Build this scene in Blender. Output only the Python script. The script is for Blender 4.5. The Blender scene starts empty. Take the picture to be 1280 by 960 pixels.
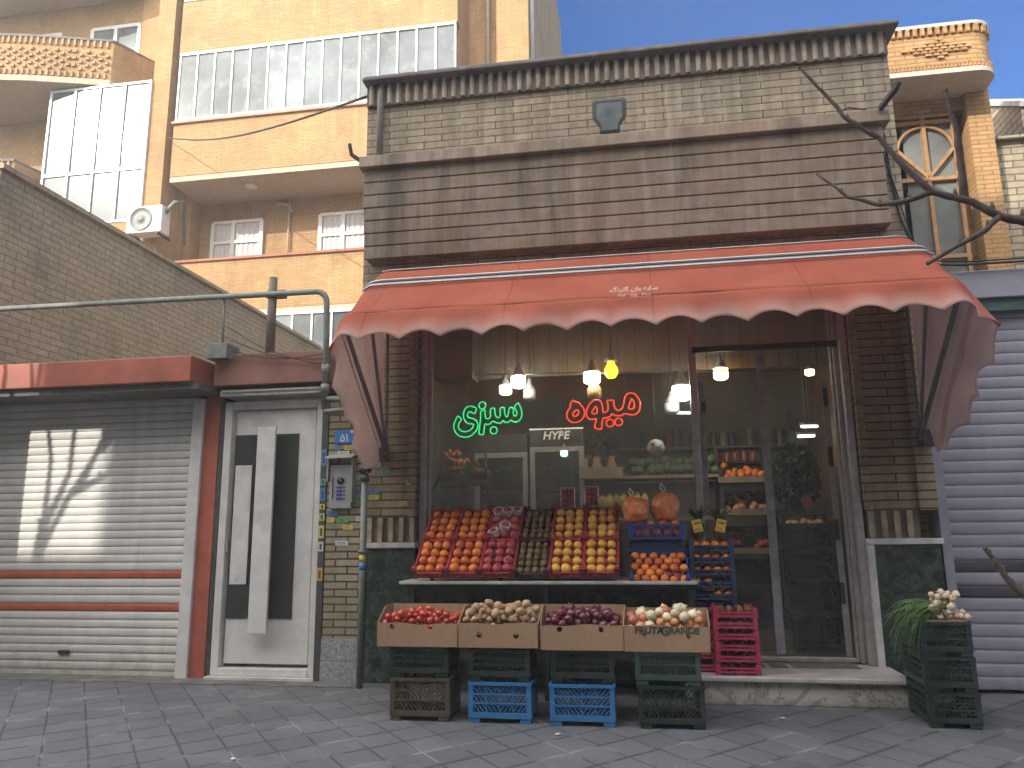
import bpy, bmesh, math, random
from mathutils import Vector, Matrix, noise
rnd = random.Random(7)
PI = math.pi
R = math.radians
sc = bpy.context.scene
COL = sc.collection

# ------------------------------------------------------------------ camera
PITCH, ROLL, YAW, EYE, FPX = R(10.954), R(-0.5935), R(9.3287), 1.35, 962.0
_f = Vector((-math.sin(YAW) * math.cos(PITCH), math.cos(YAW) * math.cos(PITCH), math.sin(PITCH)))
_r = Vector((math.cos(YAW), math.sin(YAW), 0))
_u = _r.cross(_f)
_r2 = math.cos(ROLL) * _r + math.sin(ROLL) * _u
_u2 = -math.sin(ROLL) * _r + math.cos(ROLL) * _u
cam = bpy.data.cameras.new('camera')
cam.sensor_width = 36
cam.lens = FPX / 1280 * 36
cam.clip_start, cam.clip_end = 0.05, 2000
co = bpy.data.objects.new('camera', cam)
COL.objects.link(co)
m = Matrix((_r2, _u2, -_f)).transposed().to_4x4()
m.translation = Vector((0, 0, EYE))
co.matrix_world = m
sc.camera = co

def ray(px, py):
    return (_r2 * ((px - 640) / FPX) - _u2 * ((py - 480) / FPX) + _f)

def at(px, py, Y):
    """where the sight line measured at px,py meets the upright plane y=Y"""
    d = ray(px, py)
    return d * (Y / d.y) + Vector((0, 0, EYE))

# ------------------------------------------------------------------ light
g = ray(125, 165).normalized()
SUN = Vector((g.x, -g.y, g.z)).normalized()          # direction to the sun: behind the viewer, to the left
sl = bpy.data.lights.new('sun', 'SUN')
sl.energy, sl.angle, sl.color = 2.2, R(0.53), (1.0, 0.93, 0.82)
so = bpy.data.objects.new('sun', sl)
COL.objects.link(so)
so.rotation_euler = SUN.to_track_quat('Z', 'Y').to_euler()
w = bpy.data.worlds.new('World')
sc.world = w
w.use_nodes = True
nt = w.node_tree
sky = nt.nodes.new('ShaderNodeTexSky')
sky.sky_type = 'NISHITA'
sky.sun_disc = False
sky.sun_elevation = math.asin(SUN.z)
sky.sun_rotation = math.atan2(SUN.x, SUN.y)
sky.altitude = 1200
sky.air_density = 1.0
sky.dust_density = 0.2
sky.ozone_density = 3.0
bg = nt.nodes['Background']
bg.inputs['Strength'].default_value = 0.15
# thin bright veil added on the sun's side of the sky to light the shade
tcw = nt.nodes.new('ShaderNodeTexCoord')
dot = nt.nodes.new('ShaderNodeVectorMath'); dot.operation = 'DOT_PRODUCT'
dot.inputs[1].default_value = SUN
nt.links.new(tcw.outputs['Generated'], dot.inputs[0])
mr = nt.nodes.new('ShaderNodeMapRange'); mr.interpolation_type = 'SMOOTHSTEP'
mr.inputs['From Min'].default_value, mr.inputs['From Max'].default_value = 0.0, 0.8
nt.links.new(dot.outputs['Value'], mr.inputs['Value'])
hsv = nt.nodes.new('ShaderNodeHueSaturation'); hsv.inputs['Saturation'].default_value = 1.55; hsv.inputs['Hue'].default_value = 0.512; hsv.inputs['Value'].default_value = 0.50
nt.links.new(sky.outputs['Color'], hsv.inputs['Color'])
fill_veil = nt.nodes.new('ShaderNodeMix'); fill_veil.data_type = 'RGBA'
fill_veil.inputs['B'].default_value = (12.5, 12.0, 11.3, 1)
nt.links.new(mr.outputs['Result'], fill_veil.inputs['Factor'])
nt.links.new(hsv.outputs['Color'], fill_veil.inputs['A'])
nt.links.new(fill_veil.outputs['Result'], bg.inputs['Color'])
sc.view_settings.view_transform = 'Standard'
sc.view_settings.look = 'None'
sc.view_settings.exposure = 1.42
sc.view_settings.gamma = 1
sc.cycles.use_denoising = True
try:
    sc.cycles.denoiser = 'OPENIMAGEDENOISE'
except Exception:
    pass
sc.cycles.max_bounces = 7
sc.cycles.diffuse_bounces = 3
sc.cycles.glossy_bounces = 3
sc.cycles.transparent_max_bounces = 16
sc.cycles.sample_clamp_indirect = 6
sc.cycles.caustics_reflective = False
sc.cycles.caustics_refractive = False

# ------------------------------------------------------------------ materials
def srgb(*c):
    return tuple(((v / 255) / 12.92 if v / 255 <= 0.04045 else ((v / 255 + 0.055) / 1.055) ** 2.4) for v in c)

class N:
    """small helper round one material's node tree"""
    def __init__(s, name):
        s.m = bpy.data.materials.new(name)
        s.m.use_nodes = True
        s.t = s.m.node_tree
        s.b = s.t.nodes['Principled BSDF']
        s.out = s.t.nodes['Material Output']
        s.tc = s.t.nodes.new('ShaderNodeTexCoord')
    def n(s, typ, **kw):
        x = s.t.nodes.new('ShaderNode' + typ)
        for k, v in kw.items():
            setattr(x, k, v)
        return x
    def l(s, a, b):
        s.t.links.new(a, b)
    def val(s, sock, v):
        if hasattr(v, 'is_linked') or hasattr(v, 'links'):
            s.l(v, sock)
        else:
            sock.default_value = v
    def math(s, op, a, b=0.0, c=0.0, clamp=False):
        x = s.n('Math', operation=op, use_clamp=clamp)
        for i, v in enumerate((a, b, c)):
            s.val(x.inputs[i], v)
        return x.outputs[0]
    def mapping(s, scale=(1, 1, 1), rot=(0, 0, 0), loc=(0, 0, 0), src=None):
        x = s.n('Mapping')
        x.inputs['Scale'].default_value = scale
        x.inputs['Rotation'].default_value = rot
        x.inputs['Location'].default_value = loc
        s.l(src or s.tc.outputs['Object'], x.inputs['Vector'])
        return x.outputs[0]
    def noise(s, scale=5, detail=4, vec=None, rough=0.55, dist=0.0):
        x = s.n('TexNoise')
        x.inputs['Scale'].default_value = scale
        x.inputs['Detail'].default_value = detail
        x.inputs['Roughness'].default_value = rough
        x.inputs['Distortion'].default_value = dist
        s.l(vec or s.tc.outputs['Object'], x.inputs['Vector'])
        return x.outputs['Fac']
    def ramp(s, fac, lo, hi, a=(0, 0, 0, 1), b=(1, 1, 1, 1)):
        x = s.n('ValToRGB')
        e = x.color_ramp.elements
        e[0].position, e[1].position = lo, hi
        e[0].color, e[1].color = a, b
        s.l(fac, x.inputs['Fac'])
        return x.outputs['Color']
    def mix(s, fac, a, b, mode='MIX'):
        x = s.n('Mix', data_type='RGBA', blend_type=mode)
        s.val(x.inputs['Factor'], fac)
        for sock, v in ((x.inputs['A'], a), (x.inputs['B'], b)):
            if isinstance(v, tuple):
                sock.default_value = v if len(v) == 4 else (*v, 1)
            else:
                s.l(v, sock)
        return x.outputs['Result']
    def bump(s, h, strength=0.3, dist=0.01, prev=None):
        x = s.n('Bump')
        x.inputs['Strength'].default_value = strength
        x.inputs['Distance'].default_value = dist
        s.l(h, x.inputs['Height'])
        if prev is not None:
            s.l(prev, x.inputs['Normal'])
        s.l(x.outputs[0], s.b.inputs['Normal'])
        return x.outputs[0]
    def col(s, c):
        if isinstance(c, tuple):
            s.b.inputs['Base Color'].default_value = (*c[:3], 1)
        else:
            s.l(c, s.b.inputs['Base Color'])
    def set(s, **kw):
        for k, v in kw.items():
            k = k.replace('_', ' ')
            s.val(s.b.inputs[k], v)
        return s

def streaks(k, sx=7, sz=0.35, lo=0.42, hi=0.72):
    """rain streaks: noise drawn out along z"""
    return k.ramp(k.noise(1.0, 6, k.mapping((sx, sx, sz)), 0.65), lo, hi)

def plain(name, c, rough=0.6, var=0.25, scale=9, bump=0.12, bscale=60, metal=0.0, spec=0.5, dirt=None, coat=0.0, sheen=0.0, rnd_obj=0.0):
    k = N(name)
    f = k.noise(scale, 5)
    dark = tuple(v * (1 - var) for v in c)
    light = tuple(min(1, v * (1 + var * 0.6)) for v in c)
    cc = k.mix(k.ramp(f, 0.3, 0.7), dark, light)
    if dirt:
        cc = k.mix(k.math('MULTIPLY', k.ramp(k.noise(2.3, 7, rough=0.7), 0.5, 0.75), dirt[1]), cc, dirt[0])
    if rnd_obj:
        oi = k.n('ObjectInfo')
        hs = k.n('HueSaturation')
        k.l(cc, hs.inputs['Color'])
        k.l(k.math('MULTIPLY_ADD', oi.outputs['Random'], rnd_obj * 2, 1 - rnd_obj), hs.inputs['Value'])
        k.l(k.math('MULTIPLY_ADD', oi.outputs['Random'], rnd_obj * 0.08, 0.5 - rnd_obj * 0.04), hs.inputs['Hue'])
        cc = hs.outputs['Color']
    k.col(cc)
    k.set(Roughness=rough, Metallic=metal)
    k.b.inputs['Specular IOR Level'].default_value = spec
    if coat:
        k.b.inputs['Coat Weight'].default_value = coat
        k.b.inputs['Coat Roughness'].default_value = 0.15
    if bump:
        k.bump(k.noise(bscale, 3), bump, 0.004)
    return k.m

def brick(name, c1, c2, mortar, bw=0.24, bh=0.07, ms=0.006, bump=0.6, stain=None, stain_amt=0.0, var=0.35, rough=0.85, light=None, light_amt=0.0, dist=0.006):
    k = N(name)
    sep = k.n('SeparateXYZ')
    k.l(k.tc.outputs['Object'], sep.inputs[0])
    comb = k.n('CombineXYZ')
    k.l(k.math('ADD', sep.outputs['X'], sep.outputs['Y']), comb.inputs['X'])
    k.l(sep.outputs['Z'], comb.inputs['Y'])
    jit = k.math('MULTIPLY_ADD', k.noise(3.0, 2), 0.012, -0.006)
    add = k.n('CombineXYZ')
    k.l(jit, add.inputs['X'])
    k.l(k.math('MULTIPLY', jit, 0.6), add.inputs['Y'])
    va = k.n('VectorMath', operation='ADD')
    k.l(comb.outputs[0], va.inputs[0])
    k.l(add.outputs[0], va.inputs[1])
    bt = k.n('TexBrick')
    k.l(va.outputs[0], bt.inputs['Vector'])
    bt.inputs['Scale'].default_value = 1.0
    bt.inputs['Brick Width'].default_value = bw
    bt.inputs['Row Height'].default_value = bh
    bt.inputs['Mortar Size'].default_value = ms
    bt.inputs['Mortar Smooth'].default_value = 0.25
    bt.inputs['Bias'].default_value = 0.0
    bt.inputs['Color1'].default_value = (*c1, 1)
    bt.inputs['Color2'].default_value = (*c2, 1)
    bt.inputs['Mortar'].default_value = (*mortar, 1)
    cc = bt.outputs['Color']
    n1 = k.ramp(k.noise(14, 5, rough=0.7), 0.25, 0.75, (1 - var,) * 3 + (1,), (1 + var * 0.25,) * 3 + (1,))
    cc = k.mix(1.0, cc, n1, 'MULTIPLY')
    n2 = k.ramp(k.noise(0.8, 4), 0.3, 0.7, (0.8, 0.8, 0.82, 1), (1.08, 1.06, 1.0, 1))
    cc = k.mix(1.0, cc, n2, 'MULTIPLY')
    if stain:
        cc = k.mix(k.math('MULTIPLY', streaks(k), stain_amt), cc, stain)
    if light:
        cc = k.mix(k.math('MULTIPLY', streaks(k, 5, 0.5, 0.55, 0.72), light_amt), cc, light)
    soot = k.math('MULTIPLY', k.ramp(k.noise(1.4, 7, k.mapping((1.0, 1.0, 0.55), loc=(3, 1, 7)), 0.7), 0.52, 0.72), 0.45)
    cc = k.mix(soot, cc, tuple(v * 0.35 for v in c2))
    k.col(cc)
    k.set(Roughness=rough)
    inv = k.math('SUBTRACT', 1.0, bt.outputs['Fac'])
    h = k.math('MULTIPLY_ADD', k.noise(45, 4), 0.25, inv)
    k.bump(h, bump, dist)
    return k.m

def emit(name, c, strength):
    k = N(name)
    k.b.inputs['Base Color'].default_value = (*c, 1)
    k.b.inputs['Emission Color'].default_value = (*c, 1)
    k.b.inputs['Emission Strength'].default_value = strength
    k.b.inputs['Roughness'].default_value = 0.3
    return k.m

def glass(name, tint=(0.86, 0.9, 0.88), refl=0.09, rough=0.02, dust=0.03, dust_veil_c=(0.5, 0.5, 0.47)):
    k = N(name)
    t = k.n('BsdfTransparent')
    t.inputs[0].default_value = (*tint, 1)
    gl = k.n('BsdfGlossy')
    gl.inputs['Roughness'].default_value = rough
    fr = k.n('Fresnel')
    fr.inputs[0].default_value = 1.5
    f = k.math('ADD', k.math('MULTIPLY', fr.outputs[0], 1.0), refl - 0.04, clamp=True)
    mx = k.n('MixShader')
    k.l(f, mx.inputs[0]); k.l(t.outputs[0], mx.inputs[1]); k.l(gl.outputs[0], mx.inputs[2])
    df = k.n('BsdfDiffuse')
    df.inputs[0].default_value = (*dust_veil_c, 1)
    mx2 = k.n('MixShader')
    dn = k.math('MULTIPLY', k.ramp(k.noise(1.7, 6, k.mapping((1, 1, 0.5)), 0.65), 0.25, 0.8), dust * 2)
    k.l(dn, mx2.inputs[0]); k.l(mx.outputs[0], mx2.inputs[1]); k.l(df.outputs[0], mx2.inputs[2])
    k.l(mx2.outputs[0], k.out.inputs['Surface'])
    return k.m

MAT = {}
def M_(name, fn):
    MAT[name] = fn
    return fn

# ------------------------------------------------------------------ mesh builder
class B:
    def __init__(s):
        s.v, s.f, s.mi, s.sm = [], [], [], []
        s.cur = 0
        s.smooth = False
    def add(s, vs, fs, mat=None, Mx=None):
        o = len(s.v)
        s.v += [tuple(Mx @ Vector(p)) if Mx else tuple(p) for p in vs]
        for q in fs:
            s.f.append([o + i for i in q])
            s.mi.append(s.cur if mat is None else mat)
            s.sm.append(s.smooth)
        return s
    def box(s, x0, x1, y0, y1, z0, z1, Mx=None, mat=None):
        vs = [(x0, y0, z0), (x1, y0, z0), (x1, y1, z0), (x0, y1, z0), (x0, y0, z1), (x1, y0, z1), (x1, y1, z1), (x0, y1, z1)]
        return s.add(vs, [(0, 3, 2, 1), (4, 5, 6, 7), (0, 1, 5, 4), (1, 2, 6, 5), (2, 3, 7, 6), (3, 0, 4, 7)], mat, Mx)
    def bar(s, a, b, w, t, up=(0, 0, 1), mat=None):
        """rectangular bar from a to b, w wide, t thick along 'up'"""
        a, b = Vector(a), Vector(b)
        d = (b - a)
        if d.length < 1e-6: return s
        dn = d.normalized()
        u = Vector(up)
        if abs(dn.dot(u)) > 0.98: u = Vector((0, 1, 0)) if abs(dn.y) < 0.9 else Vector((1, 0, 0))
        sx = dn.cross(u).normalized() * (w / 2)
        uz = sx.cross(dn).normalized() * (t / 2)
        vs = [a - sx - uz, a + sx - uz, a + sx + uz, a - sx + uz, b - sx - uz, b + sx - uz, b + sx + uz, b - sx + uz]
        return s.add(vs, [(0, 1, 2, 3), (7, 6, 5, 4), (0, 4, 5, 1), (1, 5, 6, 2), (2, 6, 7, 3), (3, 7, 4, 0)], mat)
    def tube(s, pts, r, n=8, closed=False, cap=True, mat=None):
        pts = [Vector(p) for p in pts]
        rs = r if isinstance(r, (list, tuple)) else [r] * len(pts)
        L = len(pts)
        rings = []
        prev = None
        for i, p in enumerate(pts):
            if closed:
                d = pts[(i + 1) % L] - pts[i - 1]
            else:
                d = pts[min(i + 1, L - 1)] - pts[max(i - 1, 0)]
            d = d.normalized() if d.length > 1e-9 else Vector((0, 0, 1))
            if prev is None:
                u = Vector((0, 0, 1)) if abs(d.z) < 0.9 else Vector((1, 0, 0))
            else:
                u = prev
            u = (u - d * u.dot(d))
            u = u.normalized() if u.length > 1e-6 else d.orthogonal().normalized()
            prev = u
            v = d.cross(u)
            rings.append([p + (u * math.cos(2 * PI * k / n) + v * math.sin(2 * PI * k / n)) * rs[i] for k in range(n)])
        vs = [q for ring in rings for q in ring]
        fs = []
        for i in range(L if closed else L - 1):
            j = (i + 1) % L
            for k in range(n):
                fs.append((i * n + k, i * n + (k + 1) % n, j * n + (k + 1) % n, j * n + k))
        if cap and not closed:
            fs.append(tuple(reversed(range(n))))
            fs.append(tuple((L - 1) * n + k for k in range(n)))
        sm = s.smooth; s.smooth = True
        s.add(vs, fs, mat)
        s.smooth = sm
        return s
    def lathe(s, prof, c=(0, 0, 0), n=16, Mx=None, mat=None):
        vs, fs = [], []
        for (r, z) in prof:
            for k in range(n):
                a = 2 * PI * k / n
                vs.append((c[0] + r * math.cos(a), c[1] + r * math.sin(a), c[2] + z))
        for i in range(len(prof) - 1):
            for k in range(n):
                fs.append((i * n + k, i * n + (k + 1) % n, (i + 1) * n + (k + 1) % n, (i + 1) * n + k))
        fs.append(tuple(reversed(range(n))))
        fs.append(tuple((len(prof) - 1) * n + k for k in range(n)))
        sm = s.smooth; s.smooth = True
        s.add(vs, fs, mat, Mx)
        s.smooth = sm
        return s
    def grid(s, fn, nu, nv, mat=None):
        vs = [fn(i / nu, j / nv) for j in range(nv + 1) for i in range(nu + 1)]
        fs = [(j * (nu + 1) + i, j * (nu + 1) + i + 1, (j + 1) * (nu + 1) + i + 1, (j + 1) * (nu + 1) + i) for j in range(nv) for i in range(nu)]
        return s.add(vs, fs, mat)
    def extrude_x(s, prof, x0, x1, mat=None):
        """closed profile of (y,z) pulled along x"""
        n = len(prof)
        vs = [(x0, y, z) for y, z in prof] + [(x1, y, z) for y, z in prof]
        fs = [(i, (i + 1) % n, n + (i + 1) % n, n + i) for i in range(n)] + [tuple(reversed(range(n))), tuple(range(n, 2 * n))]
        return s.add(vs, fs, mat)
    def extrude_z(s, prof, z0, z1, mat=None):
        n = len(prof)
        vs = [(x, y, z0) for x, y in prof] + [(x, y, z1) for x, y in prof]
        fs = [(i, (i + 1) % n, n + (i + 1) % n, n + i) for i in range(n)] + [tuple(reversed(range(n))), tuple(range(n, 2 * n))]
        return s.add(vs, fs, mat)
    def blob(s, c, r, sub=2, sq=(1, 1, 1), amp=0.0, freq=3.0, seed=0, mat=None, Mx=None):
        bm = bmesh.new()
        bmesh.ops.create_icosphere(bm, subdivisions=sub, radius=1)
        vs = []
        for v in bm.verts:
            p = v.co.copy()
            k = 1 + amp * noise.noise(p * freq + Vector((seed * 3.1, seed, 0)))
            q = Vector((p.x * sq[0], p.y * sq[1], p.z * sq[2])) * (r * k)
            vs.append(Vector(c) + (Mx @ q if Mx else q))
        fs = [[v.index for v in f.verts] for f in bm.faces]
        bm.free()
        sm = s.smooth; s.smooth = True
        s.add(vs, fs, mat)
        s.smooth = sm
        return s
    def mesh(s, name, mats, off=(0, 0, 0)):
        me = bpy.data.meshes.new(name)
        o = Vector(off)
        me.from_pydata([Vector(p) - o for p in s.v], [], s.f)
        for mt in (mats if isinstance(mats, (list, tuple)) else [mats]):
            me.materials.append(mt)
        me.polygons.foreach_set('material_index', s.mi)
        me.polygons.foreach_set('use_smooth', s.sm)
        bm = bmesh.new(); bm.from_mesh(me)
        bmesh.ops.recalc_face_normals(bm, faces=bm.faces)
        bm.to_mesh(me); bm.free()
        me.update()
        return me
    def build(s, name, mats, parent=None, label=None, cat=None, group=None, kind=None, origin=None, bevel=0, solid=0):
        """ONE mesh object; vertices are in world space (or in the root's own space while that stands at the origin)"""
        off = WPOS.get(parent.name, Vector((0, 0, 0))) if parent else Vector(origin or (0, 0, 0))
        me = s.mesh(name, mats, off)
        o = bpy.data.objects.new(name, me)
        COL.objects.link(o)
        if parent:
            o.parent = parent
            WPOS[o.name] = off.copy()
        else:
            o.location = off
            WPOS[o.name] = off.copy()
        if solid:
            md = o.modifiers.new('solid', 'SOLIDIFY'); md.thickness = solid; md.offset = 0
        if bevel:
            md = o.modifiers.new('bevel', 'BEVEL'); md.width = bevel; md.segments = 2; md.limit_method = 'ANGLE'
        tag(o, label, cat, group, kind)
        return o

WPOS = {}
def tag(o, label=None, cat=None, group=None, kind=None):
    for k, v in (('label', label), ('category', cat), ('group', group), ('kind', kind)):
        if v: o[k] = v
    return o

def thing(name, label, cat, loc=(0, 0, 0), group=None):
    o = bpy.data.objects.new(name, None)
    COL.objects.link(o)
    o.location = loc
    o.empty_display_size = 0.1
    WPOS[o.name] = Vector(loc)
    return tag(o, label, cat, group)

def copy_tree(o, parent=None):
    c = o.copy()
    COL.objects.link(c)
    if parent: c.parent = parent
    for ch in list(o.children):
        copy_tree(ch, c)
    return c

def dup(root, loc, label=None, group=None, rot=(0, 0, 0), used=set()):
    """the first use moves the thing itself, each later one a copy of it with copies of its parts"""
    if root.name in used:
        o = copy_tree(root)
    else:
        used.add(root.name); o = root
    o.location = loc
    o.rotation_euler = rot
    if label: o['label'] = label
    if group: o['group'] = group
    elif 'group' in o: del o['group']
    return o

def text_mesh(body, size, extrude=0.002, bold=0.0, shear=0.0):
    cu = bpy.data.curves.new('lettering', 'FONT')
    cu.body = body
    cu.size = size
    cu.extrude = extrude
    cu.offset = bold
    cu.shear = shear
    cu.align_x, cu.align_y = 'CENTER', 'CENTER'
    cu.resolution_u = 3
    t = bpy.data.objects.new('lettering', cu)
    COL.objects.link(t)
    bpy.context.view_layer.update()
    dg = bpy.context.evaluated_depsgraph_get()
    me = bpy.data.meshes.new_from_object(t.evaluated_get(dg))
    bpy.data.objects.remove(t)
    bpy.data.curves.remove(cu)
    vs = [v.co.copy() for v in me.vertices]
    fs = [list(p.vertices) for p in me.polygons]
    bpy.data.meshes.remove(me)
    return vs, fs

def lettering(b, body, size, c, ux=(1, 0, 0), uy=(0, 0, 1), **kw):
    """text laid on the plane spanned by ux, uy and centred at c"""
    vs, fs = text_mesh(body, size, **kw)
    ux, uy = Vector(ux), Vector(uy)
    uz = ux.cross(uy)
    b.add([Vector(c) + ux * v.x + uy * v.y + uz * v.z for v in vs], fs)
    return b
# ------------------------------------------------------------------ materials used by the setting
brick_shop = brick('shop_brick', (0.52, 0.43, 0.31), (0.42, 0.34, 0.24), (0.11, 0.09, 0.075), 0.38, 0.078, 0.006, 0.7, stain=(0.13, 0.11, 0.085), stain_amt=0.75, light=(0.62, 0.55, 0.46), light_amt=0.5)
brick_pillar = brick('pillar_brick', (0.42, 0.32, 0.19), (0.33, 0.25, 0.15), (0.075, 0.06, 0.045), 0.55, 0.076, 0.008, 0.9, stain=(0.07, 0.062, 0.048), stain_amt=0.7)
brick_entry = brick('entry_brick', (0.42, 0.36, 0.25), (0.34, 0.28, 0.18), (0.06, 0.055, 0.045), 0.24, 0.07, 0.009, 0.8, stain=(0.08, 0.075, 0.06), stain_amt=0.4)
brick_yellow = brick('yellow_brick', (0.58, 0.355, 0.165), (0.49, 0.285, 0.125), (0.33, 0.20, 0.095), 0.22, 0.056, 0.008, 0.6, var=0.2, stain=(0.34, 0.20, 0.09), stain_amt=0.35, light=(0.62, 0.46, 0.28), light_amt=0.3)
brick_shade = brick('courtyard_brick', (0.62, 0.50, 0.33), (0.55, 0.44, 0.28), (0.34, 0.27, 0.17), 0.32, 0.085, 0.008, 0.6)
brick_white = brick('pale_brick', (0.52, 0.45, 0.35), (0.45, 0.38, 0.28), (0.2, 0.17, 0.13), 0.26, 0.085, 0.01, 0.6)

def mk_fascia():
    k = N('weathered_fascia')
    a = k.mix(k.ramp(k.noise(5, 6, rough=0.7), 0.3, 0.7), (0.15, 0.112, 0.086), (0.29, 0.222, 0.172))
    a = k.mix(k.math('MULTIPLY', streaks(k, 9, 0.5, 0.48, 0.72), 0.6), a, (0.42, 0.36, 0.29))
    a = k.mix(k.math('MULTIPLY', streaks(k, 3.1, 0.3, 0.48, 0.62), 0.7), a, (0.065, 0.052, 0.042))
    a = k.mix(k.math('MULTIPLY', k.ramp(k.noise(1.1, 3), 0.45, 0.7), 0.45), a, (0.30, 0.185, 0.115))
    k.col(a); k.set(Roughness=0.8)
    k.bump(k.noise(1.0, 5, k.mapping((3, 30, 30))), 0.35, 0.006)
    return k.m
fascia_m = mk_fascia()
coping_m = plain('coping_stone', (0.17, 0.15, 0.15), 0.7, 0.4, 6, 0.25, 40, dirt=((0.05, 0.05, 0.055), 0.7))
frieze_dark = plain('brown_recess', (0.19, 0.135, 0.11), 0.8, 0.4, 8, 0.2)
frieze_rib = plain('pale_rib_brick', (0.37, 0.31, 0.25), 0.8, 0.35, 9, 0.2, dirt=((0.1, 0.09, 0.085), 0.6))
def mk_marble():
    k = N('dark_green_marble')
    a = k.mix(k.ramp(k.noise(9, 8, rough=0.75, dist=1.2), 0.42, 0.62), (0.012, 0.020, 0.016), (0.07, 0.095, 0.075))
    a = k.mix(k.ramp(k.noise(30, 3), 0.55, 0.72), a, (0.03, 0.045, 0.035))
    k.col(a); k.set(Roughness=0.22)
    return k.m
marble_m = mk_marble()
trim_white = plain('white_trim_stone', (0.55, 0.54, 0.53), 0.5, 0.2, 12, 0.1, dirt=((0.2, 0.19, 0.18), 0.5))
def mk_step():
    k = N('worn_marble_step')
    a = k.mix(k.ramp(k.noise(3, 6), 0.3, 0.7), (0.34, 0.31, 0.29), (0.50, 0.46, 0.43))
    v = k.ramp(k.noise(2.2, 7, rough=0.7, dist=1.8), 0.47, 0.50); v2 = k.ramp(k.noise(2.2, 7, rough=0.7, dist=1.8), 0.50, 0.53)
    a = k.mix(k.math('MULTIPLY', k.math('SUBTRACT', v, v2, clamp=True), 0.7), a, (0.06, 0.055, 0.05))
    sp = k.n('SeparateXYZ'); k.l(k.tc.outputs['Object'], sp.inputs[0])
    low = k.math('MULTIPLY', k.ramp(sp.outputs['Z'], 0.0, 0.07, (1, 1, 1, 1), (0, 0, 0, 1)), k.ramp(k.noise(9, 5), 0.3, 0.6))
    a = k.mix(k.math('MULTIPLY', low, 0.8), a, (0.10, 0.10, 0.07))
    k.col(a); k.set(Roughness=0.55)
    k.bump(k.noise(40, 4), 0.2, 0.003)
    return k.m
step_m = mk_step()
alu = plain('dull_aluminium', (0.46, 0.45, 0.44), 0.42, 0.2, 14, 0.08, metal=0.5, dirt=((0.18, 0.17, 0.16), 0.6))
alu_dark = plain('dark_bar', (0.02, 0.02, 0.022), 0.5, 0.2)
white_metal = plain('white_metal', (0.62, 0.61, 0.60), 0.45, 0.12, 5, 0.06, dirt=((0.3, 0.29, 0.27), 0.6))
pane_m = glass('shop_glass', (0.88, 0.90, 0.88), 0.085, 0.02, 0.16, (0.56, 0.54, 0.46))  # dust film, thickened to paint in milky glare and reflections too
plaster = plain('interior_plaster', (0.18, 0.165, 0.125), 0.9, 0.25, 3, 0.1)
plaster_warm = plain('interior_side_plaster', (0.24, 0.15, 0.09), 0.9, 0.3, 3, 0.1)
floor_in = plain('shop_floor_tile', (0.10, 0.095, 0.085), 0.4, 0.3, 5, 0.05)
def mk_planks():
    k = N('wood_panelling')
    sp = k.n('SeparateXYZ'); k.l(k.tc.outputs['Object'], sp.inputs[0])
    fr = k.math('FRACT', k.math('MULTIPLY', sp.outputs['X'], 5.5))
    gap = k.math('LESS_THAN', fr, 0.06)
    idn = k.math('FLOOR', k.math('MULTIPLY', sp.outputs['X'], 5.5))
    wn = k.n('TexWhiteNoise', noise_dimensions='1D'); k.l(idn, wn.inputs['W'])
    a = k.mix(wn.outputs['Value'], (0.12, 0.105, 0.08), (0.19, 0.165, 0.13))
    a = k.mix(k.ramp(k.noise(1, 6, k.mapping((22, 22, 1.2))), 0.3, 0.7), a, (0.09, 0.075, 0.055))
    a = k.mix(gap, a, (0.03, 0.025, 0.02))
    k.col(a); k.set(Roughness=0.7)
    return k.m
planks = mk_planks()

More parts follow.
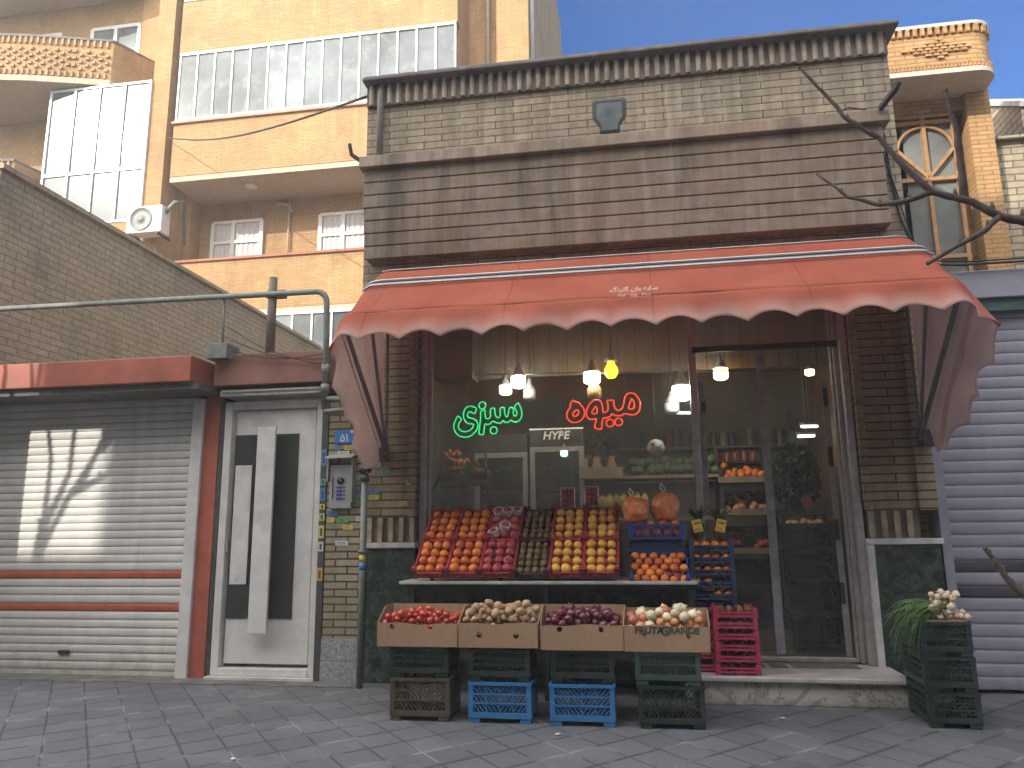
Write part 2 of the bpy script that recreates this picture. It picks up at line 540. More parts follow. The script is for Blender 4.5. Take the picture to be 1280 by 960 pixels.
def mk_paver():
    k = N('pavement_slabs')
    sp = k.n('SeparateXYZ'); k.l(k.tc.outputs['Object'], sp.inputs[0])
    w_ = k.math('MULTIPLY_ADD', k.noise(2.0, 2), 0.03, -0.015)
    def fam(deg, size, off):
        a = R(deg)
        nx, ny = -math.sin(a), math.cos(a)
        d = k.math('ADD', k.math('MULTIPLY', sp.outputs['X'], nx / size), k.math('MULTIPLY', sp.outputs['Y'], ny / size))
        d = k.math('ADD', k.math('ADD', d, off), w_)
        fr = k.math('FRACT', d)
        edge = k.math('MINIMUM', fr, k.math('SUBTRACT', 1.0, fr))
        return k.math('FLOOR', d), edge
    i1, e1 = fam(-51.5, 0.262, 0.30)
    i2, e2 = fam(47.0, 0.300, 0.10)
    e = k.math('MINIMUM', k.math('MULTIPLY', e1, 0.262), k.math('MULTIPLY', e2, 0.150))
    e = k.math('MULTIPLY_ADD', k.noise(60, 3), 0.006, k.math('SUBTRACT', e, 0.003))
    line = k.ramp(e, 0.003, 0.0095, (1, 1, 1, 1), (0, 0, 0, 1))
    wn = k.n('TexWhiteNoise', noise_dimensions='2D')
    cb = k.n('CombineXYZ'); k.l(i1, cb.inputs[0]); k.l(i2, cb.inputs[1]); k.l(cb.outputs[0], wn.inputs['Vector'])
    a = k.mix(wn.outputs['Value'], (0.086, 0.093, 0.110), (0.112, 0.119, 0.138))
    a = k.mix(1.0, a, k.ramp(k.noise(1.3, 6, rough=0.65), 0.28, 0.72, (0.74, 0.75, 0.76, 1), (1.2, 1.18, 1.16, 1)), 'MULTIPLY')
    a = k.mix(1.0, a, k.ramp(k.noise(140, 3), 0.3, 0.7, (0.85, 0.85, 0.85, 1), (1.14, 1.14, 1.14, 1)), 'MULTIPLY')
    pale = k.math('MULTIPLY', line, k.ramp(k.noise(2.6, 3), 0.52, 0.62))
    a = k.mix(k.math('MULTIPLY', line, 0.95), a, (0.035, 0.035, 0.04))
    a = k.mix(k.math('MULTIPLY', pale, 0.8), a, (0.27, 0.26, 0.26))
    spots = k.ramp(k.noise(26, 2), 0.735, 0.75)
    a = k.mix(k.math('MULTIPLY', spots, 0.6), a, (0.045, 0.045, 0.05))
    specks = k.ramp(k.noise(48, 1), 0.80, 0.81)
    a = k.mix(k.math('MULTIPLY', specks, 0.35), a, (0.5, 0.5, 0.5))
    a = k.mix(k.math('MULTIPLY', k.ramp(k.noise(0.55, 7, rough=0.72, dist=0.6), 0.52, 0.66), 0.5), a, (0.065, 0.066, 0.075))
    a = k.mix(k.math('MULTIPLY', k.ramp(k.noise(1.9, 7, k.mapping(loc=(5, 2, 0)), rough=0.75), 0.56, 0.7), 0.35), a, (0.20, 0.19, 0.18))
    k.col(a); k.set(Roughness=0.82)
    h = k.math('ADD', k.math('MULTIPLY', k.math('SUBTRACT', 1.0, line), 1.0), k.math('ADD', k.math('MULTIPLY', k.noise(90, 3), 0.16), k.math('MULTIPLY', wn.outputs['Value'], 0.5)))
    k.bump(h, 0.6, 0.006)
    return k.m
paver_m = mk_paver()
asphalt = plain('asphalt', (0.05, 0.05, 0.052), 0.9, 0.3, 4, 0.4, 120)

# ------------------------------------------------------------------ ground
b = B(); b.add([(-400, -400, -0.13), (400, -400, -0.13), (400, 900, -0.13), (-400, 900, -0.13)], [(0, 1, 2, 3)])
b.build('ground', asphalt, kind='structure')
b = B(); b.box(-14, 12, 0.9, 40, -0.12, 0.0)
b.build('pavement', paver_m, kind='structure')
b = B(); b.box(-14, 12, 0.72, 0.896, -0.12, 0.02)
b.build('kerb', coping_m, kind='structure', bevel=0.015)

# rough cement strip along the shop fronts
b = B()
n = 60
for i in range(n):
    xa, xb = -10 + 7.35 * i / n, -10 + 7.35 * (i + 1) / n
    f0 = 6.97 + 0.09 * noise.noise(Vector((xa * 2.3, 0, 0))) + 0.05 * noise.noise(Vector((xa * 7, 3, 0))); f1 = 6.97 + 0.09 * noise.noise(Vector((xb * 2.3, 0, 0))) + 0.05 * noise.noise(Vector((xb * 7, 3, 0)))
    b.add([(xa, f0, 0.004), (xb, f1, 0.004), (xb, 7.4, 0.006), (xa, 7.4, 0.006)], [(0, 1, 2, 3)])
b.build('cement_strip', plain('rough_cement', (0.15, 0.14, 0.125), 0.9, 0.45, 5, 0.5, 50, dirt=((0.05, 0.055, 0.045), 0.9)), kind='structure')
# row across the street, behind the viewer: it keeps the pavement in shade
b = B()
b.box(-17.28, 12, -15, -7, -0.1, 15.25)
for zz in (2.9, 6.2, 9.5, 12.8):
    for xx in range(-15, 11, 3):
        b.box(xx, xx + 1.5, -6.998, -6.95, zz - 1.6, zz)
b.build('opposite_building', brick_white, kind='structure', origin=(-4, -7, 0))
b = B()
b.box(-42, -17.3, -15, -7.1, -0.1, 10.25)
for zz in (2.9, 6.2):
    for xx in range(-41, -18, 3):
        b.box(xx, xx + 1.5, -7.098, -7.05, zz - 1.6, zz)
b.build('opposite_low_building', brick_white, kind='structure', origin=(-30, -7, 0))
b = B(); b.box(-9.7, -7.4, 6.15, 6.45, -0.1, 5.8)  # unseen wall added out of view to edge the sun patch on the shutter
b.build('side_wall', brick_shade, kind='structure', origin=(-8, 6.3, 0))

# ------------------------------------------------------------------ the greengrocer's building
shop = thing('shop_building', 'single storey greengrocer building of long weathered buff bricks with stained brown fascia boards', 'shop', (0, 7.2, 0))
b = B()
XL, XR = -2.72, 2.52
b.box(XL, XR, 7.2, 7.5, 3.78, 5.83)                 # upper front
b.box(XL, XL + 0.25, 7.5, 11.0, 0, 5.83)            # left side
b.box(XR - 0.25, XR, 7.5, 11.0, 0, 5.83)
b.box(XL + 0.25, XR - 0.25, 10.75, 11.0, 0, 5.83)   # back
b.box(XL, XR, 7.2, 11.0, 5.84, 6.06)                # parapet body, behind the frieze
b.build('wall', brick_shop, shop)
b = B()
b.box(-2.62, -2.13, 7.2, 7.5, 1.51, 3.77)
b.build('pillar', brick_pillar, shop)
b = B()
b.box(1.92, 2.50, 7.2, 7.5, 1.51, 3.77)
b.box(2.36, 2.505, 7.16, 7.198, 1.51, 3.77)          # outer strip of the right pillar
b.build('pillar', brick_pillar, shop)
# jamb bricks with rounded noses, one course per brick
jamb_m = plain('jamb_brick', (0.33, 0.25, 0.155), 0.8, 0.4, 6, 0.3, dirt=((0.05, 0.042, 0.03), 0.8))
for (xa, xb) in ((-2.20, -2.122), (1.912, 1.985)):
    b = B()
    z = 1.515
    while z < 3.74:
        prof = []
        y0 = 7.172
        for k in range(5):
            a = PI / 2 * k / 4
            if xa > 0:
                prof.append((xa + 0.02 - 0.02 * math.cos(a), y0 + 0.02 - 0.02 * math.sin(a)))
            else:
                prof.append((xb - 0.02 + 0.02 * math.cos(a), y0 + 0.02 - 0.02 * math.sin(a)))
        if xa > 0:
            prof += [(xb, y0), (xb, 7.198), (xa, 7.198)]
        else:
            prof += [(xa, y0), (xa, 7.198), (xb, 7.198)]
        b.extrude_z(prof, z, z + 0.066)
        z += 0.078
    b.build('jamb_bricks', jamb_m, shop, bevel=0.004)
# soldier course above the dado
soldier_m = plain('soldier_brick', (0.36, 0.29, 0.19), 0.8, 0.4, 9, 0.3, dirt=((0.09, 0.08, 0.06), 0.6))
for xa, xb in ((-2.62, -2.13), (1.93, 2.36)):
    b = B(); b.cur = 0; b.box(xa, xb, 7.225, 7.4, 1.272, 1.508)
    n = int((xb - xa) / 0.105)
    for q in range(n + 1):
        x = xa + 0.012 + q * 0.105
        if x + 0.045 < xb:
            b.cur = 1; b.box(x, x + 0.045, 7.196, 7.224, 1.275, 1.505)
    b.build('soldier_course', [frieze_dark, soldier_m], shop)
# frieze under the coping
b = B()
b.cur = 0; b.box(XL, XR, 7.17, 7.199, 5.835, 6.07)
x = XL + 0.03
while x < XR - 0.05:
    b.cur = 1
    prof = [(x + 0.028 - 0.028 * math.cos(PI * q / 6), 7.168 - 0.034 * math.sin(PI * q / 6)) for q in range(7)]
    b.extrude_z(prof, 5.84 + rnd.uniform(-0.004, 0.004), 6.068)
    x += 0.1005 + rnd.uniform(-0.003, 0.003)
b.build('frieze', [frieze_dark, frieze_rib], shop)
b = B(); b.box(XL - 0.02, XR + 0.09, 7.05, 11.05, 6.072, 6.112); b.box(XL - 0.005, XR + 0.07, 7.075, 11.0, 6.114, 6.14)
b.build('coping', coping_m, shop, bevel=0.012)
# fascia boards, leaning in towards the bottom
b = B()
nb, zt, zb = 7, 5.0, 4.07
for i in range(nb):
    z1 = zt - (zt - zb) * i / nb
    z0 = zt - (zt - zb) * (i + 1) / nb
    y1, y0 = 6.960 + 0.011 * i, 6.966 + 0.011 * i
    jx = rnd.uniform(-0.012, 0.012)
    b.extrude_x([(y1, z1 - 0.006), (y0, z0 + 0.002), (7.198, z0 + 0.002), (7.198, z1 - 0.006)], -2.655 + jx, 2.33 + jx)
b.build('fascia_boards', fascia_m, shop, bevel=0.006)
b = B(); b.extrude_x([(6.90, 5.005), (6.915, 5.135), (7.198, 5.15), (7.198, 5.005)], -2.69, 2.385)
b.build('fascia_ledge', fascia_m, shop, bevel=0.01)
# dado
b = B(); b.box(-2.60, -2.13, 7.19, 7.5, 0, 1.218); b.build('marble_dado', marble_m, shop)
b = B(); b.box(1.965, 2.495, 7.19, 7.5, 0, 1.218); b.build('marble_dado', marble_m, shop)
b = B(); b.box(-2.128, 0.5, 7.26, 7.5, 0, 0.86)
b.build('marble_dado', marble_m, shop)
b = B(); b.box(-2.62, -2.12, 7.165, 7.5, 1.22, 1.27); b.build('dado_trim', trim_white, shop, bevel=0.006)
b = B(); b.box(1.90, 2.52, 7.165, 7.5, 1.22, 1.27); b.box(1.905, 1.962, 7.17, 7.49, 0.02, 1.218)
b.build('dado_trim', trim_white, shop, bevel=0.006)
# window and door frames
b = B()
b.box(-2.12, -2.045, 7.28, 7.40, 0.865, 3.775); b.box(-2.043, -2.015, 7.32, 7.38, 0.955, 3.72)
b.box(-2.043, 0.5, 7.30, 7.40, 0.865, 0.95)
b.box(-2.043, 1.84, 7.30, 7.40, 3.72, 3.775)
b.box(0.50, 0.565, 7.30, 7.40, 1.3, 3.718); b.box(0.505, 0.56, 7.31, 7.39, 0.225, 1.298)
b.build('window_frame', alu, shop, bevel=0.004)
b = B()
b.box(1.842, 1.905, 7.22, 7.42, 0.225, 3.775); b.box(1.80, 1.84, 7.30, 7.40, 0.225, 3.718)
b.box(1.775, 1.798, 7.33, 7.38, 0.23, 3.71)
b.box(0.567, 1.773, 7.34, 7.41, 0.225, 0.262)
b.build('door_frame', alu, shop, bevel=0.004)
b = B(); b.box(0.54, 1.83, 7.27, 7.298, 3.005, 3.06)
b.build('transom_bar', alu_dark, shop)
b = B(); b.box(-2.02, 0.502, 7.352, 7.36, 0.95, 3.72)
b.build('window_pane', pane_m, shop)
b = B(); b.box(0.563, 1.80, 7.352, 7.36, 3.07, 3.72)
b.build('transom_pane', pane_m, shop)
# inside
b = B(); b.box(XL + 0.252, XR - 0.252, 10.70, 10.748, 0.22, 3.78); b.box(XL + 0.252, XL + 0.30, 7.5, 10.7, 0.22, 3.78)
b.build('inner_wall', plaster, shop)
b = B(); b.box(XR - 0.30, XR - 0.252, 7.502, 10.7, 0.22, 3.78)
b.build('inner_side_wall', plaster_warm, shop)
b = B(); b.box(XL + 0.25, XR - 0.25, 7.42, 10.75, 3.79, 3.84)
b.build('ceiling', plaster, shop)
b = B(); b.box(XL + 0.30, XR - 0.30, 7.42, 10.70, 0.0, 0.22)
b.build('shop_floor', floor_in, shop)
b = B(); b.box(-2.42, 2.20, 8.05, 8.09, 3.0, 3.788)
b.build('bulkhead', planks, shop)
# step
b = B()
b.box(0.30, 1.97, 6.64, 7.42, 0.0, 0.172)
b.build('step', step_m, shop, bevel=0.006)
b = B(); b.box(0.28, 2.0, 6.60, 7.30, 0.175, 0.218)
b.build('step_tread', plain('marble_tread', (0.47, 0.44, 0.43), 0.45, 0.25, 5, 0.1, dirt=((0.16, 0.14, 0.12), 0.6)), shop, bevel=0.012)
b = B(); b.box(0.567, 1.773, 7.302, 7.338, 0.16, 0.224)
for i, (xa, xb) in enumerate(((0.60, 0.98), (1.02, 1.16), (1.2, 1.74))):
    b.box(xa, xb, 7.05, 7.29, 0.2185, 0.2215 + 0.001 * i)
b.build('threshold', [plain('threshold_tile', (0.15, 0.13, 0.10), 0.6, 0.5, 7, 0.2)], shop)
# small vent pipes and cables on the upper wall
b = B()
b.tube([(-2.56, 7.15, 5.12), (-2.56, 7.15, 5.98), (-2.56, 7.16, 6.03), (-2.56, 7.2, 6.05)], 0.035, 10)
b.build('vent_pipe', plain('grey_pipe', (0.22, 0.19, 0.17), 0.7, 0.3), shop)
cable_m = plain('black_cable', (0.012, 0.012, 0.013), 0.6, 0.1, bump=0)
b = B()
b.tube([(2.30, 7.1, 5.15), (2.40, 7.17, 5.0), (2.42, 7.18, 4.6), (2.46, 7.18, 4.2), (2.50, 7.1, 3.9)], 0.012, 6)
b.build('cable', cable_m, shop)
b = B()
b.tube([(2.33, 7.1, 4.9), (2.44, 7.17, 4.5), (2.52, 7.15, 4.0), (2.56, 7.1, 3.8)], 0.008, 6)
b.build('cable', cable_m, shop)
b = B()
b.tube([(1.95, 6.98, 5.17), (2.05, 6.95, 5.19), (2.2, 6.98, 5.17)], 0.008, 6)
b.build('cable', cable_m, shop)
b = B()
b.tube([(-2.52, 7.1, 5.17), (-2.44, 7.05, 5.2), (-2.36, 7.1, 5.16)], 0.008, 6)
b.build('cable', cable_m, shop)

# iron brackets standing out from both ends of the ledge
iron = plain('old_iron', (0.035, 0.03, 0.03), 0.7, 0.4, 20, 0.3)
def bracket(pts, lab):
    bb = B()
    for p, q in zip(pts, pts[1:]):
        bb.bar(p, q, 0.05, 0.03)
    bb.build('iron_bracket', iron, None, lab, 'bracket', origin=pts[0])
bracket([(-2.66, 6.95, 5.08), (-2.78, 6.93, 5.17), (-2.80, 6.92, 5.28)], 'bent iron bracket sticking out from the fascia ledge beside the yellow apartment block')
bracket([(2.30, 6.9, 5.12), (2.40, 6.75, 5.22), (2.42, 6.72, 5.27)], 'short iron bracket on the fascia ledge beside the arched window')

# floodlight on the ledge
fl = thing('floodlight', 'square black floodlight with pale glass standing on the fascia ledge', 'floodlight', (-0.15, 6.98, 5.14))
b = B()
out = [(-0.15, 0.36), (0.15, 0.36), (0.165, 0.33), (0.165, 0.16), (0.10, 0.06), (0.10, 0.0), (-0.10, 0.0), (-0.10, 0.06), (-0.165, 0.16), (-0.165, 0.33)]
c = Vector((-0.15, 6.98, 5.15))
n = len(out)
inn = [(x * 0.76, 0.028 + z * 0.85) for x, z in out]
vs = [(c.x + x, c.y - 0.05, c.z + z) for x, z in out] + [(c.x + x, c.y - 0.055, c.z + z) for x, z in inn] + [(c.x + x * 0.7, c.y + 0.08, c.z + 0.05 + z * 0.7) for x, z in out]
fs = [(i, (i + 1) % n, n + (i + 1) % n, n + i) for i in range(n)] + [(i, 2 * n + i, 2 * n + (i + 1) % n, (i + 1) % n) for i in range(n)] + [tuple(range(2 * n, 3 * n))]
b.add(vs, fs)
b.build('housing', plain('black_housing', (0.014, 0.018, 0.022), 0.45, 0.2), fl)
b = B(); b.add([(c.x + x, c.y - 0.048, c.z + z) for x, z in inn], [tuple(range(n))])
b.build('lens', plain('lens_glass', (0.12, 0.15, 0.155), 0.25, 0.5, 6, 0.0, spec=0.6), fl)
b = B(); b.box(-0.23, -0.07, 6.95, 7.01, 5.137, 5.152); b.bar((-0.15, 6.98, 5.15), (-0.15, 7.15, 5.2), 0.02, 0.02)
b.build('foot', alu_dark, fl)
# ------------------------------------------------------------------ awning (folding hoop canopy)
def mk_canvas(name='awning_canvas', c0=(0.50, 0.125, 0.075), c1=(0.60, 0.185, 0.115), c2=(0.34, 0.115, 0.085)):
    k = N(name)
    a = k.mix(k.ramp(k.noise(1.6, 5), 0.3, 0.7), c0, c1)
    a = k.mix(k.math('MULTIPLY', streaks(k, 5, 0.8, 0.45, 0.75), 0.45), a, c2)
    sx_ = k.n('SeparateXYZ'); k.l(k.tc.outputs['Object'], sx_.inputs[0])
    fr_ = k.math('FRACT', k.math('MULTIPLY_ADD', sx_.outputs['X'], 0.86, 0.37))
    seam = k.math('LESS_THAN', k.math('ABSOLUTE', k.math('SUBTRACT', fr_, 0.5)), 0.008)
    a = k.mix(k.math('MULTIPLY', seam, 0.28), a, (0.20, 0.05, 0.035))
    sp = k.n('SeparateXYZ'); k.l(k.tc.outputs['Object'], sp.inputs[0])
    a = k.mix(k.math('MULTIPLY', k.ramp(k.noise(3.2, 6, rough=0.7), 0.55, 0.75), 0.4), a, (0.36, 0.17, 0.14))
    at_ = k.n('Attribute', attribute_name='hem')          # sun-bleached, dusty hem
    hem = k.math('MULTIPLY', at_.outputs['Fac'], k.math('MULTIPLY_ADD', k.noise(4, 5), 0.9, 0.45), clamp=True)
    a = k.mix(k.math('MULTIPLY', hem, 0.85), a, (0.66, 0.50, 0.46))
    k.col(a); k.set(Roughness=0.75)
    k.b.inputs['Specular IOR Level'].default_value = 0.3
    nb = k.bump(k.noise(1.0, 4, k.mapping((3, 8, 8))), 0.25, 0.02)
    k.bump(k.noise(260, 2), 0.12, 0.001, nb)
    t = k.n('BsdfTranslucent'); k.l(a, t.inputs[0])
    mx = k.n('MixShader'); mx.inputs[0].default_value = 0.5
    k.l(k.b.outputs[0], mx.inputs[1]); k.l(t.outputs[0], mx.inputs[2]); k.l(mx.outputs[0], k.out.inputs['Surface'])
    return k.m
canvas = mk_canvas()
faded = mk_canvas('faded_canvas', (0.74, 0.60, 0.56), (0.80, 0.68, 0.63), (0.58, 0.44, 0.40))
pale_canvas = plain('faded_pink_canvas', (0.42, 0.25, 0.22), 0.8, 0.2, 4, 0.1, dirt=((0.22, 0.14, 0.12), 0.6))
awn = thing('awning', 'red scalloped canvas awning folding out over the fruit shop front', 'awning', (0, 7.05, 2.12))
PV = Vector((0, 7.09, 2.12))
LH, HX = 1.61, 2.45
def hoop(deg, s, L=LH):
    """point at s in 0..1 along the U shaped hoop from the left pivot, over the crossbar, to the right pivot"""
    rc = 0.17
    a = R(deg)
    dy, dz = -math.cos(a), math.sin(a)
    leg = L - rc
    segs = [leg, rc * PI / 2, 2 * (HX - rc), rc * PI / 2, leg]
    t = s * sum(segs)
    if t < segs[0]: x, r = -HX, t
    elif t < segs[0] + segs[1]:
        q = (t - segs[0]) / rc; x, r = -HX + rc - rc * math.cos(q), leg + rc * math.sin(q)
    elif t < sum(segs[:3]):
        x, r = -HX + rc + (t - segs[0] - segs[1]), L
    elif t < sum(segs[:4]):
        q = (t - sum(segs[:3])) / rc; x, r = HX - rc + rc * math.sin(q), leg + rc * math.cos(q)
    else:
        x, r = HX, leg - (t - sum(segs[:4]))
    r = max(r, 0.0)
    return PV + Vector((x, dy * r, dz * r))
DEG = [92, 78, 62.6, 40]
def reach(ang): return LH * (1 + 0.005 * min(24, max(0, ang - 62.6)))
def canopy_pt(u, v):
    # v 0..1 runs over the hoops
    q = v * (len(DEG) - 1)
    i = min(int(q), len(DEG) - 2)
    f = q - i
    ang = DEG[i] + (DEG[i + 1] - DEG[i]) * f
    L = reach(ang)
    sag = math.sin(PI * f) * (0.055 if i == 2 else 0.03)
    p = hoop(ang, u, L - sag)
    if abs(p.x) > HX - 0.02:
        p.x -= math.copysign(sag * 0.9, p.x)
    p += Vector((0, 1, 1)) * (0.018 * noise.noise(Vector((p.x * 1.7, ang * 0.06, 3))) + 0.007 * noise.noise(Vector((p.x * 6.5, ang * 0.09, 8))))
    return p
b = B(); b.smooth = True
b.grid(canopy_pt, 150, 24)
can = b.build('canopy', [canvas, faded], awn, solid=0.003)
for p_ in can.data.polygons:
    if abs(p_.center.x) > HX - 0.06: p_.material_index = 1
a_ = can.data.attributes.new('hem', 'FLOAT', 'POINT')
a_.data.foreach_set('value', [0.0 if abs(v.co.x) > HX - 0.12 else 0.0 for v in can.data.vertices])
nrm = Vector((0, -0.643, -0.766))
TL = 2 * (LH - 0.17) + 0.17 * PI + 2 * (HX - 0.17)
def val_pt(u, v):
    p = hoop(40, u)
    t = u * TL
    sc_ = abs(math.sin(PI * (t - TL / 2) / 0.335 + PI / 2))
    mid = abs(p.x) < HX - 0.05
    wdt = 0.335 if mid else 0.40 + 0.05 * math.sin(t * 3)
    edge = wdt - (0.075 if mid else 0.085) * (1 - math.pow(1 - sc_, 1.0)) if True else wdt
    edge = wdt - 0.085 * sc_ ** 0.8
    s_end = min(t, TL - t)
    if s_end < 0.25: edge *= 0.7 + 0.3 * s_end / 0.25
    d = nrm.copy()
    side = 0 if mid else 1
    if mid: d = Vector((0, -0.50, -0.866))
    else:
        q = min(1, max(0, (HX - abs(p.x)) / 0.05))
        d = (Vector((0.28 if p.x > 0 else -0.06, -0.643, -0.766)) * (1 - q) + Vector((0, -0.5, -0.866)) * q).normalized()
    wav = 0.022 * math.sin(t * 9.4 + 1) * v + 0.03 * noise.noise(Vector((t * 2.1, v * 1.5, 7))) * (0.4 + v)
    o = Vector((wav, 0, 0)) if side else Vector((0, wav, 0))
    return p + d * (edge * v) + o
b = B(); b.smooth = True
b.grid(val_pt, 420, 8)
val = b.build('valance', [canvas, faded], awn, solid=0.003)
for p_ in val.data.polygons:
    if abs(p_.center.x) > HX - 0.07 and p_.index % 420 not in range(76, 345): p_.material_index = 1
at_ = val.data.attributes.new('hem', 'FLOAT', 'POINT')
hv = []
for j in range(9):
    for i in range(421):
        u = i / 420
        t = u * TL
        s_end = min(t, TL - t)
        hv.append(max(0.0, (j / 8 - 0.35) / 0.65) if s_end > 1.55 else 0.2)
at_.data.foreach_set('value', hv)
frame_m = plain('grey_frame_tube', (0.20, 0.20, 0.21), 0.4, 0.2, 12, 0.05, metal=0.6)
for dg_ in (40, 66, 88):
    b = B()
    b.tube([Vector((q_.x * 0.978, q_.y, q_.z)) for q_ in [hoop(dg_, i / 120, LH - 0.035) + Vector((0, 0.01, -0.012)) for i in range(121)]], 0.016 if dg_ != 40 else 0.022, 8)
    b.build('hoop', frame_m, awn)
rail_m = plain('pale_rail', (0.55, 0.55, 0.57), 0.4, 0.15, metal=0.3)
cord_m = plain('dark_rail_gap', (0.06, 0.055, 0.06), 0.6, 0.2)
for da, r_, mm in ((65.3, 0.010, rail_m), (63.9, 0.013, cord_m), (62.4, 0.012, frame_m), (60.9, 0.010, rail_m), (77.5, 0.006, rail_m)):
    b = B(); L = reach(da) + 0.012
    u0 = 0.200 if da < 70 else 0.215
    b.tube([hoop(da, u0 + (1 - 2 * u0) * i / 60, L) for i in range(61)], r_, 6)
    b.build('rail', mm, awn)
for sx in (-1, 1):
    b = B(); b.box(sx * HX - 0.05, sx * HX + 0.05, 7.02, 7.19, 2.04, 2.2)
    b.build('hinge_plate', frame_m, awn, bevel=0.01)
# lettering of the awning maker on the canvas
pc = canopy_pt(0.5, 1.0)
d = (canopy_pt(0.5, 0.98) - pc).normalized()
ctr = at(793, 374, 5.72); 
vdir = Vector((0, 0.5, 0.866))
base = hoop(40, 0.5); 
cx = ctr.x
b = B()
def on_val(x, down):
    u = 0.5 + x / TL
    p = val_pt(u, down)
    return p
line1 = '\uFB93\uFEE7\uFEAE\uFEE0\uFB94 \uFEE5\uFE8E\uFE91 \uFEEA\uFBFE\uFE8E\uFEB3'
line2 = '\u06F0\u06F9\u06F1\u06F4  \u06F1\u06F1\u06F5  \u06F4\u06F1\u06F0\u06F8'
p1 = on_val(cx, 0.0) + Vector((0, 0.02, 0.04)); p2 = on_val(cx, 0.10)
out_n = Vector((0, -0.866, 0.5))
lettering(b, line1, 0.062, p1 + out_n * 0.035, (1, 0, 0), (0, 0.5, 0.866), extrude=0.001, bold=0.001)
lettering(b, line2, 0.052, p2 + out_n * 0.035, (1, 0, 0), (0, 0.5, 0.866), extrude=0.001)
b.build('lettering', plain('pale_print', (0.55, 0.44, 0.40), 0.8, 0.1, bump=0), awn)

# ------------------------------------------------------------------ shuttered shop on the left
red_paint = plain('worn_red_paint', (0.38, 0.095, 0.060), 0.55, 0.25, 4, 0.15, dirt=((0.2, 0.07, 0.05), 0.5))
def mk_shutter(name, c, grime):
    k = N(name)
    a = k.mix(k.ramp(k.noise(2.2, 6, rough=0.65), 0.3, 0.7), tuple(v * 0.82 for v in c), tuple(v * 1.08 for v in c))
    a = k.mix(k.math('MULTIPLY', streaks(k, 6, 0.4, 0.5, 0.75), 0.4), a, tuple(v * 0.6 for v in c))
    scr = k.ramp(k.noise(1.0, 4, k.mapping((2.5, 2.5, 55)), 0.7), 0.62, 0.70)          # sideways scuffs
    a = k.mix(k.math('MULTIPLY', scr, 0.45), a, grime)
    sp = k.n('SeparateXYZ'); k.l(k.tc.outputs['Object'], sp.inputs[0])
    foot = k.math('MULTIPLY', k.ramp(sp.outputs['Z'], 0.0, 0.45, (1, 1, 1, 1), (0, 0, 0, 1)), k.ramp(k.noise(5, 6, rough=0.7), 0.35, 0.65))
    a = k.mix(k.math('MULTIPLY', foot, 0.75), a, grime)
    rust = k.ramp(k.noise(9, 6, rough=0.75), 0.66, 0.72)
    a = k.mix(k.math('MULTIPLY', rust, 0.5), a, (0.17, 0.09, 0.05))
    k.col(a); k.set(Roughness=0.5)
    nb = k.bump(k.noise(1.6, 3), 0.5, 0.02)
    k.bump(k.noise(70, 3), 0.08, 0.003, nb)
    return k.m
shut_white = mk_shutter('shutter_white', (0.64, 0.62, 0.59), (0.24, 0.21, 0.17))
shut_grey = mk_shutter('shutter_lilac_grey', (0.275, 0.268, 0.325), (0.15, 0.14, 0.15))
stripe_red = plain('shutter_red_stripe', (0.42, 0.10, 0.05), 0.5, 0.2)
stripe_dark = plain('shutter_dark_stripe', (0.055, 0.045, 0.06), 0.5, 0.2)
def shutter_mesh(x0, x1, z0, z1, y, pitch, stripes, b):
    """one roller curtain: curved slats"""
    n = int(round((z1 - z0) / pitch))
    p = (z1 - z0) / n
    for i in range(n):
        za = z0 + i * p
        zc = za + p / 2
        b.cur = 0
        for (s0, s1) in stripes:
            if s0 <= zc <= s1: b.cur = 1
        prof = []
        for k in range(6):
            t = k / 5
            prof.append((y - 0.013 * math.sin(PI * (0.03 + 0.94 * t)) ** 0.3 - 0.002, za + 0.004 + (p - 0.006) * t))
        prof += [(y + 0.012, za + p - 0.002), (y + 0.012, za + 0.004)]
        b.extrude_x(prof, x0, x1)
    b.cur = 0
ls = thing('shutter_shop', 'closed shop with white rolling shutter, two red stripes and red fascia at the left', 'shop', (-5.6, 7.2, 0))
b = B(); shutter_mesh(-9.5, -4.53, 0.05, 2.78, 7.30, 0.0803, ((0.905, 0.985), (0.625, 0.70)), b)
b.box(-9.5, -4.53, 7.285, 7.315, 0.0, 0.048)
rs = b.build('roller_shutter', [shut_white, stripe_red], ls)
b = B(); b.box(-5.86, -5.74, 7.262, 7.28, 0.2, 0.235)
b.build('handle', alu_dark, rs)
b = B(); b.box(-4.525, -4.40, 7.20, 7.34, 0.0, 2.74)
b.build('shutter_guide', white_metal, ls, bevel=0.006)
b = B(); b.box(-4.398, -4.235, 7.235, 7.5, 0, 2.80)
b.build('red_post', red_paint, ls)
b = B(); b.box(-9.5, -4.30, 6.76, 7.34, 2.84, 3.10); 
b.build('fascia', red_paint, ls, bevel=0.01)
b = B(); b.box(-9.5, -4.24, 6.82, 7.36, 2.775, 2.838)
b.build('fascia_soffit', plain('grey_soffit', (0.12, 0.115, 0.11), 0.7, 0.3), ls)
b = B(); b.box(-9.5, -4.235, 7.36, 11.0, 0.0, 3.02)
b.build('shop_body', brick_entry, ls)

